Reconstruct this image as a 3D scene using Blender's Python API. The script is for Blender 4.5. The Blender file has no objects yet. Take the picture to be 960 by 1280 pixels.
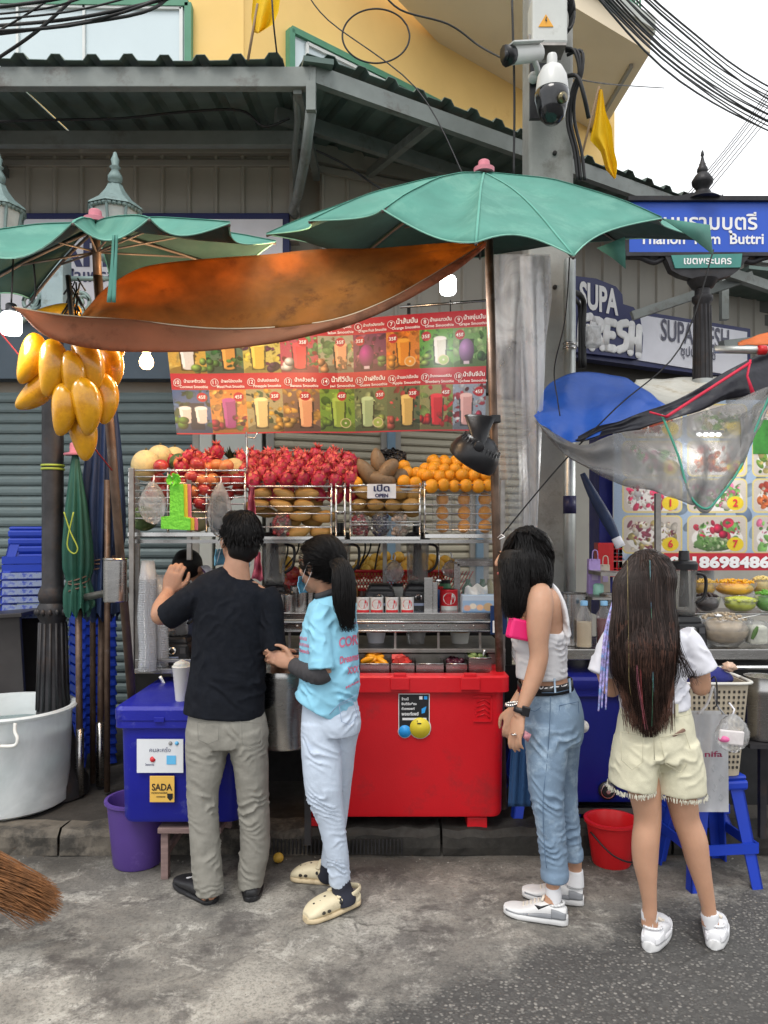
import bpy,bmesh,math,random
import numpy as np
from mathutils import Vector as V,Matrix,noise as NZ
random.seed(7);np.random.seed(7)
SC=bpy.context.scene
COL=SC.collection
# ---------------------------------------------------------------- camera, world, sun, exposure
FPX=961.0;HZ=665.0;EYE=1.6
cam=bpy.data.objects.new('camera',bpy.data.cameras.new('camera'));COL.objects.link(cam)
cam.location=(0,0,EYE);cam.rotation_euler=(math.radians(90),0,0)
cam.data.sensor_fit='VERTICAL';cam.data.sensor_height=36;cam.data.lens=36*FPX/1280
cam.data.shift_y=25/1280;cam.data.clip_start=0.05;cam.data.clip_end=2000
SC.camera=cam
W=bpy.data.worlds.new('World');SC.world=W;W.use_nodes=True
nt=W.node_tree;nt.nodes.clear()
sky=nt.nodes.new('ShaderNodeTexSky');sky.sky_type='NISHITA';sky.sun_disc=False
sky.sun_elevation=math.radians(58);sky.sun_rotation=math.radians(200)
sky.air_density=1.0;sky.dust_density=4.0;sky.ozone_density=1.0
mixw=nt.nodes.new('ShaderNodeMix');mixw.data_type='RGBA';mixw.inputs[0].default_value=0.93
cloud=nt.nodes.new('ShaderNodeTexNoise');cloud.inputs['Scale'].default_value=1.6;cloud.inputs['Detail'].default_value=4
cr=nt.nodes.new('ShaderNodeValToRGB')
cr.color_ramp.elements[0].color=(9.3,9.6,10.0,1);cr.color_ramp.elements[0].position=.3
cr.color_ramp.elements[1].color=(12.0,12.1,12.1,1);cr.color_ramp.elements[1].position=.75
nt.links.new(cloud.outputs['Fac'],cr.inputs[0])
nt.links.new(sky.outputs[0],mixw.inputs[6]);nt.links.new(cr.outputs[0],mixw.inputs[7])
bg=nt.nodes.new('ShaderNodeBackground');bg.inputs[1].default_value=0.1
wo=nt.nodes.new('ShaderNodeOutputWorld')
nt.links.new(mixw.outputs[2],bg.inputs[0]);nt.links.new(bg.outputs[0],wo.inputs[0])
sun=bpy.data.lights.new('sun','SUN');sun.energy=1.3;sun.angle=math.radians(25);sun.color=(1,.96,.9)
suno=bpy.data.objects.new('sun',sun);COL.objects.link(suno)
# the sun stands high, behind the camera and a little to its left
_e,_a=math.radians(58),math.radians(200)
suno.rotation_euler=V((-math.sin(_a)*math.cos(_e),-math.cos(_a)*math.cos(_e),-math.sin(_e))).to_track_quat('-Z','Y').to_euler()
SC.view_settings.view_transform='Standard';SC.view_settings.look='None'
SC.view_settings.exposure=0.5;SC.view_settings.gamma=1
SC.cycles.use_denoising=True
SC.cycles.max_bounces=9;SC.cycles.transparent_max_bounces=24;SC.cycles.transmission_bounces=8
# ---------------------------------------------------------------- helpers
def P(px,py,d):return V(((px -480)*d/FPX,d,EYE -(py -HZ)*d/FPX))
def lin(c):c=c/255.0;return c/12.92 if c<=.04045 else ((c +.055)/1.055)**2.4
def rgb(r,g,b,k=1.0):return (lin(r)*k,lin(g)*k,lin(b)*k,1)
R=random.uniform
def tag(o,label=None,cat=None,group=None,kind=None):
    if label:o['label']=label
    if cat:o['category']=cat
    if group:o['group']=group
    if kind:o['kind']=kind
    return o
WL={}
def thing(name,loc=(0,0,0),label=None,cat=None,group=None,parent=None):
    o=bpy.data.objects.new(name,None);COL.objects.link(o);o.empty_display_size=.05
    loc=V(loc)
    WL[o]=loc
    if parent:o.parent=parent;o.location=loc -WL.get(parent,V((0,0,0)))
    else:o.location=loc
    return tag(o,label,cat,group)
def kids(o):return [c for c in COL.objects if c.parent==o]
class Proto:
    """one built thing and its tree; .copy() makes another"""
    def __init__(s,root):s.root=root;s.tree=s._t(root);s.used=False
    def _t(s,o):return [(c,s._t(c))for c in list(COL.objects)if c.parent==o]
    def put(s,loc,rot=None,scale=None,label=None,group=None):
        if not s.used:r=s.root;s.used=True
        else:
            r=s.root.copy();COL.objects.link(r);s._c(s.tree,r)
        r.location=loc
        if rot is not None:r.rotation_euler=rot
        if scale is not None:r.scale=(scale,)*3 if isinstance(scale,(int,float))else scale
        if label:r['label']=label
        if group:r['group']=group
        return r
    def _c(s,tree,par):
        for o,sub in tree:
            c=o.copy();COL.objects.link(c);c.parent=par;s._c(sub,c)
def catmull(pts,n=6):
    if len(pts)<3:return list(pts)
    out=[]
    Q=[pts[0]]+list(pts)+[pts[-1]]
    for i in range(1,len(Q)-2):
        a,b,c,d=[np.array(x,float)for x in Q[i -1:i +3]]
        for k in range(n):
            t=k/n
            out.append(.5*((2*b)+(-a +c)*t +(2*a -5*b +4*c -d)*t *t +(-a +3*b -3*c +d)*t**3))
    out.append(np.array(Q[-2],float))
    return out
class MB:
    def __init__(s):s.v=[];s.f=[];s.m=[];s.sm=[]
    def add(s,vs,fs,mi=0,sm=True):
        b=len(s.v);s.v.extend([tuple(x)for x in vs])
        for f in fs:s.f.append(tuple(b +i for i in f));s.m.append(mi);s.sm.append(sm)
        return s
    def box(s,c,sz,rz=0,mi=0,rot=None,taper=1.0):
        c=V(c);hx,hy,hz=sz[0]/2,sz[1]/2,sz[2]/2
        Rm=rot if rot is not None else Matrix.Rotation(rz,3,'Z')
        vs=[]
        for z in (-1,1):
            k=taper if z>0 else 1
            for x,y in ((-1,-1),(1,-1),(1,1),(-1,1)):vs.append(c +Rm@V((x *hx *k,y *hy *k,z *hz)))
        return s.add(vs,[(3,2,1,0),(4,5,6,7),(0,1,5,4),(1,2,6,5),(2,3,7,6),(3,0,4,7)],mi,False)
    def bar(s,a,b,w,h,up=(0,0,1),mi=0):
        a,b=V(a),V(b);t=(b -a).normalized();u=V(up);sd=t.cross(u)
        if sd.length<1e-4:sd=t.cross(V((0,1,0)))
        sd.normalize();u=sd.cross(t)
        vs=[p +sd *x *w/2+u *z *h/2 for p in (a,b)for x,z in ((-1,-1),(1,-1),(1,1),(-1,1))]
        return s.add(vs,[(0,1,2,3)[::-1],(4,5,6,7),(0,1,5,4),(1,2,6,5),(2,3,7,6),(3,0,4,7)],mi,False)
    def tube(s,pts,r,seg=8,mi=0,side=None,cap=True,smooth=0,closed=False):
        """r: number, list of numbers or list of (ra, rb); side: direction of ra"""
        if not hasattr(r,'__len__'):r=[r]*len(pts)
        rr=[(x if hasattr(x,'__len__')else (x,x))for x in r]
        if smooth:
            L=[list(p)+list(q)for p,q in zip(pts,rr)]
            L=catmull(L,smooth);pts=[V(x[:3])for x in L];rr=[(max(x[3],1e-4),max(x[4],1e-4))for x in L]
        pts=[V(p)for p in pts];n=len(pts);rings=[]
        prev=None
        for i,p in enumerate(pts):
            t=(pts[min(i +1,n -1)]-pts[max(i -1,0)])
            if t.length<1e-9:t=V((0,0,1))
            t.normalize()
            if side is not None:sd=V(side)-t *t.dot(V(side))
            elif prev is not None:sd=prev -t *t.dot(prev)
            else:sd=t.cross(V((0,0,1))if abs(t.z)<.9 else V((0,1,0)))
            if sd.length<1e-6:sd=t.orthogonal()
            sd.normalize();prev=sd;b=t.cross(sd)
            ra,rb=rr[i]
            rings.append([p +sd *ra *math.cos(2*math.pi *k/seg)+b *rb *math.sin(2*math.pi *k/seg)for k in range(seg)])
        vs=[x for rg in rings for x in rg];fs=[]
        for i in range(n -1):
            for k in range(seg):
                k2=(k +1)%seg
                fs.append((i *seg +k,i *seg +k2,(i +1)*seg +k2,(i +1)*seg +k))
        if cap:fs.append(tuple(range(seg))[::-1]);fs.append(tuple((n -1)*seg +k for k in range(seg)))
        return s.add(vs,fs,mi,True)
    def lathe(s,prof,c=(0,0,0),seg=24,mi=0,axis='Z',sx=1,sy=1,rot=None,flute=None):
        """prof: list of (radius, height)"""
        c=V(c);vs=[]
        for r,z in prof:
            for k in range(seg):
                a=2*math.pi *k/seg
                q=r *(1-(flute[1]*(math.cos(a *flute[0])>0))if flute and flute[2]<z<flute[3]else r/r if r else 1)if flute else r
                p=V((q *math.cos(a)*sx,q *math.sin(a)*sy,z))
                if rot is not None:p=rot@p
                vs.append(c +p)
        n=len(prof);fs=[]
        for i in range(n -1):
            for k in range(seg):
                k2=(k +1)%seg;fs.append((i *seg +k,i *seg +k2,(i +1)*seg +k2,(i +1)*seg +k))
        if prof[0][0]>1e-5:fs.append(tuple(range(seg))[::-1])
        if prof[-1][0]>1e-5:fs.append(tuple((n -1)*seg +k for k in range(seg)))
        return s.add(vs,fs,mi,True)
    def ball(s,c,r,seg=14,rg=9,mi=0,rot=None,fn=None):
        c=V(c);r=(r,r,r)if not hasattr(r,'__len__')else r
        vs=[];fs=[]
        for i in range(rg +1):
            th=math.pi *i/rg
            for k in range(seg):
                a=2*math.pi *k/seg
                p=V((math.sin(th)*math.cos(a),math.sin(th)*math.sin(a),math.cos(th)))
                q=V((p.x *r[0],p.y *r[1],p.z *r[2]))
                if fn:q=fn(q,p)
                if rot is not None:q=rot@q
                vs.append(c +q)
        for i in range(rg):
            for k in range(seg):
                k2=(k +1)%seg;fs.append((i *seg +k,(i +1)*seg +k,(i +1)*seg +k2,i *seg +k2))
        return s.add(vs,fs,mi,True)
    def prism(s,poly,o,u,v,w,mi=0,mi2=None):
        """poly in 2-D (u,v) at origin o, extruded along w"""
        o,u,v,w=V(o),V(u),V(v),V(w);n=len(poly)
        a=[o +u *x +v *y for x,y in poly];b=[p +w for p in a]
        fs=[tuple(range(n)),tuple(range(n,2*n))[::-1]]+[(i,(i +1)%n,n +(i +1)%n,n +i)[::-1]for i in range(n)]
        return s.add(a +b,fs,mi,False)
    def grid(s,fn,nu,nv,mi=0,sm=True,wrap=False):
        vs=[fn(i/nu,j/nv)for j in range(nv +1)for i in range(nu +1)]
        fs=[(j *(nu +1)+i,j *(nu +1)+i +1,(j +1)*(nu +1)+i +1,(j +1)*(nu +1)+i)for j in range(nv)for i in range(nu)]
        return s.add(vs,fs,mi,sm)
    def flat(s,vf,o,u,v,mi=0):
        o,u,v=V(o),V(u),V(v)
        return s.add([o +u *x +v *y for x,y in vf[0]],vf[1],mi,False)
    def build(s,name,mats,parent=None,bevel=0,smang=None,world=True,solid=0,sub=0,noweld=True):
        me=bpy.data.meshes.new(name);off=WL.get(parent,V((0,0,0)))if (parent and world)else V((0,0,0))
        a=np.array(s.v,float)-np.array(off[:])
        me.from_pydata(a.tolist(),[],s.f)
        if not isinstance(mats,(list,tuple)):mats=[mats]
        for m in mats:me.materials.append(m)
        me.polygons.foreach_set('material_index',s.m);me.polygons.foreach_set('use_smooth',s.sm)
        if smang:me.set_sharp_from_angle(angle=math.radians(smang))
        me.update()
        o=bpy.data.objects.new(name,me);COL.objects.link(o)
        if parent:o.parent=parent;WL[o]=WL.get(parent,V((0,0,0)))
        if sub:m=o.modifiers.new('s','SUBSURF');m.levels=sub;m.render_levels=sub
        if solid:m=o.modifiers.new('t','SOLIDIFY');m.thickness=solid;m.offset=0
        if bevel:
            m=o.modifiers.new('b','BEVEL');m.width=bevel;m.segments=2;m.limit_method='ANGLE';m.angle_limit=math.radians(40)
            m.harden_normals=False
        return o
_tc={}
def text2d(txt,bold=0.0,shear=0.0,sp=1.0):
    """unit-height text outline as (verts2d, faces, width)"""
    k=(txt,bold,shear,sp)
    if k in _tc:return _tc[k]
    c=bpy.data.curves.new('t','FONT');c.body=txt;c.size=1;c.offset=bold;c.resolution_u=3;c.shear=shear;c.space_character=sp
    o=bpy.data.objects.new('t',c);COL.objects.link(o)
    dg=bpy.context.evaluated_depsgraph_get();m=bpy.data.meshes.new_from_object(o.evaluated_get(dg))
    vs=[(v.co.x,v.co.y)for v in m.vertices];fs=[tuple(p.vertices)for p in m.polygons]
    bpy.data.objects.remove(o);bpy.data.curves.remove(c);bpy.data.meshes.remove(m)
    x0=min(v[0]for v in vs);x1=max(v[0]for v in vs)
    vs=[(v[0]-x0,v[1])for v in vs]
    _tc[k]=(vs,fs,x1 -x0);return _tc[k]
def put_text(mb,txt,o,u,v,h=None,w=None,mi=0,bold=0.0,align='C',shear=0,cap=.7,sp=1.0):
    """o: baseline anchor, u/v unit vectors, h: capital height, w: wanted width"""
    vs,fs,tw=text2d(txt,bold,shear,sp)
    k=h/cap if h else w/tw
    kx=(w/tw)if w else k
    x0={'C':-tw *kx/2,'L':0,'R':-tw *kx}[align]
    mb.flat(([(x *kx +x0,y *k)for x,y in vs],fs),o,u,v,mi)
# ---------------------------------------------------------------- materials
MC={}
def M(name,col,rough=.6,metal=0.0,var=.12,vs=6.0,bump=0.0,bs=60.0,dirt=None,ds=2.5,dth=.55,spec=.5,trans=0,ior=1.45,
      alpha=1.0,emis=None,es=1.0,sss=0,coat=0,stretch=None,back=None,fold=0,fs=8.0,rvar=.15,transl=None,sheen=0):
    if name in MC:return MC[name]
    m=bpy.data.materials.new(name);m.use_nodes=True;MC[name]=m
    N=m.node_tree.nodes;L=m.node_tree.links;b=N['Principled BSDF']
    tc=N.new('ShaderNodeTexCoord');src=tc.outputs['Object']
    if stretch:
        mp=N.new('ShaderNodeMapping');mp.inputs['Scale'].default_value=stretch;L.new(src,mp.inputs[0]);src=mp.outputs[0]
    def noi(sc,det=5,ro=.6):
        n=N.new('ShaderNodeTexNoise');n.inputs['Scale'].default_value=sc;n.inputs['Detail'].default_value=det;n.inputs['Roughness'].default_value=ro
        L.new(src,n.inputs['Vector']);return n.outputs['Fac']
    def mr(x,a,bb,c,d):
        n=N.new('ShaderNodeMapRange');L.new(x,n.inputs[0]);n.inputs[1].default_value=a;n.inputs[2].default_value=bb;n.inputs[3].default_value=c;n.inputs[4].default_value=d;return n.outputs[0]
    def mix(f,A,B):
        n=N.new('ShaderNodeMix');n.data_type='RGBA'
        L.new(f,n.inputs[0])
        for i,x in ((6,A),(7,B)):
            if isinstance(x,tuple):n.inputs[i].default_value=x
            else:L.new(x,n.inputs[i])
        return n.outputs[2]
    lo=tuple(c *(1-var)for c in col[:3])+(1,);hi=tuple(min(1,c *(1+var))for c in col[:3])+(1,)
    n1=noi(vs);colr=mix(mr(n1,.3,.7,0,1),lo,hi)
    if dirt:
        n2=noi(ds,8,.7);colr=mix(mr(n2,dth,dth +.12,0,.85),colr,dirt)
    L.new(colr,b.inputs['Base Color'])
    n3=noi(vs *2.3,4);L.new(mr(n3,.3,.7,max(0,rough -rvar *rough),min(1,rough +rvar *rough)),b.inputs['Roughness'])
    b.inputs['Metallic'].default_value=metal;b.inputs['Specular IOR Level'].default_value=spec
    b.inputs['IOR'].default_value=ior;b.inputs['Transmission Weight'].default_value=trans;b.inputs['Alpha'].default_value=alpha
    b.inputs['Coat Weight'].default_value=coat;b.inputs['Coat Roughness'].default_value=.15
    b.inputs['Sheen Weight'].default_value=sheen
    if sss:b.inputs['Subsurface Weight'].default_value=sss;b.inputs['Subsurface Radius'].default_value=(.02,.008,.004);b.inputs['Subsurface Scale'].default_value=.5
    if emis:b.inputs['Emission Color'].default_value=emis;b.inputs['Emission Strength'].default_value=es
    nrm=None
    if bump:
        bp=N.new('ShaderNodeBump');bp.inputs['Strength'].default_value=bump;bp.inputs['Distance'].default_value=.004
        L.new(noi(bs,6,.65),bp.inputs['Height']);nrm=bp.outputs[0]
    if fold:
        bp=N.new('ShaderNodeBump');bp.inputs['Strength'].default_value=fold;bp.inputs['Distance'].default_value=.03
        L.new(noi(fs,3,.5),bp.inputs['Height'])
        if nrm:L.new(nrm,bp.inputs['Normal'])
        nrm=bp.outputs[0]
    if nrm:L.new(nrm,b.inputs['Normal'])
    if transl:   # thin cloth lets light through
        tr=N.new('ShaderNodeBsdfTranslucent');L.new(colr,tr.inputs[0]);mx=N.new('ShaderNodeMixShader');mx.inputs[0].default_value=transl
        L.new(b.outputs[0],mx.inputs[1]);L.new(tr.outputs[0],mx.inputs[2]);L.new(mx.outputs[0],N['Material Output'].inputs[0])
        if nrm:L.new(nrm,tr.inputs['Normal'])
    return m
def film(name,col=(.9,.92,.95,1),op=.25,rough=.15,fs=14,white=.5,gl=.55):
    """thin wrinkled clear plastic: mostly see-through, a share milky, with glossy reflections"""
    if name in MC:return MC[name]
    m=bpy.data.materials.new(name);m.use_nodes=True;MC[name]=m
    N=m.node_tree.nodes;L=m.node_tree.links;N.remove(N['Principled BSDF'])
    t=N.new('ShaderNodeBsdfTransparent');g=N.new('ShaderNodeBsdfGlossy');g.inputs['Roughness'].default_value=rough
    d=N.new('ShaderNodeBsdfDiffuse');d.inputs[0].default_value=col;tl=N.new('ShaderNodeBsdfTranslucent');tl.inputs[0].default_value=col
    tc=N.new('ShaderNodeTexCoord');no=N.new('ShaderNodeTexNoise');no.inputs['Scale'].default_value=fs;no.inputs['Detail'].default_value=4;no.inputs['Distortion'].default_value=1.5
    L.new(tc.outputs['Object'],no.inputs[0]);bp=N.new('ShaderNodeBump');bp.inputs['Strength'].default_value=.7;bp.inputs['Distance'].default_value=.012
    L.new(no.outputs[0],bp.inputs['Height'])
    for x in (g,d,tl):L.new(bp.outputs[0],x.inputs['Normal'])
    a=N.new('ShaderNodeMixShader');a.inputs[0].default_value=white;L.new(d.outputs[0],a.inputs[1]);L.new(tl.outputs[0],a.inputs[2])
    mr=N.new('ShaderNodeMapRange');L.new(no.outputs[0],mr.inputs[0]);mr.inputs[1].default_value=.35;mr.inputs[2].default_value=.7;mr.inputs[3].default_value=op *.6;mr.inputs[4].default_value=min(1,op *1.5)
    b=N.new('ShaderNodeMixShader');L.new(mr.outputs[0],b.inputs[0]);L.new(t.outputs[0],b.inputs[1]);L.new(a.outputs[0],b.inputs[2])
    f=N.new('ShaderNodeFresnel');f.inputs[0].default_value=1.35;L.new(bp.outputs[0],f.inputs['Normal'])
    k=N.new('ShaderNodeMath');k.operation='MULTIPLY';k.inputs[1].default_value=gl;L.new(f.outputs[0],k.inputs[0])
    c=N.new('ShaderNodeMixShader');L.new(k.outputs[0],c.inputs[0]);L.new(b.outputs[0],c.inputs[1]);L.new(g.outputs[0],c.inputs[2])
    L.new(c.outputs[0],N['Material Output'].inputs[0])
    return m
def print_mat(name='printed_sheet',rough=.35):
    if name in MC:return MC[name]
    m=bpy.data.materials.new(name);m.use_nodes=True;MC[name]=m
    N=m.node_tree.nodes;L=m.node_tree.links;b=N['Principled BSDF']
    a=N.new('ShaderNodeAttribute');a.attribute_name='ink';L.new(a.outputs['Color'],b.inputs['Base Color']);b.inputs['Roughness'].default_value=rough
    return m
class Canvas:
    """a flat print worked out in code; becomes the ink colours of a finely divided sheet"""
    def __init__(s,w,h,bgc=(255,255,255)):
        s.w,s.h=w,h;s.a=np.ones((h,w,3))*np.array(bgc,float)
        s.Y,s.X=np.mgrid[0:h,0:w]+.5
    def _put(s,mk,c,noise=0):
        c=np.array(c,float)[None,None,:]if not isinstance(c,np.ndarray)else c
        mk=np.clip(mk,0,1)[...,None];s.a=s.a *(1-mk)+c *mk
    def rect(s,x0,y0,x1,y1,c):s._put(np.clip(np.minimum(np.minimum(s.X -x0,x1 -s.X),np.minimum(s.Y -y0,y1 -s.Y))+.5,0,1),c);return s
    def rrect(s,x0,y0,x1,y1,r,c):
        dx=np.maximum(np.abs(s.X -(x0 +x1)/2)-(x1 -x0)/2+r,0);dy=np.maximum(np.abs(s.Y -(y0 +y1)/2)-(y1 -y0)/2+r,0)
        s._put(np.clip(r -np.hypot(dx,dy)+.5,0,1),c);return s
    def ell(s,cx,cy,rx,ry,c,shade=0,rot=0):
        dx,dy=s.X -cx,s.Y -cy;ca,sa=math.cos(rot),math.sin(rot)
        u=(dx *ca +dy *sa)/rx;v=(-dx *sa +dy *ca)/ry;q=np.hypot(u,v)
        col=np.array(c,float)[None,None,:]*np.ones((s.h,s.w,1))
        if shade:col=np.clip(col *(1+shade *(.35-np.hypot(u +.35,v +.35)))[...,None],0,255)
        s._put(np.clip((1-q)*min(rx,ry)+.5,0,1),col);return s
    def poly(s,pts,c):
        ins=np.zeros((s.h,s.w),bool);n=len(pts)
        for i in range(n):
            (x0,y0),(x1,y1)=pts[i],pts[(i +1)%n]
            if y0==y1:continue
            cr=((s.Y>=min(y0,y1))&(s.Y<max(y0,y1)))&(s.X<(s.Y -y0)*(x1 -x0)/(y1 -y0)+x0);ins^=cr
        s._put(ins.astype(float),c);return s
    def speck(s,x0,y0,x1,y1,cols,n,r0,r1):
        for _ in range(n):
            r=R(r0,r1);k=R(.75,1.15);s.ell(R(x0,x1),R(y0,y1),r,r *R(.3,.9),tuple(q *k for q in random.choice(cols)),.25,R(0,3))
        return s
    def clipcell(s,x0,y0,x1,y1,sub):
        s.a[y0:y1,x0:x1]=sub.a[:y1 -y0,:x1 -x0]
    def mesh(s,name,fn,parent=None,mat=None,gain=.9):
        """fn(u,v)->world point, u to the right, v downward"""
        h,w=s.h,s.w
        U=np.linspace(0,1,w);Vv=np.linspace(0,1,h)
        pts=[tuple(fn(u,v))for v in Vv for u in U]
        off=WL.get(parent,V((0,0,0)))if parent else V((0,0,0))
        pts=(np.array(pts)-np.array(off[:])).tolist()
        idx=np.arange(w *h).reshape(h,w)
        f=np.stack([idx[:-1,:-1],idx[1:,:-1],idx[1:,1:],idx[:-1,1:]],-1).reshape(-1,4).tolist()
        me=bpy.data.meshes.new(name);me.from_pydata(pts,[],f)
        at=me.attributes.new('ink','FLOAT_COLOR','POINT')
        c=s.a/255.0;c=np.where(c<=.04045,c/12.92,((c +.055)/1.055)**2.4)*gain
        rgba=np.ones((h,w,4),np.float32);rgba[...,:3]=c;at.data.foreach_set('color',rgba.ravel())
        me.materials.append(mat or print_mat());me.polygons.foreach_set('use_smooth',[True]*len(f));me.update()
        o=bpy.data.objects.new(name,me);COL.objects.link(o)
        if parent:o.parent=parent;WL[o]=WL[parent]
        return o
def quadfn(tl,tr,br,bl):
    tl,tr,br,bl=V(tl),V(tr),V(br),V(bl)
    return lambda u,v:(tl *(1-u)+tr *u)*(1-v)+(bl *(1-u)+br *u)*v
def on_line(px,A,B):
    """depth at which the image column px meets the plan line A-B"""
    k=(px -480)/FPX;dx,dy=B[0]-A[0],B[1]-A[1]
    t=(A[0]-k *A[1])/(k *dy -dx);return A[1]+t *dy
# ---------------------------------------------------------------- materials used across the street
steel=M('stainless_steel',(.40,.39,.38),.25,1.0,var=.08,vs=9,bump=.03,bs=60,stretch=(1,1,8))
steel_dull=M('dull_steel',(.32,.3,.28),.45,1.0,var=.25,vs=12,dirt=(.2,.13,.08,1),ds=7,dth=.6)
chrome=M('bright_wire',(.7,.69,.67),.25,1.0,var=.1)
black_pl=M('black_plastic',(.012,.012,.014),.35,var=.3,bump=.1,bs=200)
dark_iron=M('dark_cast_iron',(.028,.027,.03),.5,.3,var=.4,vs=8,bump=.4,bs=50,dirt=(.06,.035,.022,1),ds=3,dth=.55)
cable=M('black_cable_rubber',(.012,.012,.013),.55,var=.2)
grey_tr=M('grey_green_trim',(.20,.22,.21),.55,.2,var=.15,vs=5,dirt=(.12,.11,.10,1),ds=4)
yellow_w=M('yellow_wall_paint',rgb(240,202,128)[:3],.85,var=.05,vs=1.4,bump=.15,bs=30,dirt=rgb(222,178,105),ds=1.3,dth=.6)
cream_w=M('cream_soffit_paint',rgb(236,220,192)[:3],.85,var=.05,vs=1.2,bump=.12,bs=25,dirt=rgb(205,184,150),ds=1.1,dth=.62)
green_fr=M('green_window_frame',rgb(82,140,112)[:3],.5,var=.1)
white_fr=M('white_window_bead',(.7,.72,.7),.4,var=.05)
glass_sky=M('sky_tinted_glass',(.56,.66,.69),.04,0.0,var=.06,vs=.7,spec=1.0,coat=.8)  # pale base colour stands for the sky mirrored in the panes
roof_m=M('green_roof_sheet',(.11,.155,.14),.5,.2,var=.25,vs=3,dirt=(.12,.115,.10,1),ds=2.2,dth=.55)
clad_m=M('grey_wall_cladding',(.38,.36,.315),.55,.1,var=.08,vs=2.5,dirt=(.27,.25,.21,1),ds=1.8,dth=.6)
clad_trim=M('cladding_trim',(.32,.305,.275),.5,.1,var=.08,vs=3)
shut_teal=M('teal_shutter_slat',rgb(98,112,113)[:3],.5,.2,var=.1,vs=3,dirt=(.12,.13,.12,1),ds=3,dth=.62)
shut_beige=M('beige_shutter_slat',rgb(172,165,145)[:3],.5,.1,var=.08,vs=3,dirt=(.25,.2,.13,1),ds=3,dth=.62)
pillar_w=M('white_pillar_paint',(.5,.52,.48),.7,var=.06,vs=2,bump=.15,dirt=(.25,.24,.2,1),ds=2.5,dth=.6)
conc=M('pole_concrete',(.3,.3,.28),.85,var=.12,vs=7,bump=.5,bs=70,dirt=(.17,.16,.14,1),ds=3,dth=.55)
kerb_m=M('old_kerb_stone',(.12,.105,.085),.9,var=.35,vs=9,bump=.9,bs=30,dirt=(.03,.028,.025,1),ds=5,dth=.46)
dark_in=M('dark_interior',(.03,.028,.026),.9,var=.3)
white_pnl=M('white_sign_panel',(.78,.78,.84),.45,var=.04)
navy=M('navy_sign_edge',rgb(38,44,92)[:3],.4,var=.05)
navy_txt=M('navy_letters',rgb(52,56,98)[:3],.4,var=.04)
grey_txt=M('slate_letters',rgb(86,86,104)[:3],.4,var=.04)
white_txt=M('white_letters',(.8,.8,.8),.4,var=.02)
black_txt=M('black_letters',(.015,.015,.017),.4,var=.02)
blue_sign=M('blue_sign_enamel',rgb(38,84,190)[:3],.35,var=.05,vs=3)
pale_iron=M('pale_green_iron',rgb(118,138,136)[:3],.55,.2,var=.15,vs=12,bump=.3,bs=40,dirt=rgb(82,92,88),ds=7,dth=.55)
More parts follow.
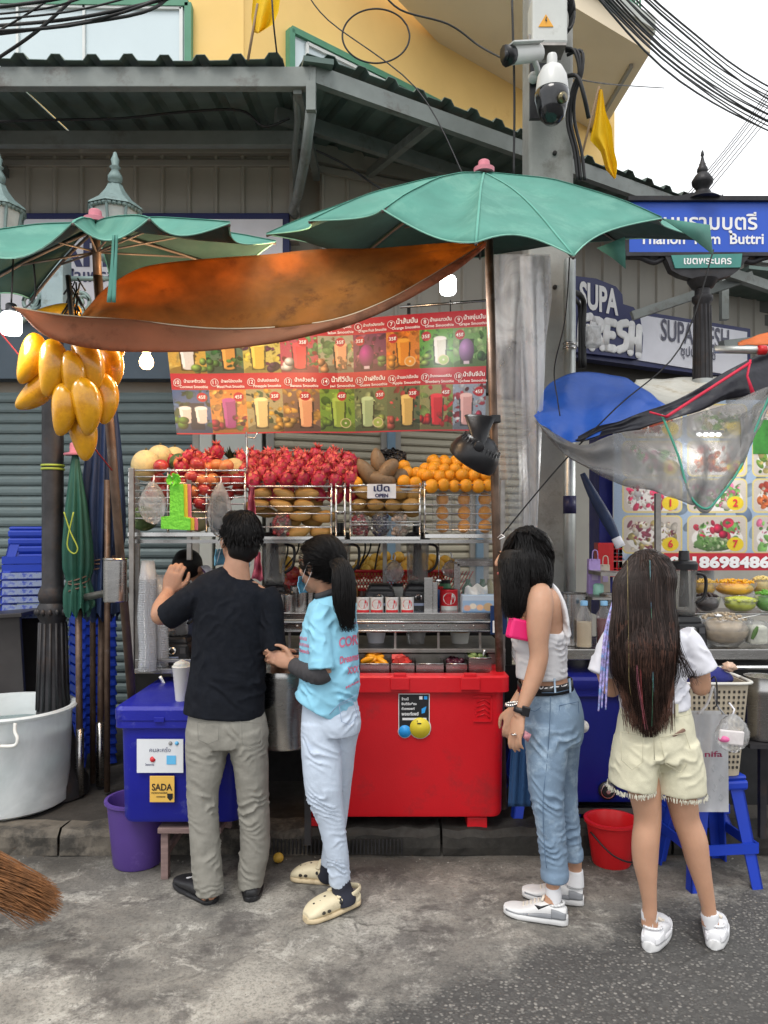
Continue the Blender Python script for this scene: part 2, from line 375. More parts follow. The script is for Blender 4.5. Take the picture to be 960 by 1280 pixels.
# ---------------------------------------------------------------- ground
def ground_mat():
    m=bpy.data.materials.new('worn_street');m.use_nodes=True
    N=m.node_tree.nodes;L=m.node_tree.links;b=N['Principled BSDF']
    tc=N.new('ShaderNodeTexCoord');O=tc.outputs['Object']
    def noi(sc,det=6,ro=.6,dist=0):
        n=N.new('ShaderNodeTexNoise');n.inputs['Scale'].default_value=sc;n.inputs['Detail'].default_value=det;n.inputs['Roughness'].default_value=ro;n.inputs['Distortion'].default_value=dist
        L.new(O,n.inputs[0]);return n.outputs['Fac']
    def mr(x,a,bb,c=0,d=1):
        n=N.new('ShaderNodeMapRange');L.new(x,n.inputs[0])
        for i,q in enumerate((a,bb,c,d)):n.inputs[i +1].default_value=q
        return n.outputs[0]
    def mix(f,A,B):
        n=N.new('ShaderNodeMix');n.data_type='RGBA'
        if isinstance(f,float):n.inputs[0].default_value=f
        else:L.new(f,n.inputs[0])
        for i,x in ((6,A),(7,B)):
            if isinstance(x,tuple):n.inputs[i].default_value=x
            else:L.new(x,n.inputs[i])
        return n.outputs[2]
    def ma(op,a,bb):
        n=N.new('ShaderNodeMath');n.operation=op
        for i,x in enumerate((a,bb)):
            if isinstance(x,(int,float)):n.inputs[i].default_value=x
            else:L.new(x,n.inputs[i])
        return n.outputs[0]
    sx=N.new('ShaderNodeSeparateXYZ');L.new(O,sx.inputs[0])
    # concrete: brown grey, pale laitance patches, dark grime
    c=mix(mr(noi(3.2,8,.65,.6),.35,.65),(.13,.123,.112,1),(.28,.262,.23,1))
    c=mix(mr(noi(1.5,9,.68,.25),.48,.58,0,.8),c,(.40,.38,.335,1))
    c=mix(mr(noi(5.2,10,.75,.5),.52,.60,0,.7),c,(.50,.48,.43,1))
    c=mix(mr(noi(2.6,10,.72,.2),.52,.60,0,.75),c,(.065,.057,.054,1))
    c=mix(mr(noi(70,6,.8),.48,.62,0,.6),c,(.07,.066,.06,1))
    # asphalt: dark binder with pale chips
    vo=N.new('ShaderNodeTexVoronoi');vo.inputs['Scale'].default_value=62;L.new(O,vo.inputs[0])
    vr=N.new('ShaderNodeSeparateColor');L.new(vo.outputs['Color'],vr.inputs[0])
    chip=mix(vr.outputs[0],(.10,.095,.09,1),(.31,.295,.27,1))
    a=mix(mr(vo.outputs['Distance'],.28,.5),chip,(.06,.058,.056,1))
    a=mix(mr(vr.outputs[1],.15,.35),(.085,.082,.078,1),a)
    a=mix(mr(noi(30,6,.8),.48,.7),a,(.10,.097,.092,1))
    a=mix(mr(noi(1.8,6),.4,.7,0,.5),a,(.055,.053,.05,1))
    e=ma('SUBTRACT',sx.outputs[1],ma('MULTIPLY',sx.outputs[0],.5));e=ma('ADD',e,ma('MULTIPLY',noi(2.6,8,.7),.7))
    e=ma('ADD',e,ma('MULTIPLY',noi(22,8,.8),.35));msk=mr(e,3.06,3.26)      # 1 on the concrete side
    col=mix(msk,a,c)
    cv_=N.new('ShaderNodeTexVoronoi');cv_.feature='DISTANCE_TO_EDGE';cv_.inputs['Scale'].default_value=1.1;dn_=N.new('ShaderNodeTexNoise');dn_.inputs['Scale'].default_value=5;dn_.inputs['Detail'].default_value=8;L.new(O,dn_.inputs[0])
    va=N.new('ShaderNodeMix');va.data_type='VECTOR';va.inputs[0].default_value=.16;L.new(O,va.inputs[4]);L.new(dn_.outputs['Color'],va.inputs[5]);L.new(va.outputs[1],cv_.inputs['Vector'])
    crk=mr(cv_.outputs[0],.0,.012,1,0);crk=ma('MULTIPLY',crk,mr(noi(2.1,4),.5,.6));col=mix(ma('MULTIPLY',crk,.8),col,(.025,.023,.02,1))
    # darker towards the gutter
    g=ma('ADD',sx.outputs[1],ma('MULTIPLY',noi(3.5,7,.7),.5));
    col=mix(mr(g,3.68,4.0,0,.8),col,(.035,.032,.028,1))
    L.new(col,b.inputs['Base Color']);L.new(mr(noi(5),.3,.7,.75,.95),b.inputs['Roughness'])
    h1=mr(vo.outputs['Distance'],.5,.1);hh=ma('ADD',ma('MULTIPLY',ma('MULTIPLY',h1,ma('SUBTRACT',1,msk)),1.0),ma('ADD',noi(16,9,.7),ma('MULTIPLY',noi(90,5,.7),.45)))
    bp=N.new('ShaderNodeBump');bp.inputs['Strength'].default_value=.8;bp.inputs['Distance'].default_value=.006;L.new(hh,bp.inputs['Height']);L.new(bp.outputs[0],b.inputs['Normal'])
    return m
def seq(a,b,n):return list(np.linspace(a,b,n))
gx=[-400,-100,-30,-10,-5]+seq(-2.6,2.6,200)+[5,10,30,100,400]
gy=[-300,-60,-15,-4,0,1.5]+seq(2.2,3.95,110)+[4.2,8,15,40,120,600]
mb=MB()
def gz(x,y):
    if abs(x)>3 or not 2<y<4:return 0
    p=V((x,y,0));z=.010*NZ.noise(p *1.6)+.005*NZ.noise(p *6)+.0022*NZ.noise(p *22)
    q=math.hypot((x +.85)/.17,(y -3.07)/.055)          # the shallow broken hollow in the concrete
    if q<1.2:z-=.016*max(0,min(1,(1.15-q)*5+.3*NZ.noise(p *25)))
    return z
mb.v=[(x,y,gz(x,y))for y in gy for x in gx];nx=len(gx)
mb.f=[(j *nx +i,j *nx +i +1,(j +1)*nx +i +1,(j +1)*nx +i)for j in range(len(gy)-1)for i in range(nx -1)]
mb.m=[0]*len(mb.f);mb.sm=[True]*len(mb.f)
tag(mb.build('street',ground_mat()),kind='structure')
pave_m=M('grimy_pavement',(.045,.04,.035),.85,var=.4,vs=6,bump=.8,bs=30,dirt=(.025,.023,.02,1),ds=3,dth=.48)
KY,KZ=3.80,.12
mb=MB();mb.box((0,5.6,KZ/2-.01),(24,3.3,KZ));pav=tag(mb.build('pavement',pave_m),kind='structure')
WL[pav]=V((0,0,0))
kerb_dark=M('dark_kerb_stone',(.022,.02,.017),.75,var=.5,vs=10,bump=.9,bs=30,dirt=(.10,.095,.05,1),ds=14,dth=.66)  # darker stone for the stretch of kerb along the stall
x=-6.0
while x<6:                                                       # kerb stones, chipped along the top
    w=R(.55,.8);m_=MB();nu=14
    def kf(u,v,x=x,w=w):
        prof=[(0,0),(.0,.04),(.004,.09),(.03,.121),(.16,.122),(.17,.05),(.17,0)]
        q=prof[round(v *6)];p=V((x +.006+u *(w -.012),KY +q[0],q[1]));n=NZ.noise(p *9)*.016+NZ.noise(p *30)*.008
        if 0<v<1:p.y+=n;p.z+=n *(.9 if v>.3 else .3)
        return p
    m_.grid(kf,nu,6);m_.sm=[False]*len(m_.sm);m_.build('kerb_stone',kerb_dark if -.75<x<2.4 else kerb_m,pav);x+=w
# ---------------------------------------------------------------- shop house behind: pillars, walls, shutters
LW=6.0
CX,CY=-.67,6.0                              # the corner of the shop; the right wall runs back from it
RB=(4.6,6.0+5.27*.41)
def rw(px,py,off=0.0):                        # a picture point on the right-hand wall, moved off it toward the street
    d=on_line(px,(CX,CY -off),(RB[0],RB[1]-off));return P(px,py,d)
rdir=(V((RB[0],RB[1],0))-V((CX,CY,0))).normalized();rnor=V((rdir.y,-rdir.x,0))
shop=thing('shop_building',(-1,6.2,0),'low corner shop with grey ribbed cladding and closed roller shutters behind the fruit stall','shop')
mb=MB();mb.box((-4.4,6.25,2.4),(8.2,.3,4.8));mb.bar((CX,CY +.3,2.4),(RB[0]+3,RB[1]+3*.41+.3,2.4),.3,4.8);mb.build('wall',clad_m,shop)
for a,b in ((250,268),(270,330)):
    mb=MB();x0,x1=P(a,0,5.93).x,P(b,0,5.93).x;mb.box(((x0 +x1)/2,6.0,1.45),(x1 -x0 -.012,.24,2.66));mb.build('pillar',pillar_w,shop,bevel=.008)
def slat_mb(w,h):
    m_=MB();prof=[(0,0),(-.012,.006),(-.016,h *.3),(-.013,h *.62),(-.004,h *.86),(.003,h *.9),(.003,h)]
    m_.grid(lambda u,v:V(((u -.5)*w,prof[round(v *6)][0],prof[round(v *6)][1])),1,6,sm=False);return m_
def shutter(origin,rz,w,h,z0,z1,mat,label):
    t=thing('roller_shutter',(origin[0],origin[1],z0),label,'shutter','closed roller shutters')
    t.rotation_euler=(0,0,rz)
    o=slat_mb(w,h).build('slat',mat,t,world=False);me=o.data;n=int((z1 -z0)/h)
    for i in range(1,n):
        c=bpy.data.objects.new('slat',me);COL.objects.link(c);c.parent=t;c.location=(0,0,i *h)
    for sx_ in (-1,1):g=MB();g.box((sx_ *w/2,-.01,(z1 -z0)/2),(.05,.05,z1 -z0));g.build('guide_rail',clad_trim,t,world=False)
xs0,xs1=-5.2,P(250,0,5.95).x
shutter(((xs0 +xs1)/2,5.95,0),0,xs1 -xs0 -.05,.08,.12,2.76,shut_teal,'grey green roller shutter behind the blue stools and green umbrella')
ang=math.atan2(rdir.y,rdir.x)
def rshut(a,b,lab):
    p,q=rw(a,600,.05),rw(b,600,.05);c=(p +q)/2;shutter((c.x,c.y,0),ang,(q -p).length -.05,.0625,.12,2.76,shut_beige,lab)
rshut(333,482,'cream roller shutter behind the heap of dragon fruit')
rshut(492,592,'cream roller shutter behind the oranges and the black fan')
rshut(602,700,'cream roller shutter hidden behind the clear plastic sheet')
mull=M('blue_grey_mullion',rgb(120,146,165)[:3],.5,.1)
for px in (487,597,705):
    mb=MB();p=rw(px,600,.06);mb.box((p.x,p.y,1.45),(.07,.09,2.7),ang);mb.build('mullion',mull,shop,bevel=.005)
mb=MB();mb.box(((-5.3+CX)/2,5.98,3.0),(CX +5.3,.14,.44));mb.build('lintel',M('blue_grey_lintel',rgb(92,106,118)[:3],.7,var=.1,vs=2),shop)
mb=MB();a,b=rw(375,470,.03),rw(1050,470,.03);mb.bar((a.x,a.y,3.0),(b.x,b.y,3.0),.14,.44);mb.build('lintel',M('brown_grey_lintel',(.09,.085,.075),.7),shop)
# ribbed cladding, one panel at a time
def panel(w,z0,z1):
    m_=MB();pr=[(0,0),(.012,-.02),(.032,-.02),(.044,0),(w,0)]
    m_.v=[(x,y,z)for z in (z0,z1)for x,y in pr];m_.f=[(i,i +1,i +6,i +5)for i in range(4)];m_.m=[0]*4;m_.sm=[False]*4;return m_
w=.206;me=None;x=CX -w -.02
while x>-4.6:
    if me is None:o=panel(w,0,.62).build('cladding_panel',clad_m,shop,world=False);me=o.data
    else:o=bpy.data.objects.new('cladding_panel',me);COL.objects.link(o);o.parent=shop
    o.location=V((x,5.90,3.86))-WL[shop];x-=w
mb=MB();mb.box(((-4.8+CX)/2,5.87,4.54),(CX +4.8,.06,.12));mb.box(((-4.8+CX)/2,5.885,4.42),(CX +4.8,.04,.05));mb.build('cladding_cap',clad_trim,shop,bevel=.005)
mb=MB();mb.box((CX -.01,5.86,4.2),(.07,.1,.8));mb.build('corner_trim',clad_trim,shop,bevel=.005)
s=.15;k=0
while s<5.6:
    p=V((CX,CY,0))+rdir *s +rnor *.08
    o=bpy.data.objects.new('cladding_panel',me);COL.objects.link(o);o.parent=shop;o.rotation_euler=(0,0,ang);o.scale=(1,1,2.1);o.location=V((p.x,p.y,3.25))-WL[shop];s+=w
mb=MB();a=V((CX,CY,4.52))+rnor *.12;mb.bar(a,a +rdir *5.6,.05,.14);a.z=4.40;mb.bar(a,a +rdir *5.6,.03,.05);mb.build('cladding_cap',clad_trim,shop)
# awning roofs of ribbed sheet with their steel
def ribs(n,w):   # cross-section of one sheet, w wide
    out=[];
    for i in range(n):
        b=i *w/n;out+=[(b,0),(b +w/n *.5,0),(b +w/n *.62,.036),(b +w/n *.86,.036),(b +w/n *.98,0)]
    return out +[(w,0)]
def roof_sheets(par,a,b,back,w=.86,drop=0.0):
    a,b,back=V(a),V(b),V(back);d=(b -a);n=int(d.length/w)+1;u=d.normalized()
    for i in range(n):
        m_=MB();pr=ribs(4,w);o=a +u *(i *w)+V((0,0,.004*(i%2)))
        for th in (0,):
            vs=[o +u *x +V((0,0,z))+back *t +V((0,0,.012*math.sin(3*x +i)))for t in (0,.5,1)for x,z in pr];k=len(pr)
            m_.add(vs,[(r *k +j,r *k +j +1,(r +1)*k +j +1,(r +1)*k +j)for r in (0,1)for j in range(k -1)],0,False)
        m_.build('roof_sheet',roof_m,par,solid=.004)
awn=thing('awning',(-2,5,4),'long ribbed dark green metal awning along the left shop front','awning')
EA=P(395,78,4.6)
roof_sheets(awn,V((-4.9,4.55,4.40)),V((EA.x -.45,4.55,4.40)),V((.0,1.6,.22)))
mb=MB();mb.box(((-5+EA.x)/2,4.62,4.32),(EA.x +5,.06,.12));mb.build('front_beam',grey_tr,awn,bevel=.004)
mb=MB();mb.box(((-5+CX)/2,5.35,4.33),(CX +5.3,.06,.10));mb.build('middle_beam',grey_tr,awn,bevel=.004)
for x in (-2.9,-.52):
    mb=MB();mb.bar((x,4.62,4.27),(x,5.95,4.35),.05,.07);mb.build('rafter',grey_tr,awn)
awr=thing('awning',(1,6,4),'ribbed dark metal awning slanting away behind the green umbrella','awning')
EB=P(650,190,5.55);EC=P(822,250,6.2)
e0=V((EA.x -.05,4.56,4.42));e1=EC +(EC -EB)*1.2;e1.z=4.30
bk=rnor *-1.35+V((0,0,.16))
roof_sheets(awr,e0 +V((0,0,.02)),e1,bk)
mb=MB();mb.bar(e0 +V((0,.05,-.07)),e1 +V((0,.05,-.07)),.05,.11);mb.build('front_beam',grey_tr,awr)
mb=MB();mb.bar(e0 +bk *.55+V((0,0,-.06)),e1 +bk *.55+V((0,0,-.06)),.05,.1);mb.build('middle_beam',grey_tr,awr)
mb=MB()
for s in (.9,2.1,3.3):
    p=e0 +(e1 -e0).normalized()*s;mb.bar(p +V((0,.05,-.1)),p +bk *.95+V((0,0,-.1)),.05,.06)
mb.build('rafter',grey_tr,awr)
mb=MB();a=V((EA.x +.02,4.56,4.40));mb.bar(a,a +V((-.30,1.4,.2)),.18,.03);mb.build('hip_cap',roof_m,awr)
mb=MB();q=P(389,104,4.6);mb.bar(q,P(389,140,4.6),.056,.056,up=(0,1,0));mb.tube([P(389,138,4.62),P(381,200,4.9),P(372,245,5.3),P(366,262,5.55),P(368,268,5.8)],.035,8,side=(0,1,0));mb.build('bracket_post',grey_tr,awn)
mb=MB();mb.tube([P(370,120,4.7),P(372,150,4.9),P(368,190,5.3),P(370,240,5.8)],.02,8);mb.build('drain_pipe',grey_tr,awn)
# shop signs
sg=thing('shop_sign',(-2.2,5.8,3.35),'long white shop sign in a navy frame behind the left green umbrella','shop sign')
x0,x1=-3.9,P(362,0,5.8).x;z0,z1=3.22,4.0
mb=MB();mb.box(((x0 +x1)/2,5.84,(z0 +z1)/2),(x1 -x0,.12,z1 -z0));mb.build('frame',navy,sg,bevel=.006)
mb=MB();mb.box(((x0 +x1)/2,5.79,(z0 +z1)/2),(x1 -x0 -.1,.03,z1 -z0 -.1));mb.build('panel',white_pnl,sg)
mb=MB();u,v=V((1,0,0)),V((0,0,1))
p=P(103,332,5.77);put_text(mb,'SUPAFRESH',(p.x +.05,5.77,p.z),u,v,h=.21,bold=.03,sp=1.02)
p=P(100,352,5.77);put_text(mb,'ซุปป้าเฟรช',(p.x,5.77,p.z),u,v,h=.09,bold=.02);mb.build('lettering',navy_txt,sg)
sg=thing('shop_sign',(2.7,7.2,3.3),'white and navy shop sign with round bubble lettering on the slanting right wall','shop sign')
SA,SB=(P(718,0,6.55).x,6.55),(P(938,0,7.35).x,7.35)
sdir=(V((SB[0],SB[1],0))-V((SA[0],SA[1],0))).normalized();snor=V((sdir.y,-sdir.x,0))
def sp(px,py,off=0):
    d=on_line(px,(SA[0]+snor.x *off,SA[1]+snor.y *off),(SB[0]+snor.x *off,SB[1]+snor.y *off));return P(px,py,d)
def slab(mb,pix,off,th,mi=0):
    a=[sp(x,y,off)for x,y in pix];n=len(a);b=[p -snor *th for p in a]
    mb.add(a +b,[tuple(range(n))[::-1],tuple(range(n,2*n))]+[(i,(i +1)%n,n +(i +1)%n,n +i)for i in range(n)],mi,False)
mb=MB();slab(mb,[(716,375),(938,411),(938,469),(880,468),(716,446)],.0,.12);mb.build('frame',navy,sg)
mb=MB();slab(mb,[(716,380),(934,415),(934,472),(716,437)],.012,.02);mb.build('panel',white_pnl,sg)
mb=MB();slab(mb,[(712,344),(745,348),(770,358),(778,368),(779,380),(792,384),(800,395),(804,420),(803,440),(798,449),(712,439)],.05,.05);mb.build('logo_board',navy,sg)
mb=MB();zu=V((0,0,1))
p=sp(749,388,.058);put_text(mb,'SUPA',p,(sp(760,390.4,.058)-sp(740,386,.058)).normalized(),zu,h=.21,w=.41,bold=.035);mb.build('lettering',white_txt,sg)
mb=MB();
for i,(lx,ch)in enumerate(((727,'F'),(741,'R'),(757,'E'),(773,'S'),(790,'H'))):
    pass
bub={  # fat bubble strokes in sign pixels
 'F':[[(727,398),(725,430)],[(727,398),(738,396)],[(727,411),(735,410)]],
 'R':[[(742,400),(740,434)],[(742,400),(751,402),(750,412),(743,414)],[(746,415),(753,434)]],
 'E':[[(759,404),(757,434)],[(759,402),(768,404)],[(758,418),(766,419)],[(757,434),(767,436)]],
 'S':[[(783,404),(775,406),(775,416),(783,421),(782,433),(774,437)]],
 'H':[[(790,406),(788,440)],[(799,410),(798,443)],[(790,425),(798,427)]]}
for ch in bub:
    for st in bub[ch]:mb.tube([sp(x,y,.056)for x,y in st],[(.007,.037)]*len(st),10,smooth=3,side=snor)
    for st in bub[ch]:
        for q in (st[0],st[-1]):mb.ball(sp(q[0],q[1],.056),(.037,.008,.037),14,8,rot=Matrix.Rotation(math.atan2(sdir.y,sdir.x),3,'Z'))
mb.build('bubble_lettering',white_txt,sg)
mb=MB();ud=(sp(900,418,.02)-sp(830,418,.02));ud.z=0;ud.normalize()
tilt=V((ud.x,ud.y,-.02)).normalized()
put_text(mb,'SUPARFRESH'.replace('RF','F'),sp(870,431,.02),tilt,zu,h=.19,w=.82,bold=.012);put_text(mb,'ซุปป้าเฟรช',sp(873,447,.02),tilt,zu,h=.085,w=.42,bold=.01);mb.build('lettering',grey_txt,sg)
# ---------------------------------------------------------------- yellow house
yh=thing('yellow_house',(0,9,0),'tall yellow rendered house with green window frames and cream balcony soffit','house')
YX,YD=-1.26,6.9
YB=(3.2,6.9+4.46*.84)
def yw(px,py,off=0.0):return P(px,py,on_line(px,(YX,YD -off),(YB[0],YB[1]-off)))
mb=MB();mb.box((YX/2-5,YD +.15,7.2),(YX +10+YX *0+.7,.3,8.4));
mb=MB();mb.box(((-11+YX)/2,YD +.15,7.0),(YX +11,.3,8));mb.build('front_wall',yellow_w,yh)
a=V((YX,YD +.02,7.0));b=V((YB[0],YB[1]+.02,7.0));n_=(b -a).normalized();nn=V((n_.y,-n_.x,0))
mb=MB();mb.bar(a -nn *.15,b -nn *.15,.3,8);mb.build('side_wall',yellow_w,yh)
def window(corn,label=None,nrm=V((0,-1,0)),bars=(),hbars=()):
    w_=thing('window',corn[0],parent=yh);tl,tr,br,bl=corn
    def L2(u,v):return (tl *(1-u)+tr *u)*(1-v)+(bl *(1-u)+br *u)*v
    f=MB();th=.06
    for p,q in ((tl,tr),(tr,br),(br,bl),(bl,tl)):f.bar(p,q,th,th *1.2,up=nrm)
    f.build('frame',green_fr,w_)
    f=MB()
    for p,q in ((L2(.03,.05),L2(.97,.05)),(L2(.97,.05),L2(.97,.97)),(L2(.97,.97),L2(.03,.97)),(L2(.03,.97),L2(.03,.05))):f.bar(p,q,.03,.05,up=nrm)
    for u in bars:f.bar(L2(u,.03),L2(u,.97),.022,.05,up=nrm)
    for v in hbars:f.bar(L2(.03,v),L2(.97,v),.016,.04,up=nrm)
    f.build('bead',white_fr,w_)
    f=MB();us=[0]+list(bars)+[1]
    for i in range(len(us)-1):
        f=MB();q=[L2(us[i],0),L2(us[i +1],0),L2(us[i +1],1),L2(us[i],1)];f.add([p -nrm *.0 for p in q]+[p -nrm *.01 for p in q],[(0,1,2,3),(7,6,5,4)],0,False);f.build('pane',glass_sky,w_)
window([P(-60,2,6.86),P(236,6,6.86),P(236,110,6.86),P(-60,110,6.86)],bars=(.28,.56))
wz=[yw(363,38,.03),yw(800,214,.03),yw(800,330,.03),yw(363,130,.03)]
wz=[wz[0],V((wz[1].x,wz[1].y,wz[0].z)),V((wz[1].x,wz[1].y,wz[0].z -1.1)),V((wz[0].x,wz[0].y,wz[0].z -1.1))]
window(wz,nrm=nn,bars=(.33,.66),hbars=(.2,.4,.6,.8))
# overhanging upper floor: soffit, fascia, balcony rail
ZS=7.0
def zs(px,py,z):d=(z -EYE)*FPX/(HZ -py);return P(px,py,d)
s1,s2=zs(813,66,ZS),zs(720,218,ZS);s0=V((s1.x -9,s1.y -2.6,ZS));s0b=zs(480,-60,ZS)
cor=[V((YX +.3,YD +.25,ZS)),s0b,zs(720,12,ZS),s1,s2,V((YB[0],YB[1],ZS))]
cor=[V((-.2,7.3,ZS)),V((.1,7.0,ZS)),zs(720,10,ZS),s1,s2,V((s2.x,YB[1]+1,ZS)),V((YB[0]-1,YB[1]+.2,ZS))]
mb=MB();n=len(cor);mb.add(cor +[c +V((0,0,.28))for c in cor],[tuple(range(n)),tuple(range(n,2*n))[::-1]]+[(i,(i +1)%n,n +(i +1)%n,n +i)[::-1]for i in range(n)],0,False);mb.build('soffit',cream_w,yh)
mb=MB();e=(s2 -s1);mb.bar(s1 +V((-.15,.2,-.02)),s1 +V((-.15,.2,-.02))+e *.96,.04,.05);mb.build('soffit_bead',clad_trim,yh)
for k_,(p,q)in enumerate(((zs(720,10,ZS),s1),(s1,s2))):
    mb=MB();mb.bar(p +V((0,0,.30)),q +V((0,0,.30)),.12,.14);mb.build('fascia',pillar_w,yh)
mb=MB();p,q=zs(700,-20,ZS),s1 +V((-.1,.05,0));
mb.bar(p +V((0,0,1.35)),q +V((0,0,1.35)),.05,.05);mb.bar(p +V((0,0,.5)),q +V((0,0,.5)),.03,.03)
for i in range(26):
    c=p.lerp(q,i/25);mb.bar(c +V((0,0,.35)),c +V((0,0,1.35)),.018,.018,up=(0,1,0))
mb.build('balcony_railing',green_fr,yh)
mb=MB();c=s1 +V((-.35,.6,1.6));mb.box(c,(.5,.6,2.8));mb.build('balcony_pier',yellow_w,yh)
mb=MB();mb.box(V((1.1,9.6,9.2)),(3.6,.2,4.2));mb.build('upper_wall',yellow_w,yh)
# potted plant on the balcony
leafm=M('plant_leaf',(.06,.12,.03),.5,var=.3,vs=20)
pp=thing('potted_plant',p.lerp(q,.45)+V((0,.25,.3)),'leafy green plant behind the balcony railing at the top edge','plant')
mb=MB();b0=WL[pp]
for i in range(70):
    a=R(0,6.3);h=R(.5,1.3);r=R(.05,.3);c=b0 +V((math.cos(a)*r *.3,math.sin(a)*r *.3,h *.5));t_=b0 +V((math.cos(a)*r,math.sin(a)*r,h));s_=V((-math.sin(a),math.cos(a),0))*.02
    mb.add([c,(c +t_)/2+s_,t_,(c +t_)/2-s_],[(0,1,2,3)])
mb.build('foliage',leafm,pp);mb=MB();mb.lathe([(.12,0),(.17,.3),(.18,.3)],b0,16);mb.build('pot',M('terracotta',(.3,.12,.06),.8),pp)
# ---------------------------------------------------------------- concrete power pole with its boxes and cameras
PD=5.0
pole=thing('utility_pole',P(685,1000,PD),'square grey concrete utility pole rising behind the green umbrella','utility pole')
bx=P(684,0,PD).x
mb=MB();mb.box((bx,PD,4.2),(.30,.26,8.6),taper=.9);mb.build('shaft',conc,pole,bevel=.02)
mb=MB()
for z in (3.15,3.75,4.0,4.35,5.4):mb.tube([(bx +.02,PD -.137+(z -4)*.002,z),(bx +.02,PD -.12,z)],.014,10)
mb.build('bolt_hole',dark_in,pole)
wpl=M('grey_box_plastic',(.55,.56,.53),.5,var=.06,dirt=(.35,.34,.3,1),ds=4,dth=.6)
bxo=thing('electrical_box',P(684,58,4.75),'pale grey electrical box with warning triangle high on the pole','electrical box')
mb=MB();mb.box(P(684,34,4.72),(.215,.16,.29));mb.build('case',wpl,bxo,bevel=.015)
mb=MB();mb.box(P(684,63,4.72),(.2,.15,.03));mb.box(P(662,50,4.7),(.02,.03,.05));mb.build('hinge',steel_dull,bxo)
mb=MB();c=P(684,21,4.60);tri=[(0,.04),(-.045,-.035),(.045,-.035)];mb.prism(tri,(c.x,4.635,c.z),(1,0,0),(0,0,1),(0,.004,0));mb.build('warning_triangle',M('warning_yellow',(.75,.35,.03),.5),bxo)
mb=MB();mb.flat(([(0,.022),(-.006,-.002),(.001,-.002),(-.003,-.02),(.008,.004),(.001,.004),(.006,.022)],[tuple(range(7))]),(c.x,4.632,c.z),(1,0,0),(0,0,1));mb.build('lightning_mark',black_txt,bxo)
mb=MB()
for i in range(5):r=.11-i *.006;mb.tube([P(694,10,4.7)+V((.08+r *.35*math.cos(t),.02*i,-.02+r *math.sin(t)))for t in np.linspace(0,2*math.pi,20)],.008,6)
tag(mb.build('cable_coil',cable),'coil of black cable hanging beside the electrical box','cable')
camw=M('camera_white',(.62,.62,.6),.35,var=.04)
cc=thing('bullet_camera',P(655,72,4.55),'white bullet security camera with dark lens pointing left from the pole','security camera')
mb=MB();a,b=P(637,69,4.5),P(674,66,4.62);mb.tube([a,b],[(.055,.048),(.05,.045)],12,side=(0,0,1));mb.build('body',camw,cc,smang=40)
mb=MB();mb.bar(P(634,58,4.47),P(672,56,4.6),.12,.008);mb.build('sun_shield',camw,cc)
mb=MB();mb.tube([P(632,70,4.48),P(640,69,4.5)],[(.052,.06),(.056,.05)],12);mb.tube([P(631,70,4.47),P(633,70,4.475)],.03,12);mb.build('lens_housing',black_pl,cc)
mb=MB();mb.tube([P(668,75,4.6),P(672,90,4.66),P(666,103,4.75),P(670,104,4.85)],.018,8,smooth=4);mb.ball(P(667,97,4.7),.035,10,8);mb.build('bracket',camw,cc)
dm=thing('dome_camera',P(690,150,4.55),'round white and black dome camera on the front of the pole','security camera')
mb=MB();c=P(690,111,4.5);mb.lathe([(.012,.20),(.026,.2),(.03,.185),(.03,.14),(.06,.12),(.085,.07),(.094,.0),(.094,-.015)],c,28);mb.build('housing',camw,dm,smang=40)
mb=MB();mb.lathe([(.092,-.015),(.1,-.03),(.1,-.06),(.088,-.10),(.085,-.12),(.07,-.17),(.04,-.20),(0,-.21)],c,28);mb.build('dome',M('gloss_black',(.01,.01,.012),.12,coat=.6),dm,smang=50)
mb=MB();f=c +V((.035,-.078,-.1));mb.tube([f,f +V((.012,-.02,-.004))],.03,18);mb.build('lens_ring',M('lens_glass',(.2,.17,.1),.1,.7),dm)
mb=MB();mb.tube([f +V((.0125,-.021,-.004)),f +V((.014,-.0225,-.004))],.016,16);mb.build('lens',black_pl,dm)
mb=MB();mb.box(P(676,115,4.74),(.14,.03,.34));mb.bar(P(676,100,4.72),P(690,95,4.52),.04,.05);mb.build('mount_plate',black_pl,dm)
# electric meter box and conduits lower on the pole
cd=thing('conduit',P(712,740,4.8),'galvanised steel conduit strapped to the right side of the concrete pole','pipe')
mb=MB();x_=P(712,0,4.8).x;mb.tube([(x_,4.8,.12),(x_,4.8,3.3)],.038,14);mb.build('pipe',M('galvanised',(.5,.52,.5),.4,.8,var=.2,vs=5,dirt=(.3,.3,.28,1),ds=3),cd)
mb=MB()
for py in (430,435,560):mb.tube([P(712,py,4.8)+V((0,0,-.008)),P(712,py,4.8)+V((0,0,.008))],.043,14)
mb.build('strap',steel,cd)
mb=MB();mb.lathe([(.0405,-.055),(.0405,.055)],P(712,631,4.8),18);mb.build('sticker',M('sticker_navy',(.03,.03,.09),.4,var=.3,vs=40),cd)
mt=thing('meter_box',P(742,430,5.6),'small clear electric meter box beside the bubble lettering','meter')
mb=MB();mb.box(P(740,421,5.6),(.11,.1,.15));mb.build('case',film('clear_case',op=.5),mt,bevel=.01)
mb=MB();mb.box(P(740,421,5.62),(.07,.06,.1));mb.build('dial',steel_dull,mt)
mb=MB();p=P(726,372,5.5);mb.tube([P(716,365,5.3),P(724,368,5.5),P(730,380,5.6),P(729,410,5.6),P(730,460,5.6)],.02,8,smooth=4);mb.tube([P(716,372,5.3),P(722,378,5.5),P(725,390,5.6),P(725,460,5.6)],.014,8,smooth=4)
tag(mb.build('black_conduit',cable),'pair of black flexible conduits dropping past the bubble lettering','cable')
mb=MB()
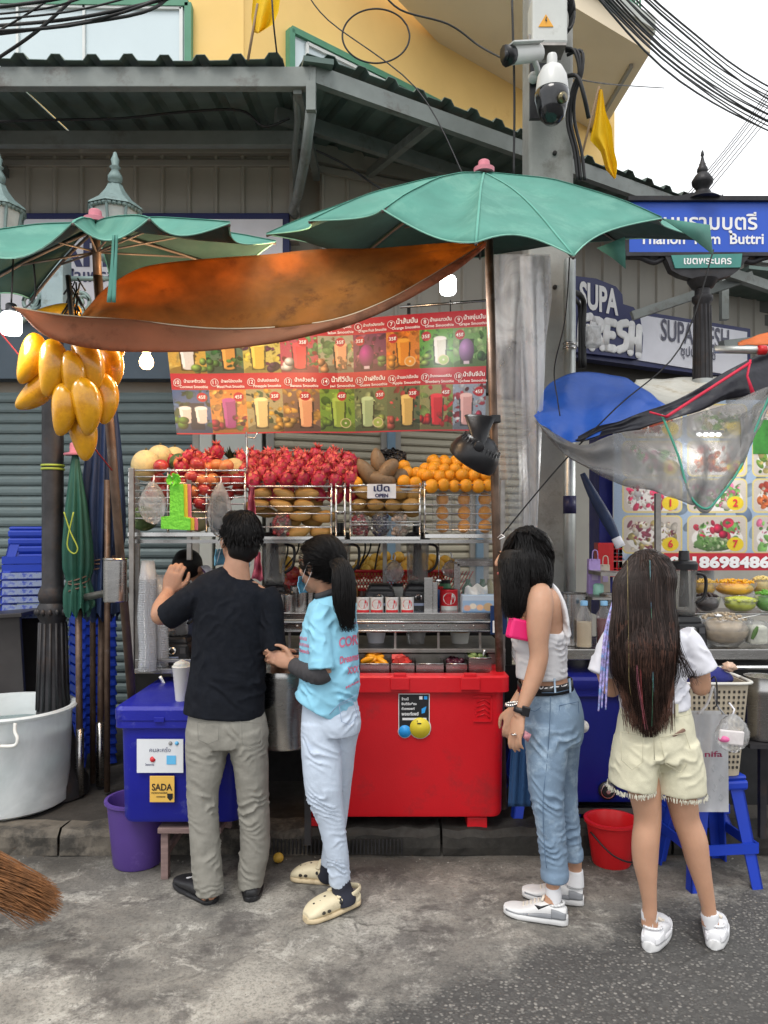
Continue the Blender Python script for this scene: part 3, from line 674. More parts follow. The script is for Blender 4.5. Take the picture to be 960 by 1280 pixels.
for j,off in enumerate((0,4,9)):
    mb.tube([P(706+off *.3,60+off,4.75),P(718+off,64,4.7),P(724+off *.4,90,4.7),P(716+off *.3,110+off,4.75),P(709+off,150,4.8),P(718+off,190,4.8),P(722+off,225,4.8)],.010,6,smooth=5)
mb.tube([P(710,95,4.75),P(722,96,4.7),P(730,120,4.7),P(736,148,4.75)],.013,6,smooth=5)
tag(mb.build('pole_cables',cable),'loops of black cable hanging down the right side of the concrete pole','cable')
# ---------------------------------------------------------------- overhead wires
def wire(pts,r,label=None,grp=None):
    m_=MB();m_.tube(pts,r,6,smooth=6);o=m_.build('wire',cable);tag(o,label,'wire',grp);return o
for i in range(14):
    y0=-46+i *7+R(-3,3);y1=96+i *3.9+R(-3,3)+(i%3)*5
    wire([P(700+i *2,y0 -70,3.0+R(-.1,.1)),P(850,(y0 +y1)/2+3+R(-7,7),4.1),P(980,y1 +22,5.4+i *.03),P(1180,y1 +105,7)],R(.0028,.006),'thin black wire in the thick bundle crossing the top right sky','wires in the top right bundle')
for i,(x0,x1)in enumerate(((846,990),(851,996),(856,1002),(862,1012),(868,1022),(874,1032))):
    wire([P(x0,258-i,9),P((x0 +x1)/2,172-i *3,9),P(x1,70-i *2,9)],.0055,'thin wire rising to the right behind the black finial','thin wires behind the finial')
for i,(a,b,c)in enumerate((((-30,12),(80,-3),(170,-30)),((-30,26),(90,14),(200,-14)),((-30,40),(110,28),(250,-22)),((-30,45),(130,22),(260,-25)),((-30,20),(60,10),(130,-12)),((-30,46),(160,20),(210,-2)),((-30,90),(45,40),(110,-20)),((-30,54),(30,20),(90,-20)),((-30,34),(100,22),(235,-8)))):
    wire([P(*a,3.4+i *.05),P(*b,3.5),P(*c,3.6)],R(.004,.008),'black wire sagging across the top left window','wires across the top left corner')
wire([P(470,-20,5),P(500,12,5),P(560,30,5),P(600,58,5),P(632,75,4.8)],.006,'black wire running from the top edge to the bullet camera')
wire([P(470+42*math.cos(t),45+34*math.sin(t),5)for t in np.linspace(-.4,5.9,18)],.006,'round loop of slack black wire against the yellow wall')
wire([P(700,95,4.8),P(760,105,5.5),P(830,110,7)],.004,'thin wire leaving the concrete pole to the right')
wire([P(378,-20,4.4),P(410,25,4.4),P(520,110,4.2),P(582,225,4.0)],.0035,'pale guy wire slanting down to the umbrella top')
wire([P(340,0,4.4),P(342,30,4.4),P(346,66,4.5)],.005,'short black wire beside the top yellow flag')
wire([P(640,0,4.6),P(643,120,4.6),P(642,220,4.6)],.007,'straight black cable down the left face of the pole')
wire([P(-10,152,4.6),P(60,150,4.9),P(150,148,4.9),P(230,140,4.9),P(300,138,4.9),P(330,158,4.9),P(362,148,4.9)],.008,'slack black cable tied along the awning underside')
wire([P(395,188,5.2),P(430,205,5.2),P(480,238,5),P(520,250,4.8)],.007,'black cable drooping behind the umbrella top')
# flags
flagm=M('yellow_flag_cloth',(.85,.55,.01),.7,var=.08,vs=6,transl=.35)
def flag(tip,base,poly,label,d):
    t=thing('flag',P(*base,d),label,'flag','yellow flags')
    m_=MB();m_.tube([P(*base,d),P(*tip,d)],.008,8);m_.build('pole',M('flag_pole_wood',(.25,.17,.1),.7),t)
    L_,R_=poly
    def fn(u,v):
        i=v *(len(L_)-1);k=min(int(i),len(L_)-2);f=i -k
        lx=L_[k][0]*(1-f)+L_[k +1][0]*f;rx=R_[k][0]*(1-f)+R_[k +1][0]*f;ly=L_[k][1]*(1-f)+L_[k +1][1]*f;ry=R_[k][1]*(1-f)+R_[k +1][1]*f
        return P(lx +(rx -lx)*u,ly +(ry -ly)*u,d -.01+.05*math.sin(u *9+v *2.5)*(.3+v))
    m_=MB();m_.grid(fn,18,22);m_.build('cloth',flagm,t)
flag((749,108),(722,215),([(749,111),(743,150),(737,175),(751,190),(757,212),(768,224)],[(753,112),(757,140),(765,160),(767,185),(772,205),(770,222)]),'yellow flag hanging beside the concrete pole against the sky',5.3)
flag((322,5),(310,75),([(318,-25),(316,0),(314,22),(316,40),(322,42)],[(350,-25),(350,0),(348,15),(342,30),(326,40)]),'yellow flag at the top edge left of centre',4.5)
# ---------------------------------------------------------------- street lamps and name sign
def lantern(par,c,s=1.0):
    l=thing('lantern',c,parent=par);m_=MB();l.scale=(s,s,s)
    m_.lathe([(0,.46),(.012,.45),(.02,.42),(.03,.40),(.022,.36),(.04,.345),(.022,.33),(.05,.28),(.05,.25),(.03,.235),(.055,.22)],c,16);m_.build('finial',pale_iron,l)
    m_=MB();m_.lathe([(.05,.22),(.075,.17),(.12,.11),(.19,.055),(.2,.04),(.18,.04),(0,.045)],c,8);m_.build('hood',pale_iron,l,smang=20)
    m_=MB()
    for k in range(8):
        a=math.pi *(k +.5)/4;b=math.pi *(k +1.5)/4 
        p0=c +V((math.cos(k *math.pi/4)*.175,math.sin(k *math.pi/4)*.175,.04));p1=c +V((math.cos(k *math.pi/4)*.11,math.sin(k *math.pi/4)*.11,-.3));m_.bar(p0,p1,.016,.016,up=(0,1,0))
        q=c +V((math.cos((k +1)*math.pi/4)*.175,math.sin((k +1)*math.pi/4)*.175,.04))
        for j in range(4):w_=p0.lerp(q,(j +.5)/4);m_.ball(w_ +V((0,0,-.01)),(.02,.02,.016),8,4)
    m_.lathe([(.115,-.3),(.09,-.33),(.04,-.36),(0,-.36)],c,8)
    m_.build('cage',pale_iron,l)
    m_=MB();m_.lathe([(.165,.035),(.105,-.295)],c,8);m_.build('glass',M('frosted_lantern_glass',(.42,.45,.43),.4,var=.15,vs=8),l,smang=20)
LD=4.7
lp=thing('street_lamp',P(64,1000,4.35),'black and pale green two arm lamp post behind the hanging mangoes','street lamp')
lx=P(66,0,4.35).x
mb=MB();mb.lathe([(.19,.12),(.19,.2),(.17,.24),(.14,.3),(.12,.42),(.105,.5),(.092,.55),(.082,.62),(.075,.8),(.071,1.0),(.068,1.10),(.08,1.12),(.088,1.15),(.08,1.18),(.068,1.2),(.076,1.22),(.078,1.25),(.068,1.28),(.058,1.3),(.058,2.2),(.056,2.85)],(lx,4.35,0),32);mb.build('post',dark_iron,lp,smang=40)
mb=MB()
for k in range(14):
    a=2*math.pi *k/14;mb.tube([(lx +math.cos(a)*.083,4.35+math.sin(a)*.083,.6),(lx +math.cos(a)*.069,4.35+math.sin(a)*.069,1.09)],.009,6)
    mb.ball((lx +math.cos(a)*.085,4.35+math.sin(a)*.085,1.15),(.015,.015,.02),8,5)
mb.build('fluting',dark_iron,lp)
mb=MB()
for z in (1.955,1.975):mb.lathe([(.063,z -.006),(.065,z),(.063,z +.006)],(lx,4.35,0),20)
mb.build('rope_tie',M('lime_string',(.35,.42,.05),.5,var=.2),lp)
mb=MB();mb.box((lx,4.4,3.0),(.125,.125,.5));mb.build('square_post',M('pale_post',rgb(140,160,165)[:3],.55,.2,var=.1,dirt=rgb(110,122,122),ds=8),lp,bevel=.006)
mb=MB()
for sx_ in (-1,1):
    for k in range(2):
        c0=V((lx +sx_ *(.13+k *.02),4.4,2.92-k *.0));mb.tube([c0 +V((sx_ *(.06*(1-t/9))*math.cos(t +k *3),0,(.06*(1-t/9))*math.sin(t +k *3)))for t in np.linspace(0,7,24)],.012,6)
    mb.tube([(lx +sx_ *.07,4.4,2.98),(lx +sx_ *.2,4.4,2.80),(lx +sx_ *.32,4.4,2.85),(lx +sx_ *.335,4.4,2.95),(lx +sx_ *.335,4.4,3.05)],.014,6,smooth=5)
    mb.tube([(lx +sx_ *.06,4.4,3.05),(lx +sx_ *.3,4.4,3.05)],.014,6)
mb.build('scroll_arm',pale_iron,lp)
for sx_ in (-1,1):lantern(lp,V((lx +sx_ *.335,4.4,3.41)),.80)
# right: black post with the street name board
fd=5.2
sx_=P(878,0,fd).x
st=thing('street_name_sign',(sx_,fd,.12),'black ornamental post carrying a blue street name board and small green board','street sign')
mb=MB();mb.lathe([(.12,.12),(.1,.3),(.075,.6),(.072,2.55),(.07,2.63)],(sx_,fd,0),24);mb.build('lower_post',M('grey_sleeve',(.35,.37,.37),.5,.4),st,smang=40)
mb=MB();mb.lathe([(.06,2.6),(.055,2.9),(.05,3.14),(.068,3.16),(.068,3.19),(.05,3.2),(.05,3.24),(.07,3.25),(.1,3.30)],(sx_,fd,0),20,flute=None)
for k in range(12):
    a=2*math.pi *k/12;mb.tube([(sx_ +math.cos(a)*.058,fd +math.sin(a)*.058,2.62),(sx_ +math.cos(a)*.05,fd +math.sin(a)*.05,3.13)],.008,5)
mb.build('post',dark_iron,st,smang=50)
mb=MB();z=lambda py:P(0,py,fd).z;X=lambda px:P(px,0,fd).x
mb.lathe([(.0,z(187)),(.008,z(190)),(.012,z(194)),(.007,z(196)),(.017,z(204)),(.022,z(205)),(.022,z(207)),(.034,z(211)),(.036,z(214)),(.03,z(216)),(.05,z(220)),(.07,z(226)),(.068,z(230)),(.05,z(234)),(.04,z(238)),(.055,z(241)),(.06,z(244)),(.09,z(247)),(.11,z(250))],(sx_,fd,0),24);mb.build('finial',dark_iron,st,smang=60)
mb=MB();mb.bar((X(783),fd,z(251)),(X(985),fd,z(251)),.09,.03);mb.bar((X(780),fd,z(320)),(X(985),fd,z(320)),.08,.025);mb.bar((X(783),fd,z(251)),(X(783),fd,z(320)),.03,.03,up=(0,1,0))
pl=[(X(836),z(253)),(X(848),z(247)),(X(862),z(243)),(X(890),z(243)),(X(903),z(248)),(X(915),z(253))]
mb.prism([(a -sx_,b)for a,b in pl],(sx_,fd -.03,0),(1,0,0),(0,0,1),(0,.06,0))
for px in (842,850,903,909):mb.tube([(X(px),fd,z(252)),(X(px),fd,z(243 if px in (850,903)else 246))],[.014,.003],8)
gp=[(828,320),(837,340),(848,346),(862,350),(872,356),(886,356),(896,350),(912,346),(920,340),(934,322),(936,318),(826,318)]
mb.prism([(X(a)-sx_,z(b))for a,b in gp],(sx_,fd -.035,0),(1,0,0),(0,0,1),(0,.07,0))
for s_ in (-1,1):
    mb.tube([(sx_ +s_ *.26,fd,z(322)),(sx_ +s_ *.33,fd,z(328)),(sx_ +s_ *.42,fd,z(322)),(sx_ +s_ *.5,fd,z(321))],.02,8,smooth=4)
mb.build('frame',dark_iron,st)
mb=MB();mb.box(((X(785)+X(985))/2,fd,(z(253)+z(319))/2),(X(985)-X(785),.03,z(253)-z(319)));mb.build('blue_board',blue_sign,st,bevel=.004)
mb=MB();yb=fd -.019;put_text(mb,'ถนนรามบุตรี',(X(945),yb,z(288)),u,v,w=X(945)-X(812),mi=0,bold=.018,align='R')
put_text(mb,'Thanon  Ram  Buttri',(X(953),yb,z(306)),u,v,w=X(953)-X(798),bold=.022,align='R');mb.build('lettering',white_txt,st)
mb=MB();gq=[(836,322),(924,320),(922,337),(841,338)];mb.prism([(X(a)-sx_,z(b))for a,b in gq],(sx_,fd -.045,0),(1,0,0),(0,0,1),(0,.012,0));mb.build('green_board',M('green_sign',rgb(64,132,124)[:3],.4),st)
mb=MB();put_text(mb,'เขตพระนคร',(X(881),fd -.048,z(333)),u,v,w=X(910)-X(851),bold=.02);mb.build('lettering',white_txt,st)
# right-hand background: lean-to roof, dark shop interior
rb=thing('market_roof',(4,7,0),'grey steel frame and slatted roof of the market hall at the right edge','roof')
mb=MB();mb.bar((2.9,6.6,3.2),(5.5,7.8,3.75),.06,.08);mb.bar((2.3,6.0,3.75),(5.5,7.4,3.35),.06,.08);mb.bar(P(905,345,6.6),P(905,400,6.6),.06,.06,up=(0,1,0));mb.bar(P(790,395,6.3),P(940,345,6.3),.05,.07);mb.bar(P(905,318,5.8),P(990,330,6.4),.06,.06);mb.build('steel_frame',grey_tr,rb)
for i in range(9):
    mb=MB();a=V((3.0,7.75-i *.02,3.35+i *.13));mb.bar(a,a +V((5,.5,0)),.02,.11);mb.build('slat',M('slatted_grey',(.12,.12,.11),.6),rb)
mb=MB();mb.bar((3.1,7.4,3.95),(6.5,8.2,3.9),1.2,.03);mb.build('roof_sheet',roof_m,rb)
# ================================================================ the fruit stall
D0=4.10
def X(px,d=D0):return (px -480)*d/FPX
def Z(py,d=D0):return EYE -(py -HZ)*d/FPX
XR,YR_,ZU=V((1,0,0)),V((0,1,0)),V((0,0,1))
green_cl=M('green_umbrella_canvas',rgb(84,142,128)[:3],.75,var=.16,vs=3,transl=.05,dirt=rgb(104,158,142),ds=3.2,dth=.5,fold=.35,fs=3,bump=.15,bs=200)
green_shade=M('umbrella_underside_shade',(.010,.040,.036),.8,var=.25,vs=4)  # near-black canopy undersides: their shade is put into the colour
rib_m=M('umbrella_rib_steel',(.12,.1,.09),.5,.5)
rust_pole=M('rusty_pole',(.13,.085,.06),.5,.5,var=.4,vs=10,dirt=(.25,.22,.2,1),ds=6,dth=.55)
pink_m=M('pink_cap',(.6,.2,.25),.5)
def umbrella(lab,apex,tips,sag,pole,skip=(),bulge=.05):
    t=thing('market_umbrella',pole[1],lab,'umbrella','green market umbrellas');A=P(*apex);T=[P(*q)for q in tips];n=len(T)
    for i in range(n):
        if i in skip:continue
        a,b=T[i],T[(i +1)%n];sg_=sag[i];m_=MB()
        def fn(u,v):
            h=a.lerp(b,u);w_=4*u *(1-u);h=h +V((0,0,-sg_ *w_ *.8))+(A -h)*(.10*w_)
            p=A.lerp(h,v);p.z+=bulge *math.sin(v *math.pi)-.032*w_ *math.sin(v *3.1)+.008*NZ.noise(p *5);return p
        m_.grid(fn,16,16);o_=m_.build('canopy_panel',[green_shade,green_cl],t,solid=.003);o_.modifiers['t'].material_offset=1
        m_=MB();m_.tube([A +V((0,0,-.03)),A.lerp(a,.5)+V((0,0,bulge -.02)),a +V((0,0,-.008))],.007,6,smooth=4);m_.tube([a.lerp(A,.45),V((pole[0].x,pole[0].y,pole[0].z)).lerp(A,.45)],.005,5);m_.build('rib',rib_m,t)
    m_=MB()
    for i in range(n):
        if i not in skip:a,b=T[i],T[(i +1)%n];m_.tube([(lambda h,w_:h +V((0,0,-sag[i]*w_ *.8))+(A -h)*(.10*w_))(a.lerp(b,k/12),4*(k/12)*(1-k/12))for k in range(13)],.0035,5)
    m_.build('hem',M('hem_tape',rgb(124,180,162)[:3],.7),t)
    for i in range(n):
        m_=MB();m_.tube([A.lerp(T[i],1-k/12)+V((0,0,bulge *math.sin(k/12*math.pi)+.003+.008*NZ.noise(A.lerp(T[i],1-k/12)*5)))for k in range(13)],[(.006,.002)]*13,6);m_.build('seam',M('seam_tape',rgb(92,156,140)[:3],.7),t)
    m_=MB();m_.lathe([(.05,-.01),(.052,.01),(.03,.02),(.028,.045),(.022,.05),(0,.05)],A +V((0,0,.01)),16);m_.build('cap',pink_m,t,smang=40)
    m_=MB();m_.tube([pole[0],pole[1]],.021,12);m_.tube([A,pole[0]],.02,10);m_.build('pole',rust_pole,t)
    return t
ub=umbrella('large faded green umbrella over the middle of the fruit stall',(605,216,3.8),
    [(595,303,2.85),(717,320,2.95),(827,273,3.45),(889,300,4.1),(770,300,4.7),(600,322,5.0),(440,330,4.7),(333,293,4.1),(386,276,3.5),(478,262,3.1)],
    [-.02,.02,.02,.03,.03,.03,.03,.04,.04,.09],(P(611,300,3.78),P(629,1010,3.98)))
mb=MB();mb.add([P(828,273,3.45),P(887,281,3.8),P(891,318,3.8),P(868,300,3.7)],[(0,1,2,3)]);mb.add([P(746,310,3.6),P(781,296,3.6),P(782,336,3.65),P(765,322,3.62)],[(0,1,2,3)]);mb.build('loose_flap',green_cl,ub,solid=.003)
ul=umbrella('green umbrella at the left edge whose scalloped hem hangs over the mangoes',(119,279,3.5),
    [(-70,300,3.1),(91,278,2.7),(187,273,2.75),(287,279,3.1),(345,302,3.7),(322,352,4.0),(148,388,4.0),(38,374,3.5),(-60,378,3.3)],
    [.13,.09,.07,.06,.03,.02,.0,.0,.0],(P(122,345,3.5),P(167,900,3.8)),skip=(6,),bulge=.02)
mb=MB()
for dx in (0,6):mb.tube([P(143+dx *.3,294,2.78),P(141+dx *.4,330,2.78),P(136+dx,378,2.78)],[(.008,.002),(.009,.002),(.008,.002)],6,smooth=4)
mb.build('tie_strap',green_cl,ul)
orange_cl=M('orange_brown_tarp',rgb(168,116,86)[:3],.75,var=.15,vs=4,bump=.3,bs=120,transl=.45,dirt=rgb(120,80,58),ds=5,dth=.52,fold=.3,fs=5)
def ribbon(top,bot,nu,nv,ripple=.01,frq=6,sagd=0):
    T=[V(x)for x in catmull(top,8)];B=[V(x)for x in catmull(bot,8)]
    def at(L,u):i=u *(len(L)-1);k=min(int(i),len(L)-2);return L[k].lerp(L[k +1],i -k)
    def fn(u,v):
        p=at(T,u).lerp(at(B,u),v);p.y+=sagd *math.sin(v *math.pi)+ripple *NZ.noise(V((u *frq,v *3,1.3)))*2;p.z+=ripple *NZ.noise(V((u *frq,v *3,7.7)));return p
    m_=MB();m_.grid(fn,nu,nv);return m_
tp=thing('tarp',P(300,400,3.4),'rust orange tarpaulin sagging under the umbrellas above the menu banner','tarpaulin')
lip=[(18,384,3.05),(80,394,3.12),(160,400,3.2),(280,411,3.3),(400,403,3.35),(480,377,3.4),(560,332,3.5),(606,304,3.6)]
bot=[(24,388,3.04),(64,424,3.08),(140,438,3.12),(250,439,3.2),(370,424,3.25),(460,397,3.3),(550,352,3.4),(607,309,3.55)]
topc=[(100,400,3.3),(107,385,3.35),(134,358,3.4),(165,342,3.42),(213,328,3.45),(300,318,3.55),(380,312,3.65),(460,308,3.7),(550,303,3.7),(604,302,3.7)]
lip2=[(128,398,3.18)]+lip[2:]
ribbon([P(*q)for q in topc],[P(*q)for q in [(102,400,3.18),(112,400,3.19),(130,400,3.2),(160,401,3.22),(200,405,3.25),(280,412,3.32),(400,404,3.37),(480,378,3.42),(560,333,3.52),(606,305,3.6)]],60,24,.02,7).build('ceiling_sheet',M('tarp_inner_shaded',(.34,.15,.03),.8,var=.3,vs=5,transl=.5,dirt=(.20,.08,.02,1),ds=7,dth=.56,fold=.4,fs=5),tp,solid=.002)  # inner side coloured darker: its weaker daylight is put into the colour
ribbon([P(*q)for q in lip],[P(*q)for q in bot],60,10,.008,9,-.03).build('front_flap',orange_cl,tp,solid=.002)
mb=MB();mb.tube([P(*q)for q in lip],.0035,6,smooth=6);mb.build('rope_hem',M('pale_rope',(.6,.5,.35),.7),tp)
# bulbs
def bulb(px,py,d,kind,lab,energy,cord=True):
    t=thing('light_bulb',P(px,py,d),lab,'light bulb','lit bulbs over the stall');c=P(px,py,d);warm=kind=='warm'
    m_=MB()
    if warm:m_.lathe([(.0,-.04),(.02,-.036),(.033,-.02),(.036,0),(.03,.02),(.02,.035),(.018,.045)],c,18);m_.build('glass',M('warm_glow',(1,.8,.5),.3,emis=(1,.62,.28,1),es=9),t);col=(1,.65,.35)
    else:m_.lathe([(0,-.045),(.034,-.043),(.042,-.03),(.042,.03),(.034,.045)],c,20);m_.build('glass',M('cool_glow',(1,1,1),.3,emis=(.95,1,1,1),es=7),t);col=(1,1,.98)
    m_=MB();m_.lathe([(.022,.045),(.022,.08),(.016,.085),(.0,.085)],c,12);m_.build('socket',white_pnl if warm else black_pl,t)
    if cord:m_=MB();m_.tube([c +V((0,0,.08)),c +V((.005,.01,.3))],.004,6);m_.build('cord',cable,t)
    l=bpy.data.lights.new('bulb_light','POINT');l.energy=energy;l.color=col;l.shadow_soft_size=.06;lo=bpy.data.objects.new('bulb_light',l);COL.objects.link(lo);lo.parent=t;lo.location=(0,-.08,-.04)
bulb(183,452,3.9,'warm','warm round light bulb below the tarp left of the menu banner',5)
bulb(560,357,3.9,'cool','bright white bulb under the big umbrella above the banner',9)
bulb(14,405,3.2,'cool','bright white bulb hanging at the left edge beside the mangoes',4)
bulb(360,352,3.80,'warm','warm bulb glowing through the tarp right of centre',9,False)
bulb(205,380,3.58,'warm','warm bulb glowing through the tarp near its left end',7,False)
bulb(285,364,3.70,'warm','warm bulb glowing through the middle of the tarp',5,False)
# ---------------------------------------------------------------- menu banner
def glass_pic(c,x,w,y0,y1,col,col2=None,foam=None,x1s=.78):
    c.poly([(x -w/2,y0),(x +w/2,y0),(x +w/2*x1s,y1),(x -w/2*x1s,y1)],col)
    c.poly([(x -w/2,y0),(x -w/2*.5,y0),(x -w/2*.42,y1),(x -w/2*x1s,y1)],tuple(min(255,q *1.12+12)for q in col))
    c.ell(x,y0,w/2,w *.17,foam or tuple(min(255,q *1.15+15)for q in col));c.ell(x,y1,w/2*x1s,w *.12,col)
BW,BH=540,210
cv=Canvas(BW,BH,(205,38,52));cwid=BW/9
cells=[ # (bg, accents, glass colour, extra fruit)
 [((214,170,60),[(235,200,90)],(225,222,215),(150,190,80)),((90,120,90),[(60,130,60),(120,90,70)],(215,150,60),(90,140,60)),((205,190,90),[(225,205,70),(90,40,70)],(225,190,70),(80,50,80)),((190,70,90),[(225,60,60),(90,150,80)],(220,50,60),(240,235,225)),
  ((170,170,140),[(235,150,90),(110,150,90)],(235,160,110),(240,170,110)),((120,50,90),[(150,40,90),(90,30,70),(170,80,110)],(185,30,150),(120,170,90)),((225,130,40),[(240,150,30),(235,120,20)],(235,140,30),(245,160,50)),((95,170,55),[(120,195,70),(70,150,50)],(225,230,220),(160,200,90)),((110,165,90),[(80,150,60),(150,190,120)],(170,120,190),(60,120,60))],
 [((60,95,150),[(50,90,60),(70,110,160)],(235,215,205),(90,150,50)),((225,140,50),[(235,160,70)],(160,50,130),(190,40,70)),((170,160,110),[(60,100,60),(220,170,50)],(225,200,130),(215,160,60)),((130,100,80),[(225,170,70),(200,140,60)],(230,160,110),(215,170,80)),
  ((120,165,50),[(90,140,40),(150,190,60)],(150,180,60),(110,150,40)),((100,125,80),[(70,100,60),(150,170,110)],(165,195,140),(170,200,90)),((95,110,75),[(50,80,50),(180,60,60)],(215,180,95),(200,90,80)),((150,150,90),[(210,40,40),(120,150,70)],(215,30,40),(215,40,40)),((150,170,195),[(190,60,80),(170,180,190)],(225,170,170),(200,60,90))]]
rows=[(24,86),(122,206)]
for r in range(2):
    y0,y1=(30,98)if r==0 else (128,207)
    for i,(bgc,acc,gc,fr)in enumerate(cells[r]):
        sub=Canvas(int(cwid)+1,y1 -y0,bgc);w_,h_=sub.w,sub.h
        sub.speck(0,0,w_,h_,acc,34,2,9);sub.speck(0,0,w_,h_,[tuple(q *.55 for q in acc[0]),tuple(min(255,q *1.25)for q in acc[-1])],16,1.5,5);sub.ell(w_ *.5,h_ *.95,w_ *.5,h_ *.16,tuple(q *.7 for q in bgc))
        sub.a*=(1+.12*(np.random.rand(h_,w_,1)-.5))
        gx_=w_ *(.5+.12*math.sin(i *2.1+r));gw=w_ *.36
        sub.poly([(gx_ -gw *.6,h_ *.3),(gx_ +gw *.62,h_ *.3),(gx_ +gw *.5,h_ *.92),(gx_ -gw *.5,h_ *.92)],tuple(q *.45 for q in bgc))
        if (r,i)==(1,0):glass_pic(sub,w_ *.3,gw *.9,h_ *.42,h_ *.75,gc);glass_pic(sub,w_ *.72,gw *.9,h_ *.42,h_ *.75,gc)
        elif (r,i)in ((0,5),(0,8)):sub.ell(gx_,h_ *.58,gw *.62,h_ *.3,gc,.5);sub.rect(gx_ -5,h_ *.85,gx_ +5,h_ *.93,(220,200,220))
        else:glass_pic(sub,gx_,gw,h_ *.24,h_ *.86,gc)
        for k in range(4):sub.ell(w_ *(.12 if gx_>w_/2 else .8)+R(-6,9),h_ *R(.68,.92),R(5,9),R(5,8),fr,.7)
        if (r,i)in ((0,6),(0,7),(1,5),(1,4)):
            for rr_,cc in ((10,(235,215,170)),(8.5,fr),(2,(240,235,210))):sub.ell(w_ *.7,h_ *.8,rr_,rr_ *.9,cc)
        elif i%3==1:sub.speck(w_ *.55,h_ *.6,w_ -4,h_ -6,[fr,tuple(q *.6 for q in fr),(80,110,60)],12,3,6)
        bx_=w_ *(.78 if r else .2)if i not in (3,4)else w_ *.6
        sub.ell(bx_,h_ *.17,8.5,8.5,(205,30,45))
        x0_=int(i *cwid);cv.a[y0:y1,x0_:x0_ +sub.w]=sub.a[:,:min(sub.w,BW -x0_)]
cv.a*=(1+.05*(np.random.rand(BH,BW,1)-.5));cv.a=np.clip(cv.a *.88+cv.a.mean(2,keepdims=True)*.10+6,0,255)
bd=4.55
btl,bmid_t,btr,bbr,bmid_b,bbl=P(205,400,bd),P(420,400,bd),P(609,386,bd -.1),P(607,538,bd -.1),P(424,541,bd),P(221,543,bd)
mn=thing('menu_banner',P(410,540,bd),'wide red smoothie menu banner with pictures of fruit drinks and prices','banner')
def bfn(u,v):
    k=.5
    top=btl.lerp(bmid_t,u/k)if u<k else bmid_t.lerp(btr,(u -k)/(1-k));bo=bbl.lerp(bmid_b,u/k)if u<k else bmid_b.lerp(bbr,(u -k)/(1-k))
    p=top.lerp(bo,v);p.y+=.012*math.sin(u *14)*(.4+v);return p
cv.mesh('printed_sheet',bfn,mn,gain=.72)
mb=MB()
def bput(txt,cx,cy,w,h,mi=0,bold=.02):
    o=bfn(cx/BW,cy/BH);u_=(bfn(min(1,(cx +5)/BW),cy/BH)-bfn((cx -5)/BW,cy/BH)).normalized();v_=(bfn(cx/BW,(cy -4)/BH)-bfn(cx/BW,(cy +4)/BH)).normalized()
    n_=u_.cross(v_)*1;n_=-n_ if n_.y>0 else n_
    put_text(mb,txt,o +V((0,-.006,0)),u_,v_,h=h,w=w,mi=mi,bold=bold)
names=[("น้ำแตงโมปั่น","Watermelon Smoothie"),("น้ำมะม่วงปั่น","Mango Smoothie"),("น้ำสับปะรดปั่น","Pineapple Smoothie"),("น้ำแตงโมปั่น","Watermelon Smoothie"),("น้ำแคนตาลูปปั่น","Melon Smoothie"),("น้ำแก้วมังกรปั่น","Dragon Fruit Smoothie"),("น้ำส้มปั่น","Orange Smoothie"),("น้ำมะนาวปั่น","Lime Smoothie"),("น้ำองุ่นปั่น","Grape Smoothie"),
 ("น้ำมะพร้าวปั่น","Coconut Smoothie"),("น้ำผลไม้รวมปั่น","Mixed Fruit Smoothie"),("น้ำสับปะรดปั่น","Pineapple Smoothie"),("น้ำกล้วยปั่น","Banana Smoothie"),("น้ำกีวีปั่น","Kiwi Smoothie"),("น้ำฝรั่งปั่น","Guava Smoothie"),("น้ำแอปเปิ้ลปั่น","Apple Smoothie"),("น้ำสตรอเบอรี่ปั่น","Strawberry Smoothie"),("น้ำลิ้นจี่ปั่น","Lychee Smoothie")]
mm=BW/.92/2.05
for i in range(18):
    r,c=divmod(i,9);x=c *cwid;y=0 if r==0 else 99
    if r==0 and c<3:continue
    bput(names[i][0],x +38,y +16,.125,None);bput(names[i][1],x +36,y +26,.165,.016,bold=.012)
    bput(str(i +1),x +10,y +19,None,.023,bold=.01)
for i in range(18):
    r,c=divmod(i,9);pr={0:"35฿"}.get(0);pr="45฿" if i in (8,9,10,13,16,17)else "35฿";w_=int(cwid)+1
    bx_=w_ *(.78 if r else .2)if c not in (3,4)else w_ *.6
    if i>2:bput(pr,c *cwid +bx_,((30,98)if r==0 else (128,207))[0]+(68 if r==0 else 79)*.17+3.5,.046,.02,bold=.015)
mb.build('lettering',white_txt,mn)
mb=MB()
for i in range(18):
    r,c=divmod(i,9)
    if r==0 and c<3:continue
    o=bfn((c *cwid +10)/BW,((0 if r==0 else 99)+16)/BH)+V((0,-.004,0));mb.tube([o +V((.022*math.cos(a),0,.022*math.sin(a)))for a in np.linspace(0,2*math.pi,20)],.0016,4)
mb.build('number_ring',white_txt,mn)
mb=MB();mb.tube([P(500,384,4.5),P(655,372,4.5)],.008,8);tag(mb.build('hanging_rod',steel),'thin steel rod from which the menu banner hangs','rod')
mb=MB();mb.box(P(511,386,4.53),(.02,.02,.06));mb.tube([P(563,375,4.5),P(563,390,4.5)],.004,6);mb.build('hook',black_pl,mn)
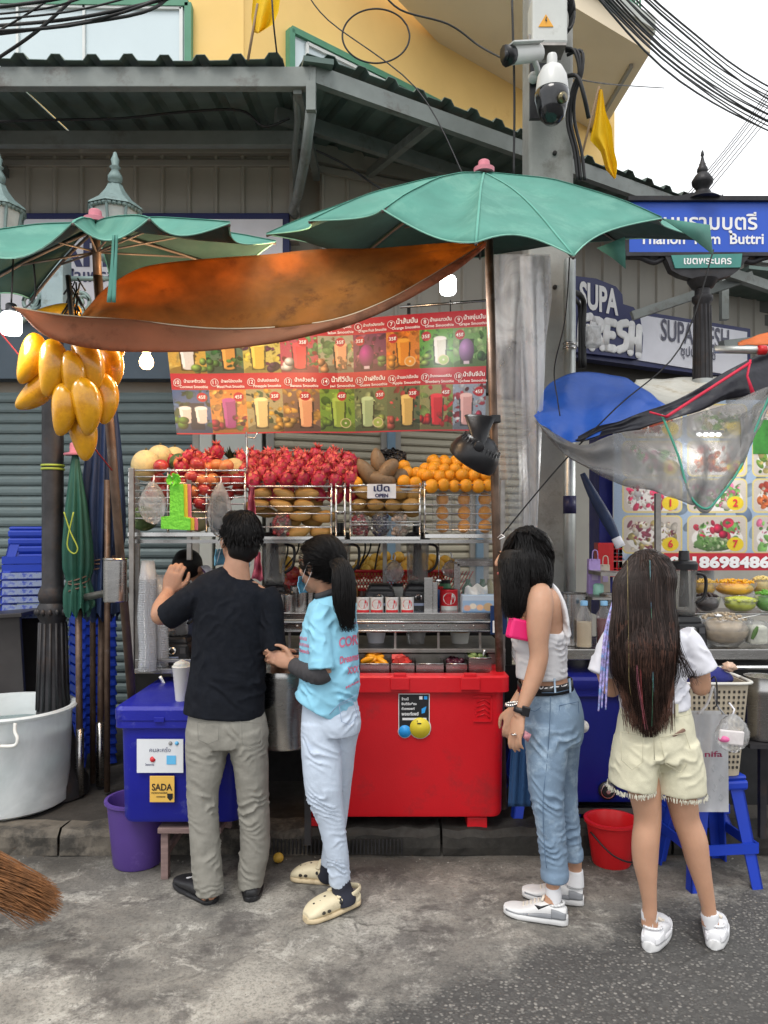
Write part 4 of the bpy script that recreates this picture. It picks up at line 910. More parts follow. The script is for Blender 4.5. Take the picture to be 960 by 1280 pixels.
# ---------------------------------------------------------------- cart and wire racks
ct=thing('smoothie_cart',P(400,1000,4.4),'stainless steel smoothie cart with wire racks, counter and dark cabinet','food cart')
def BX(mb,px0,px1,py0,py1,d0,d1,mi=0):
    dm=d0;mb.box(((X(px0,dm)+X(px1,dm))/2,(d0 +d1)/2,(Z(py0,dm)+Z(py1,dm))/2),(X(px1,dm)-X(px0,dm),d1 -d0,Z(py0,dm)-Z(py1,dm)),mi=mi)
zt=Z(771)                                   # counter top
for px,y0,y1,d,mt_ in ((165,585,895,D0 -.08,steel_dull),(172,590,840,D0 +.5,steel_dull),(237,590,700,D0,steel_dull),(628,600,860,D0,steel_dull),(481,672,770,D0 +.5,steel_dull)):
    mb=MB();mb.bar((X(px,d),d,Z(y0,d)),(X(px,d),d,Z(y1,d)),.026,.026,up=(0,1,0));mb.build('post',mt_,ct,bevel=.003)
mb=MB();BX(mb,168,340,824,828,D0 -.08,D0 -.05);BX(mb,168,340,836,842,D0 -.1,D0 +.45);mb.build('side_shelf',steel,ct,bevel=.002)
mb=MB();BX(mb,338,632,766,775,D0,D0 +.62);mb.build('counter_top',steel,ct,bevel=.003)
mb=MB();BX(mb,336,632,776,788,D0 -.012,D0 +.01);mb.tube([(X(336),D0 -.03,Z(777)),(X(632),D0 -.03,Z(777))],.009,8);mb.tube([(X(336),D0 -.03,Z(788)),(X(632),D0 -.03,Z(788))],.007,8);mb.build('front_rail',steel,ct)
mb=MB()
for px in range(350,630,22):mb.ball((X(px),D0 -.014,Z(782)),.006,8,5)
mb.build('rivet',chrome,ct)
mb=MB();BX(mb,340,632,811,816,D0 -.02,D0 +.5);BX(mb,340,632,817,832,D0 +.05,D0 +.07,0);mb.build('lower_shelf',steel_dull,ct,bevel=.002)
for px in (362,404,447,494,548,600):mb=MB();mb.bar((X(px),D0 +.0,Z(790)),(X(px),D0,Z(811)),.012,.012,up=(0,1,0));mb.build('stay',steel_dull,ct)
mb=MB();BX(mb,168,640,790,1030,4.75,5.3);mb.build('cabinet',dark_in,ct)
mb=MB();mb.box((X(480,4.9),4.62,.45),(2.3,.04,.7));mb.build('dark_backing',M('black_backing_panel',(.012,.011,.011),.6,var=.5,vs=9,bump=.5,bs=40),ct)  # panel and cabinet put in to keep the space under the counter dark
mb=MB();mb.tube([P(200,845,4.0),P(210,862,4.0),P(225,872,4.0),P(275,878,4.0)],.011,8,smooth=4);mb.build('push_handle',chrome,ct)
mb=MB();mb.tube([P(158,738,4.0),P(140,740,4.1),P(100,748,4.3)],.02,8);mb.build('side_bar',steel_dull,ct)
def rack(px0,px1,pyt,pyb,rows_,d0=D0,dep=.42,lab=None,posts=2):
    k=thing('wire_rack',P(px0,pyb,d0),parent=ct);x0,x1=X(px0,d0),X(px1,d0)
    for i,py in enumerate(rows_):
        m_=MB();z=Z(py,d0);r=.0042 if i not in (0,len(rows_)-1)else .006
        m_.tube([(x0,d0 +dep,z),(x0,d0,z),(x1,d0,z),(x1,d0 +dep,z)],r,6);m_.build('wire',chrome,k)
    for px in np.linspace(px0,px1,posts):
        m_=MB();m_.tube([(X(px,d0),d0 +.008,Z(pyt,d0)),(X(px,d0),d0 +.008,Z(pyb,d0))],.0065,6);m_.build('upright',chrome,k)
    m_=MB();m_.box(((x0 +x1)/2,d0 +dep/2,Z(pyb,d0)-.006),(x1 -x0,dep,.012));m_.build('rack_base',steel_dull,k)
    m_=MB();m_.bar((x0,d0 -.01,Z(pyb,d0)),(x1,d0 -.01,Z(pyb,d0)),.02,.02);m_.build('base_rail',chrome,k)
rack(161,306,585,668,[588,596,604,613,622,630,640,648],posts=4)
rack(312,414,604,673,[608,622,633,642,659],posts=2)
rack(420,431,604,673,[608,640],posts=2)
rack(438,525,604,673,[607,615,630,640,652,656],posts=2)
rack(531,621,602,670,[606,619,631,642,656,662],posts=2)
mb=MB();BX(mb,160,624,674.5,679,D0 -.02,D0 +.0);mb.build('rack_rail',steel,ct)
# ---------------------------------------------------------------- fruit
orange_m=M('orange_peel',(.80,.33,.015),.42,var=.12,vs=5,bump=.35,bs=160,sss=.05)
mango_m=M('mango_skin',(.42,.25,.075),.42,var=.2,vs=9,dirt=(.20,.12,.045,1),ds=12,dth=.58)
mango_br=M('brown_mango_skin',(.20,.13,.07),.5,var=.25,vs=9,dirt=(.1,.06,.03,1),ds=12,dth=.56)
lemon_m=M('lemon_skin',(.6,.36,.05),.45,var=.15,bump=.2,bs=120)
dragon_m=M('dragon_fruit_skin',(.42,.018,.06),.45,var=.35,vs=10,dirt=(.30,.02,.06,1),ds=6,dth=.55)
dragon_s=M('dragon_fruit_scale',(.55,.07,.07),.5,var=.5,vs=24,dirt=(.50,.28,.11,1),ds=16,dth=.50)
apple_m=M('red_apple_skin',(.42,.035,.035),.3,var=.3,vs=8,dirt=(.55,.2,.06,1),ds=9,dth=.56,coat=.3)
apple_p=M('peach_apple_skin',(.62,.22,.07),.35,var=.2,vs=8,dirt=(.5,.06,.04,1),ds=9,dth=.5,coat=.2)
melon_m=M('melon_rind',(.56,.45,.22),.7,var=.12,vs=10,bump=1.0,bs=55,dirt=(.42,.36,.22,1),ds=28,dth=.52)
wmel_m=M('green_melon_rind',(.06,.11,.035),.5,var=.5,vs=12,dirt=(.25,.33,.16,1),ds=14,dth=.5)
stem_m=M('fruit_stem',(.06,.05,.02),.8)
def orange_fn(q,p):return V((q.x,q.y,q.z *.93-.003*max(0,p.z)**8))
def proto(name,mbs,lab,cat,grp):
    r=thing(name,(0,0,0),lab,cat,grp)
    for nm,m_,mt_ in mbs:m_.build(nm,mt_,r,world=False)
    return Proto(r)
def single(name,m_,mt_,lab,cat,grp):o=m_.build(name,mt_);tag(o,lab,cat,grp);return Proto(o)
def mangofn(L,W):
    def f(q,p):t=p.x;return V((q.x,q.y *(1+.12*t),q.z *(1+.15*t)+.10*W *(1-t *t)+.12*L *max(0,-t)**2))
    return f
P_or=single('orange',MB().ball((0,0,0),.037,18,12,fn=orange_fn),orange_m,'round bright orange in the heap above the right hand rack','orange','oranges heaped above the right rack')
P_mg=single('mango',MB().ball((0,0,0),(.072,.036,.034),16,10,fn=mangofn(.072,.036)),mango_m,'yellow brown mango lying inside the rack under the dragon fruit','mango','mangoes in the rack below the dragon fruit')
P_mg2=single('mango',MB().ball((0,0,0),(.055,.036,.035),16,10,fn=mangofn(.05,.036)),mango_m,'small yellow mango inside the rack behind the OPEN card','mango','small mangoes behind the OPEN card')
P_mb=single('mango',MB().ball((0,0,0),(.085,.045,.042),16,10,fn=mangofn(.08,.04)),mango_br,'large brown mango piled above the OPEN card','mango','brown mangoes above the OPEN card')
P_lm=single('lemon',MB().ball((0,0,0),(.037,.036,.041),14,10),lemon_m,'dull yellow lemon in the red plastic basket behind the blenders','lemon','lemons in the red basket')
def dragon():
    m_=MB();m_.ball((0,0,0),(.042,.042,.052),16,12);s_=MB()
    for k in range(20):
        f=k/20;th=math.acos(1-2*(f *.86+.05));a=k *2.4;n_=V((math.sin(th)*math.cos(a),math.sin(th)*math.sin(a),math.cos(th)));c=V((n_.x *.042,n_.y *.042,n_.z *.052))
        up_=(V((0,0,1))-n_ *n_.z);up_=up_.normalized()if up_.length>.1 else V((1,0,0));sd=n_.cross(up_);L_=R(.017,.030)
        b0,b1=c +sd *.012-up_ *.008,c -sd *.012-up_ *.008;md=c +up_ *.011+n_ *.008;tip=c +up_ *L_ *.75+n_ *L_ *.72
        s_.add([b0,b1,md +sd *.008,md -sd *.008,tip,c -n_ *.004],[(0,2,3,1),(2,4,3),(0,5,2),(1,3,5),(2,5,4),(3,4,5)],0,False)
    for k in range(7):a=k *.9;s_.tube([(0,0,.045),(.014*math.cos(a),.014*math.sin(a),.066),(.03*math.cos(a),.03*math.sin(a),.078)],[.006,.0045,.001],5)
    return proto('dragon_fruit',[('fruit_body',m_,dragon_m),('scales',s_,dragon_s)],'red dragon fruit with curled scales in the heap above the mango rack','dragon fruit','dragon fruit heaped above the mango rack')
P_dr=dragon()
def apple(mt_,lab,grp):
    m_=MB();m_.ball((0,0,0),.041,18,12,fn=lambda q,p:V((q.x,q.y,q.z *.9-.012*max(0,1-math.hypot(p.x,p.y)*2.2)*(1 if p.z>0 else -.6))));s_=MB();s_.tube([(0,0,.024),(.003,0,.042)],.0018,5);return proto('apple',[('flesh',m_,mt_),('stem',s_,stem_m)],lab,'apple',grp)
P_a1=apple(apple_m,'dark red apple in the left rack under the cantaloupes','apples in the left rack');P_a2=apple(apple_p,'orange blushed apple in the left rack beside red ones','apples in the left rack')
r3=lambda:(R(0,6.3),R(0,6.3),R(0,6.3))
def heap(pr,px0,px1,rows_,step,jit=.006,rot=r3,**k):
    """rows_: (py, d, shift) front row first"""
    for py,d,*sh in rows_:
        px=px0 +(sh[0]if sh else 0);pe=px1 -(sh[1]if len(sh)>1 else 0)
        while px<=pe:
            p=P(px,py,d)+V((R(-jit,jit),R(-jit,jit),R(-jit,jit)));pr.put(p,rot()if rot else None,scale=R(.86,1.07),**k);px+=step *4.1/d *R(.96,1.04)
# heap of dragon fruit
tilt_r=lambda:(R(-.9,.5),R(-.7,.7),R(0,6.3))
heap(P_dr,300,446,[(600,4.14,16,0),(592,4.22,6,0),(583,4.3,14,4),(577,4.38,2,0),(571,4.46,20,18),(618,4.2,20,2)],20.5,rot=tilt_r)
mb=MB();BX(mb,312,446,600,609,4.2,4.6);tag(mb.build('display_tray',steel_dull),'shallow steel tray under the dragon fruit heap','tray')
rm=lambda:(R(-.3,.3),R(-.3,.3),R(-.6,.6)+random.choice((0,math.pi)))
heap(P_mg,322,408,[(665,4.16,50,0),(646,4.16,54,0),(632,4.15,0,0),(617,4.15,4,0),(652,4.26,40,0),(625,4.25,10,0),(640,4.26,10,0)],29,rot=rm)
heap(P_mg2,448,520,[(632,4.15,0),(617,4.15,6),(624,4.24,10),(640,4.24,4)],22,rot=rm)
heap(P_mg2,484,520,[(608,4.18,0)],20,rot=rm)
for px,py,d,rt in ((458,591,4.17,(0,.9,.2)),(472,579,4.22,(0,1.3,.3)),(484,590,4.16,(0,-.9,-.1)),(466,601,4.22,(0,.3,0)),(497,598,4.22,(0,-.4,0)),(476,600,4.16,(.2,.2,0))):P_mb.put(P(px,py,d),rt)
for px,py,d in ((445,604,4.14),(505,583,4.3),(509,591,4.22),(505,602,4.14),(519,604,4.14),(521,592,4.22),(444,594,4.25)):
    P_or.put(P(px,py,d),r3(),label='orange beside the brown mangoes above the OPEN card',group='oranges beside the brown mangoes')
P_or.used=True
heap(P_or,540,616,[(607,4.12,0,2),(595,4.18,-6,0),(587,4.27,2,6),(579,4.34,4,24),(576,4.42,2,40),(600,4.3,0,0)],14.6,.004,label='round bright orange in the heap above the right hand rack',group='oranges heaped above the right rack')
heap(P_or,529,545,[(594,4.2,0,0),(585,4.3,2,0)],14,.004,label='round bright orange in the heap above the right hand rack',group='oranges heaped above the right rack')
mb=MB();BX(mb,500,620,610,613,4.12,4.5);tag(mb.build('display_tray',steel_dull),'shallow steel tray under the heap of oranges','tray')
# clear tubs of oranges in the right rack
clear_m=film('clear_box_plastic',op=.14,fs=5,rough=.1)
for i,px in enumerate((553,580,606)):
    t=thing('plastic_tub',P(px,668,4.2),('left','middle','right')[i]+' of three clear tubs stacked with oranges in the right rack','tub','clear tubs of oranges')
    m_=MB();m_.box(P(px,640,4.2),(.108,.1,.235));m_.build('shell',clear_m,t,bevel=.012)
    for py in (624,641,658):P_or.put(P(px,py,4.2),r3(),label=f'orange packed in the {("left", "middle", "right")[i]} clear tub of the right rack',group='oranges in clear tubs')
# punnets below the small mangoes
grape=M('red_berry',(.3,.02,.03),.3,var=.4,vs=20,coat=.3);dkb=M('dark_berry',(.02,.02,.05),.35,var=.4);litch=M('pale_longan',(.45,.33,.25),.6,var=.2)
for i,(px,mt_,nm)in enumerate(((450,grape,'red berries'),(475,dkb,'dark grapes'),(500,litch,'pale longans'),(352,grape,'dark red berries'))):
    t=thing('fruit_bag',P(px,672,4.15),f'clear bag of {nm} on the lower rack shelf','bag');m_=MB()
    for k in range(38):m_.ball(P(px,657,4.16)+V((R(-.04,.04),R(-.03,.03),R(-.05,.05))),.011,8,6)
    m_.build('fruit',mt_,t);m_=MB();m_.ball(P(px,656,4.16),(.056,.048,.068),16,12,fn=lambda q,p:q *(1+.08*NZ.noise(p *3)));m_.build('bag_film',clear_m,t)
# left rack: melons, apples
cant=[(182,582,4.2,.077,1.1),(200,571,4.36,.07,.95),(218,572,4.42,.062,1),(293,588,4.25,.062,1.1),(262,577,4.42,.06,1),(240,584,4.5,.06,1)]
wh=['large cantaloupe at the front left corner of the left rack','cantaloupe behind the large one on the left rack','cantaloupe half hidden behind the striped melon','pale cantaloupe at the right end of the left rack','cantaloupe peeping out at the back right of the left rack','cantaloupe hidden at the back of the left rack']
for (px,py,d,r,s),lab in zip(cant,wh):
    t=thing('cantaloupe',P(px,py,d),lab,'melon','cantaloupes on the left rack');m_=MB();m_.ball(P(px,py,d),(r,r,r *s),26,18,fn=lambda q,p:q *(1+.012*abs(math.sin(5*math.atan2(p.y,p.x)))));m_.build('rind',melon_m,t);m_=MB();m_.tube([P(px,py,d)+V((0,0,r *s *.96)),P(px,py,d)+V((.004,0,r *s +.012))],.006,6);m_.build('stem',stem_m,t)
for px,py,d,r,lab in ((224,578,4.3,.055,'small dark green striped melon between the cantaloupes'),(180,648,4.2,.075,'green watermelon low in the left rack behind the plastic bag'),(248,650,4.25,.07,'pale honeydew melon low in the left rack')):
    m_=MB();m_.ball(P(px,py,d),(r,r,r *.92),24,16);tag(m_.build('melon',wmel_m if 'green' in lab else M('honeydew_rind',(.42,.44,.25),.5,var=.1)),lab,'melon')
ap=[(201,583,4.13,1),(222,593,4.2,1),(226,580,4.2,2),(247,580,4.13,1),(232,604,4.15,1),(251,597,4.14,1),(237,614,4.14,1),(259,586,4.2,2),(265,600,4.13,2),(253,601,4.13,2),(240,596,4.12,1),(272,582,4.2,2),(283,583,4.13,2),(240,614,4.13,2),(256,612,4.13,1),(250,628,4.13,1),(233,621,4.14,2),(215,600,4.14,1),(198,600,4.2,1),(208,612,4.2,1),(270,616,4.2,1),(283,600,4.15,1),(297,600,4.14,1),(222,630,4.2,1),(268,630,4.2,2),(284,618,4.2,1),(260,640,4.25,1),(227,578,4.3,1),(245,570,4.4,1),(299,612,4.25,1),(190,615,4.25,1),(212,625,4.25,1),(275,592,4.3,1),(240,590,4.3,1)]
for px,py,d,k in ap:(P_a1 if k==1 else P_a2).put(P(px,py,d),(R(-.5,.5),R(-.5,.5),R(0,6)))
for px,py,d in ((217,578,4.35),(235,572,4.3),(254,576,4.35),(271,566,4.3),(228,586,4.15),(258,580,4.24)):P_dr.put(P(px,py,d),(R(-.8,.2),R(-.4,.4),R(0,6)),.9,label='dragon fruit among the apples of the left rack',group='dragon fruit among the apples')
# pineapple crown behind the racks
t=thing('pineapple',P(288,585,4.5),'pineapple with dark spiky crown behind the left rack','pineapple');m_=MB();m_.ball(P(288,590,4.5),(.055,.055,.08),18,12);m_.build('fruit',M('pineapple_rind',(.25,.15,.04),.7,bump=1,bs=40),t)
m_=MB();c=P(288,575,4.5)
for k in range(26):a=k *2.4;r=.02+.05*R(.3,1);q=V((math.cos(a),math.sin(a),0));s_=V((-math.sin(a),math.cos(a),0))*.009;m_.add([c +s_,c -s_,c +q *r *.6-s_ *.8+V((0,0,.035)),c +q *r *.6+s_ *.8+V((0,0,.035)),c +q *r *1.2+V((0,0,R(.05,.09)))],[(0,1,2,3),(3,2,4)])
m_.build('crown',M('pineapple_leaf',(.035,.05,.025),.5,var=.4),t)
# woven dark net over the brown mangoes
m_=MB();m_.grid(lambda u,v:P(466+u *42,566+v *28,4.28)+V((0,.05*math.sin(u *3)+.02*NZ.noise(V((u *8,v *8,0))),.03*math.sin(u *3.1)+.02*NZ.noise(V((u *9,v *9,3))))),24,18);m_.sm=[False]*len(m_.sm)
tag(m_.build('black_bag',M('crumpled_black_film',(.015,.015,.017),.25,var=.3,fold=1,fs=30),solid=.003),'crumpled black plastic bag behind the brown mangoes','bag')
# OPEN card
t=thing('open_sign',P(477,623,4.07),'small white card reading OPEN in English and Thai on the middle rack','sign');m_=MB();BX(m_,459,495,605,623,4.06,4.066);m_.build('card',M('white_card',(.75,.76,.78),.4),t,bevel=.001)
m_=MB();put_text(m_,'เปิด',(X(477,4.055),4.055,Z(614,4.055)),XR,ZU,w=.085,h=.033,bold=.03);put_text(m_,'OPEN',(X(477,4.055),4.055,Z(621.5,4.055)),XR,ZU,w=.07,h=.018,bold=.05);m_.build('lettering',M('ink_navy',rgb(30,36,84)[:3],.5),t)
# lemons in basket
redpl=M('red_plastic',(.55,.012,.016),.35,var=.08,vs=3)
t=thing('plastic_basket',P(495,765,4.75),'red lattice plastic basket of lemons behind the blenders','basket');m_=MB()
x0,x1,zb,zt2=X(436,4.7),X(575,4.7),Z(752,4.7),Z(714,4.7)
m_.tube([(x0,4.7,zt2),(x1,4.7,zt2)],.01,6);m_.tube([(x0,4.7,zb),(x1,4.7,zb)],.008,6)
for i in range(34):
    xa=x0 +(x1 -x0)*i/34
    for s_ in (-1,1):m_.bar((xa,4.7,zb),(xa +s_ *.1,4.7,zt2),.006,.004,up=(0,1,0))
m_.box(((x0 +x1)/2,4.85,zb),(x1 -x0,.3,.01));m_.build('lattice',redpl,t)
heap(P_lm,444,570,[(712,4.75,0,0),(706,4.8,6,0),(698,4.88,12,10),(716,4.83,4,0)],17,.012)
# crate of greens/red fruit behind the woman
for k in range(20):(P_a1).put(P(R(358,388),R(715,732),R(4.6,4.75)),r3(),label='dark red apple piled behind the steel mixing cups',group='apples behind the steel cups')
m_=MB()
for k in range(60):c=P(R(372,390),R(708,726),R(4.55,4.7));a=R(0,6);q=V((math.cos(a),math.sin(a),R(-.5,1)))*.03;s_=q.cross(V((.3,.2,.9))).normalized()*.012;m_.add([c,c +q *.5+s_,c +q,c +q *.5-s_],[(0,1,2,3)])
tag(m_.build('mint_bunch',leafm),'bunch of green mint behind the steel cups','herbs')
# ---------------------------------------------------------------- blenders
jar_m=film('smoky_jar',col=(.35,.35,.34,1),op=.5,fs=3,rough=.08)
def blender(px,d,zb_,jar=True,lab='',s=1.0):
    t=thing('blender',(X(px,d),d,zb_),lab,'blender','black blenders on the cart');c=V((X(px,d),d,zb_))
    m_=MB();m_.box(c +V((0,0,.06)),(.18,.2,.12),taper=.9);m_.box(c +V((0,0,.135)),(.15,.16,.04),taper=.8);m_.build('base',black_pl,t,bevel=.014)
    m_=MB();m_.tube([c +V((0,-.098,.085)),c +V((0,-.115,.085))],.021,18);m_.build('dial_ring',chrome,t)
    m_=MB();m_.tube([c +V((0,-.114,.085)),c +V((0,-.124,.085))],.013,14);m_.build('knob',black_pl,t)
    m_=MB();m_.box(c +V((.055,-.1,.085)),(.03,.008,.03));m_.box(c +V((-.055,-.1,.085)),(.03,.008,.03));m_.build('switch',M('switch_grey',(.06,.06,.065),.4),t)
    m_=MB();m_.box(c +V((0,-.1,.045)),(.06,.006,.014));m_.build('name_plate',M('badge_blue',(.35,.42,.6),.4),t)
    if jar:
        m_=MB();m_.lathe([(.052,.155),(.058,.17),(.066,.4),(.068,.41)],c,20);m_.build('jar',jar_m,t)
        m_=MB();m_.lathe([(.07,.4),(.072,.43),(.06,.445),(.03,.45),(.026,.5),(0,.5)],c,20);m_.lathe([(.045,.15),(.05,.175)],c,16);m_.build('lid',black_pl,t,smang=40)
        m_=MB();m_.tube([c +V((0,0,.2)),c +V((0,0,.4))],[.03,.02],8);m_.build('tamper',M('dark_tamper',(.05,.05,.05),.5),t)
        m_=MB();m_.tube([c +V((.06,-.01,.38)),c +V((.11,-.01,.36)),c +V((.105,-.01,.26)),c +V((.058,-.01,.22))],[(.014,.008)]*4,8,smooth=4);m_.build('handle',black_pl,t)
blender(343,4.3,zt +.004,True,'black blender between the man and the woman in blue')
blender(424,4.35,zt +.004,True,'black blender behind the head of the woman in blue')
blender(475,4.38,zt +.004,False,'black blender base without a jar behind the red and white cans')
blender(522,4.38,zt +.004,True,'black blender just left of the steel glass case')
blender(222,4.25,Z(836)+.004,True,'black blender on the low shelf left of the man')
for px in (360,372,455,463,478):   # hanging leads
    wire([P(px +R(-2,2),672,4.5),P(px +R(-10,3),690,4.5),P(px -R(5,22),712,4.5)],.005,'short black power lead dangling under the racks','power leads under the racks')
# cans
canw=M('can_white',(.7,.7,.68),.3,.1);canr=M('can_red',(.6,.02,.03),.3,.1)
def can(px,d,zb_,r,h,lab,red=False):
    c=V((X(px,d),d,zb_));t=thing('can',c,lab,'can',None if red else 'milk cans on the counter');m_=MB()
    m_.lathe([(r,.004),(r *1.02,.008),(r,.012),(r,h -.008),(r *1.02,h -.004),(r *.98,h)],c,24);m_.build('tin',canr if red else canw,t,smang=30)
    m_=MB();m_.lathe([(r *.97,h),(r *.9,h -.003),(0,h -.003)],c,24);m_.build('lid',chrome,t)
    m_=MB();q=r *1.012
    def arc(u,v,w_=1.0,z0=.0,z1=1.0):a=-math.pi/2+(u -.5)*w_;return c +V((q *math.cos(a),q *math.sin(a),z0 +(z1 -z0)*(1-v)))
    m_.grid(lambda u,v:arc(u,v,2.2,h *.06,h *.3),12,1);m_.build('band',canw if red else canr,t)
    m_=MB();el=[]
    m_.add([c +V((q *1.004*math.cos(-math.pi/2+.75*math.cos(a)),q *1.004*math.sin(-math.pi/2+.75*math.cos(a)),h *.62+h *.25*math.sin(a)))for a in np.linspace(0,2*math.pi,28)[:-1]],[tuple(range(27))]);m_.build('oval',canw if red else canr,t)
    m_=MB();vs,fs,tw=text2d('Carnation',.02);k=1.25*r/tw;m_.add([c +V((q *1.02*math.cos(-math.pi/2+(x -tw/2)*k/q),q *1.02*math.sin(-math.pi/2+(x -tw/2)*k/q),h *.58+y *k *1.7))for x,y in vs],fs,0,False);m_.build('lettering',canr if red else canw,t)
for i,px in enumerate((454,471,490,509)):can(px,4.17,zt +.003,.036,.098,('red and white milk can half hidden by the woman in blue','red and white milk can, second from the woman in blue','red and white milk can, second from the right of the row','red and white milk can at the right end of the row')[i])
can(561,4.3,zt +.003,.05,.13,'larger dark red can beside the steel glass case',True)
# glass case, tissues, price board, pots
t=thing('glass_case',P(598,766,4.35),'small stainless steel framed glass case on the counter right of the cans','glass case');m_=MB();d_=4.32
for a,b in (((571,704),(626,704)),((571,704),(571,768)),((626,704),(626,768)),((571,768),(626,768))):m_.bar(P(*a,d_),P(*b,d_),.035,.035)
m_.box(P(598,703,d_)+V((0,.12,.01)),(.27,.26,.02));m_.build('case_frame',steel,t,bevel=.003);m_=MB();BX(m_,573,624,706,766,d_ +.03,d_ +.034);m_.build('pane',film('case_glass',op=.12,fs=2,rough=.05),t)
for px,cc_ in ((585,(.02,.12,.05)),(603,(.03,.14,.06)),(612,(.35,.3,.12))):
    m_=MB();m_.lathe([(.03,0),(.034,.02),(.034,.08),(.015,.11),(.014,.13),(0,.13)],P(px,752,4.45),14);tag(m_.build('bottle',M('bottle_%d'%px,cc_,.15,coat=.5)),{585:'small green glass bottle inside the glass case, left',603:'small green glass bottle in the middle of the glass case',612:'small amber bottle inside the glass case, right'}[px],'bottle')
t=thing('tissue_box',P(600,766,4.15),'pale blue tissue box with a white tissue pulled up','tissue box');bc=Canvas(60,30,(150,180,210));bc.rect(0,0,60,9,(185,200,215));bc.ell(44,20,8,7,(200,170,130));bc.ell(18,19,6,5,(230,220,200));bc.ell(30,21,6,5,(235,190,150));bc.ell(8,22,6,5,(215,170,150));bc.rect(0,27,60,30,(110,150,190))
m_=MB();BX(m_,578,622,744,766,4.10,4.2);m_.build('carton',M('carton_blue',rgb(170,192,214)[:3],.6),t,bevel=.003);bc.mesh('print',quadfn(P(578.5,744.5,4.095),P(621.5,744.5,4.095),P(621.5,765.5,4.095),P(578.5,765.5,4.095)),t)
m_=MB();m_.grid(lambda u,v:P(581+u *28,745-v *14+5*abs(u -.6),4.15)+V((0,.02*math.sin(u *9+v *4),.008*math.sin(u *14))),14,8);m_.build('tissue',M('tissue_white',(.8,.8,.78),.8,transl=.3),t,solid=.001)
t=thing('payment_card',P(624,792,4.05),'dark blue payment card with a blank white panel clipped to the counter','card');m_=MB();BX(m_,613,634,757,793,4.03,4.035);m_.build('card',M('card_blue',rgb(26,52,96)[:3],.4),t);m_=MB();BX(m_,616,628,776,791,4.022,4.027);m_.build('white_panel',white_txt,t);m_=MB();m_.tube([P(622,764,4.026),P(622,764,4.02)],.017,16);m_.build('emblem',M('emblem_pale',(.5,.65,.7),.5),t)
for i,(px,d,r,h)in enumerate(((357,4.15,.045,.11),(374,4.2,.05,.15),(385,4.3,.045,.12))):
    m_=MB();c=V((X(px,d),d,zt +.004));m_.lathe([(r *.95,0),(r,.005),(r,h),(r *1.06,h +.004),(r *.95,h),(r *.93,.01),(0,.01)],c,20);tag(m_.build('steel_cup',steel,smang=30),('short stainless steel mixing cup beside the man','tall stainless steel mixing cup in front of the woman in blue','stainless steel cup tucked behind the taller one')[i],'cup')
m_=MB();BX(m_,530,541,722,768,4.2,4.22);BX(m_,541,547,728,768,4.2,4.24);tag(m_.build('steel_bracket',steel,bevel=.002),'upright stainless steel channel between the blenders and red can','bracket')
mb=MB();c=P(144,752,3.62);mb.lathe([(.051,0),(.054,.004),(.054,.195),(.058,.2),(.054,.205),(.05,.2),(.05,.01),(0,.01)],c,28);t_=mb.build('steel_jug',steel,smang=30);tag(t_,'polished steel cup hanging on the slanting umbrella pole','cup')
# towers of clear cups
cupm=film('clear_cup',op=.32,fs=3,rough=.08)
def cups(px,d,py0,n,top,lab):
    base=Z(838,d);zt_=Z(top,d);t=thing('cup_stack',(X(px,d),d,base),lab,'stack of cups','towers of clear cups');ds=(zt_ -.1-base)/n
    me_=None
    for i in range(n):
        if me_ is None:m_=MB();m_.lathe([(.046,0),(.049,.003),(.046,.006),(.032,.1),(0,.1)],(0,0,0),18);o=m_.build('cup',cupm,t,world=False);me_=o.data
        else:o=bpy.data.objects.new('cup',me_);COL.objects.link(o);o.parent=t
        o.location=(0.004*math.sin(i *.2),0,i *ds)
cups(184,4.0,838,42,698,'tall tower of clear plastic cups beside the man, left one');cups(199,4.08,838,34,716,'shorter tower of clear plastic cups just right of the tall one')
# desk fan on the pole
t=thing('fan',P(595,560,3.8),'black clip fan mounted on the umbrella pole over the oranges','fan');c=P(594,568,3.78);ax=V((-.50,.32,-.80)).normalized();q=ax.to_track_quat('Z','Y').to_matrix()
m_=MB();m_.lathe([(.0,-.105),(.05,-.10),(.095,-.07),(.12,-.02),(.128,.02),(.12,.045),(.10,.05)],c,28,rot=q);m_.build('shroud',black_pl,t,smang=40)
m_=MB()
for r in (.03,.055,.08,.1):m_.tube([c +q@V((r *math.cos(a),r *math.sin(a),.05))for a in np.linspace(0,2*math.pi,24)],.0025,5)
for k in range(12):a=k *math.pi/6;m_.tube([c +q@V((.02*math.cos(a),.02*math.sin(a),.052)),c +q@V((.11*math.cos(a),.11*math.sin(a),.047))],.0022,4)
for k in range(30):a=k *math.pi/15;m_.tube([c +q@V((.124*math.cos(a),.124*math.sin(a),.02)),c +q@V((.1*math.cos(a),.1*math.sin(a),-.07))],.003,4)
m_.build('grille',black_pl,t);m_=MB()
for k in range(5):a=k *1.257;m_.add([c +q@V((.02*math.cos(a +s_ *.3),.02*math.sin(a +s_ *.3),.01*s_))for s_ in (-1,1)]+[c +q@V((.09*math.cos(a +s_ *.3),.09*math.sin(a +s_ *.3),.012*s_))for s_ in (1,-1)],[(0,1,2,3)])
m_.ball(c,.025,10,8);m_.build('blades',M('dark_blade',(.03,.03,.035),.3),t,solid=.002)
m_=MB();m_.tube([P(600,520,3.78),P(599,540,3.72),P(599,560,3.68)],[(.082,.014),(.05,.014),(.028,.014)],8,smooth=4,side=(1,0,0));m_.tube([P(599,558,3.69),P(599,558,3.655)],.026,20);m_.bar(P(612,524,3.78),P(624,524,3.8),.04,.04);m_.build('mount',black_pl,t,bevel=.006)
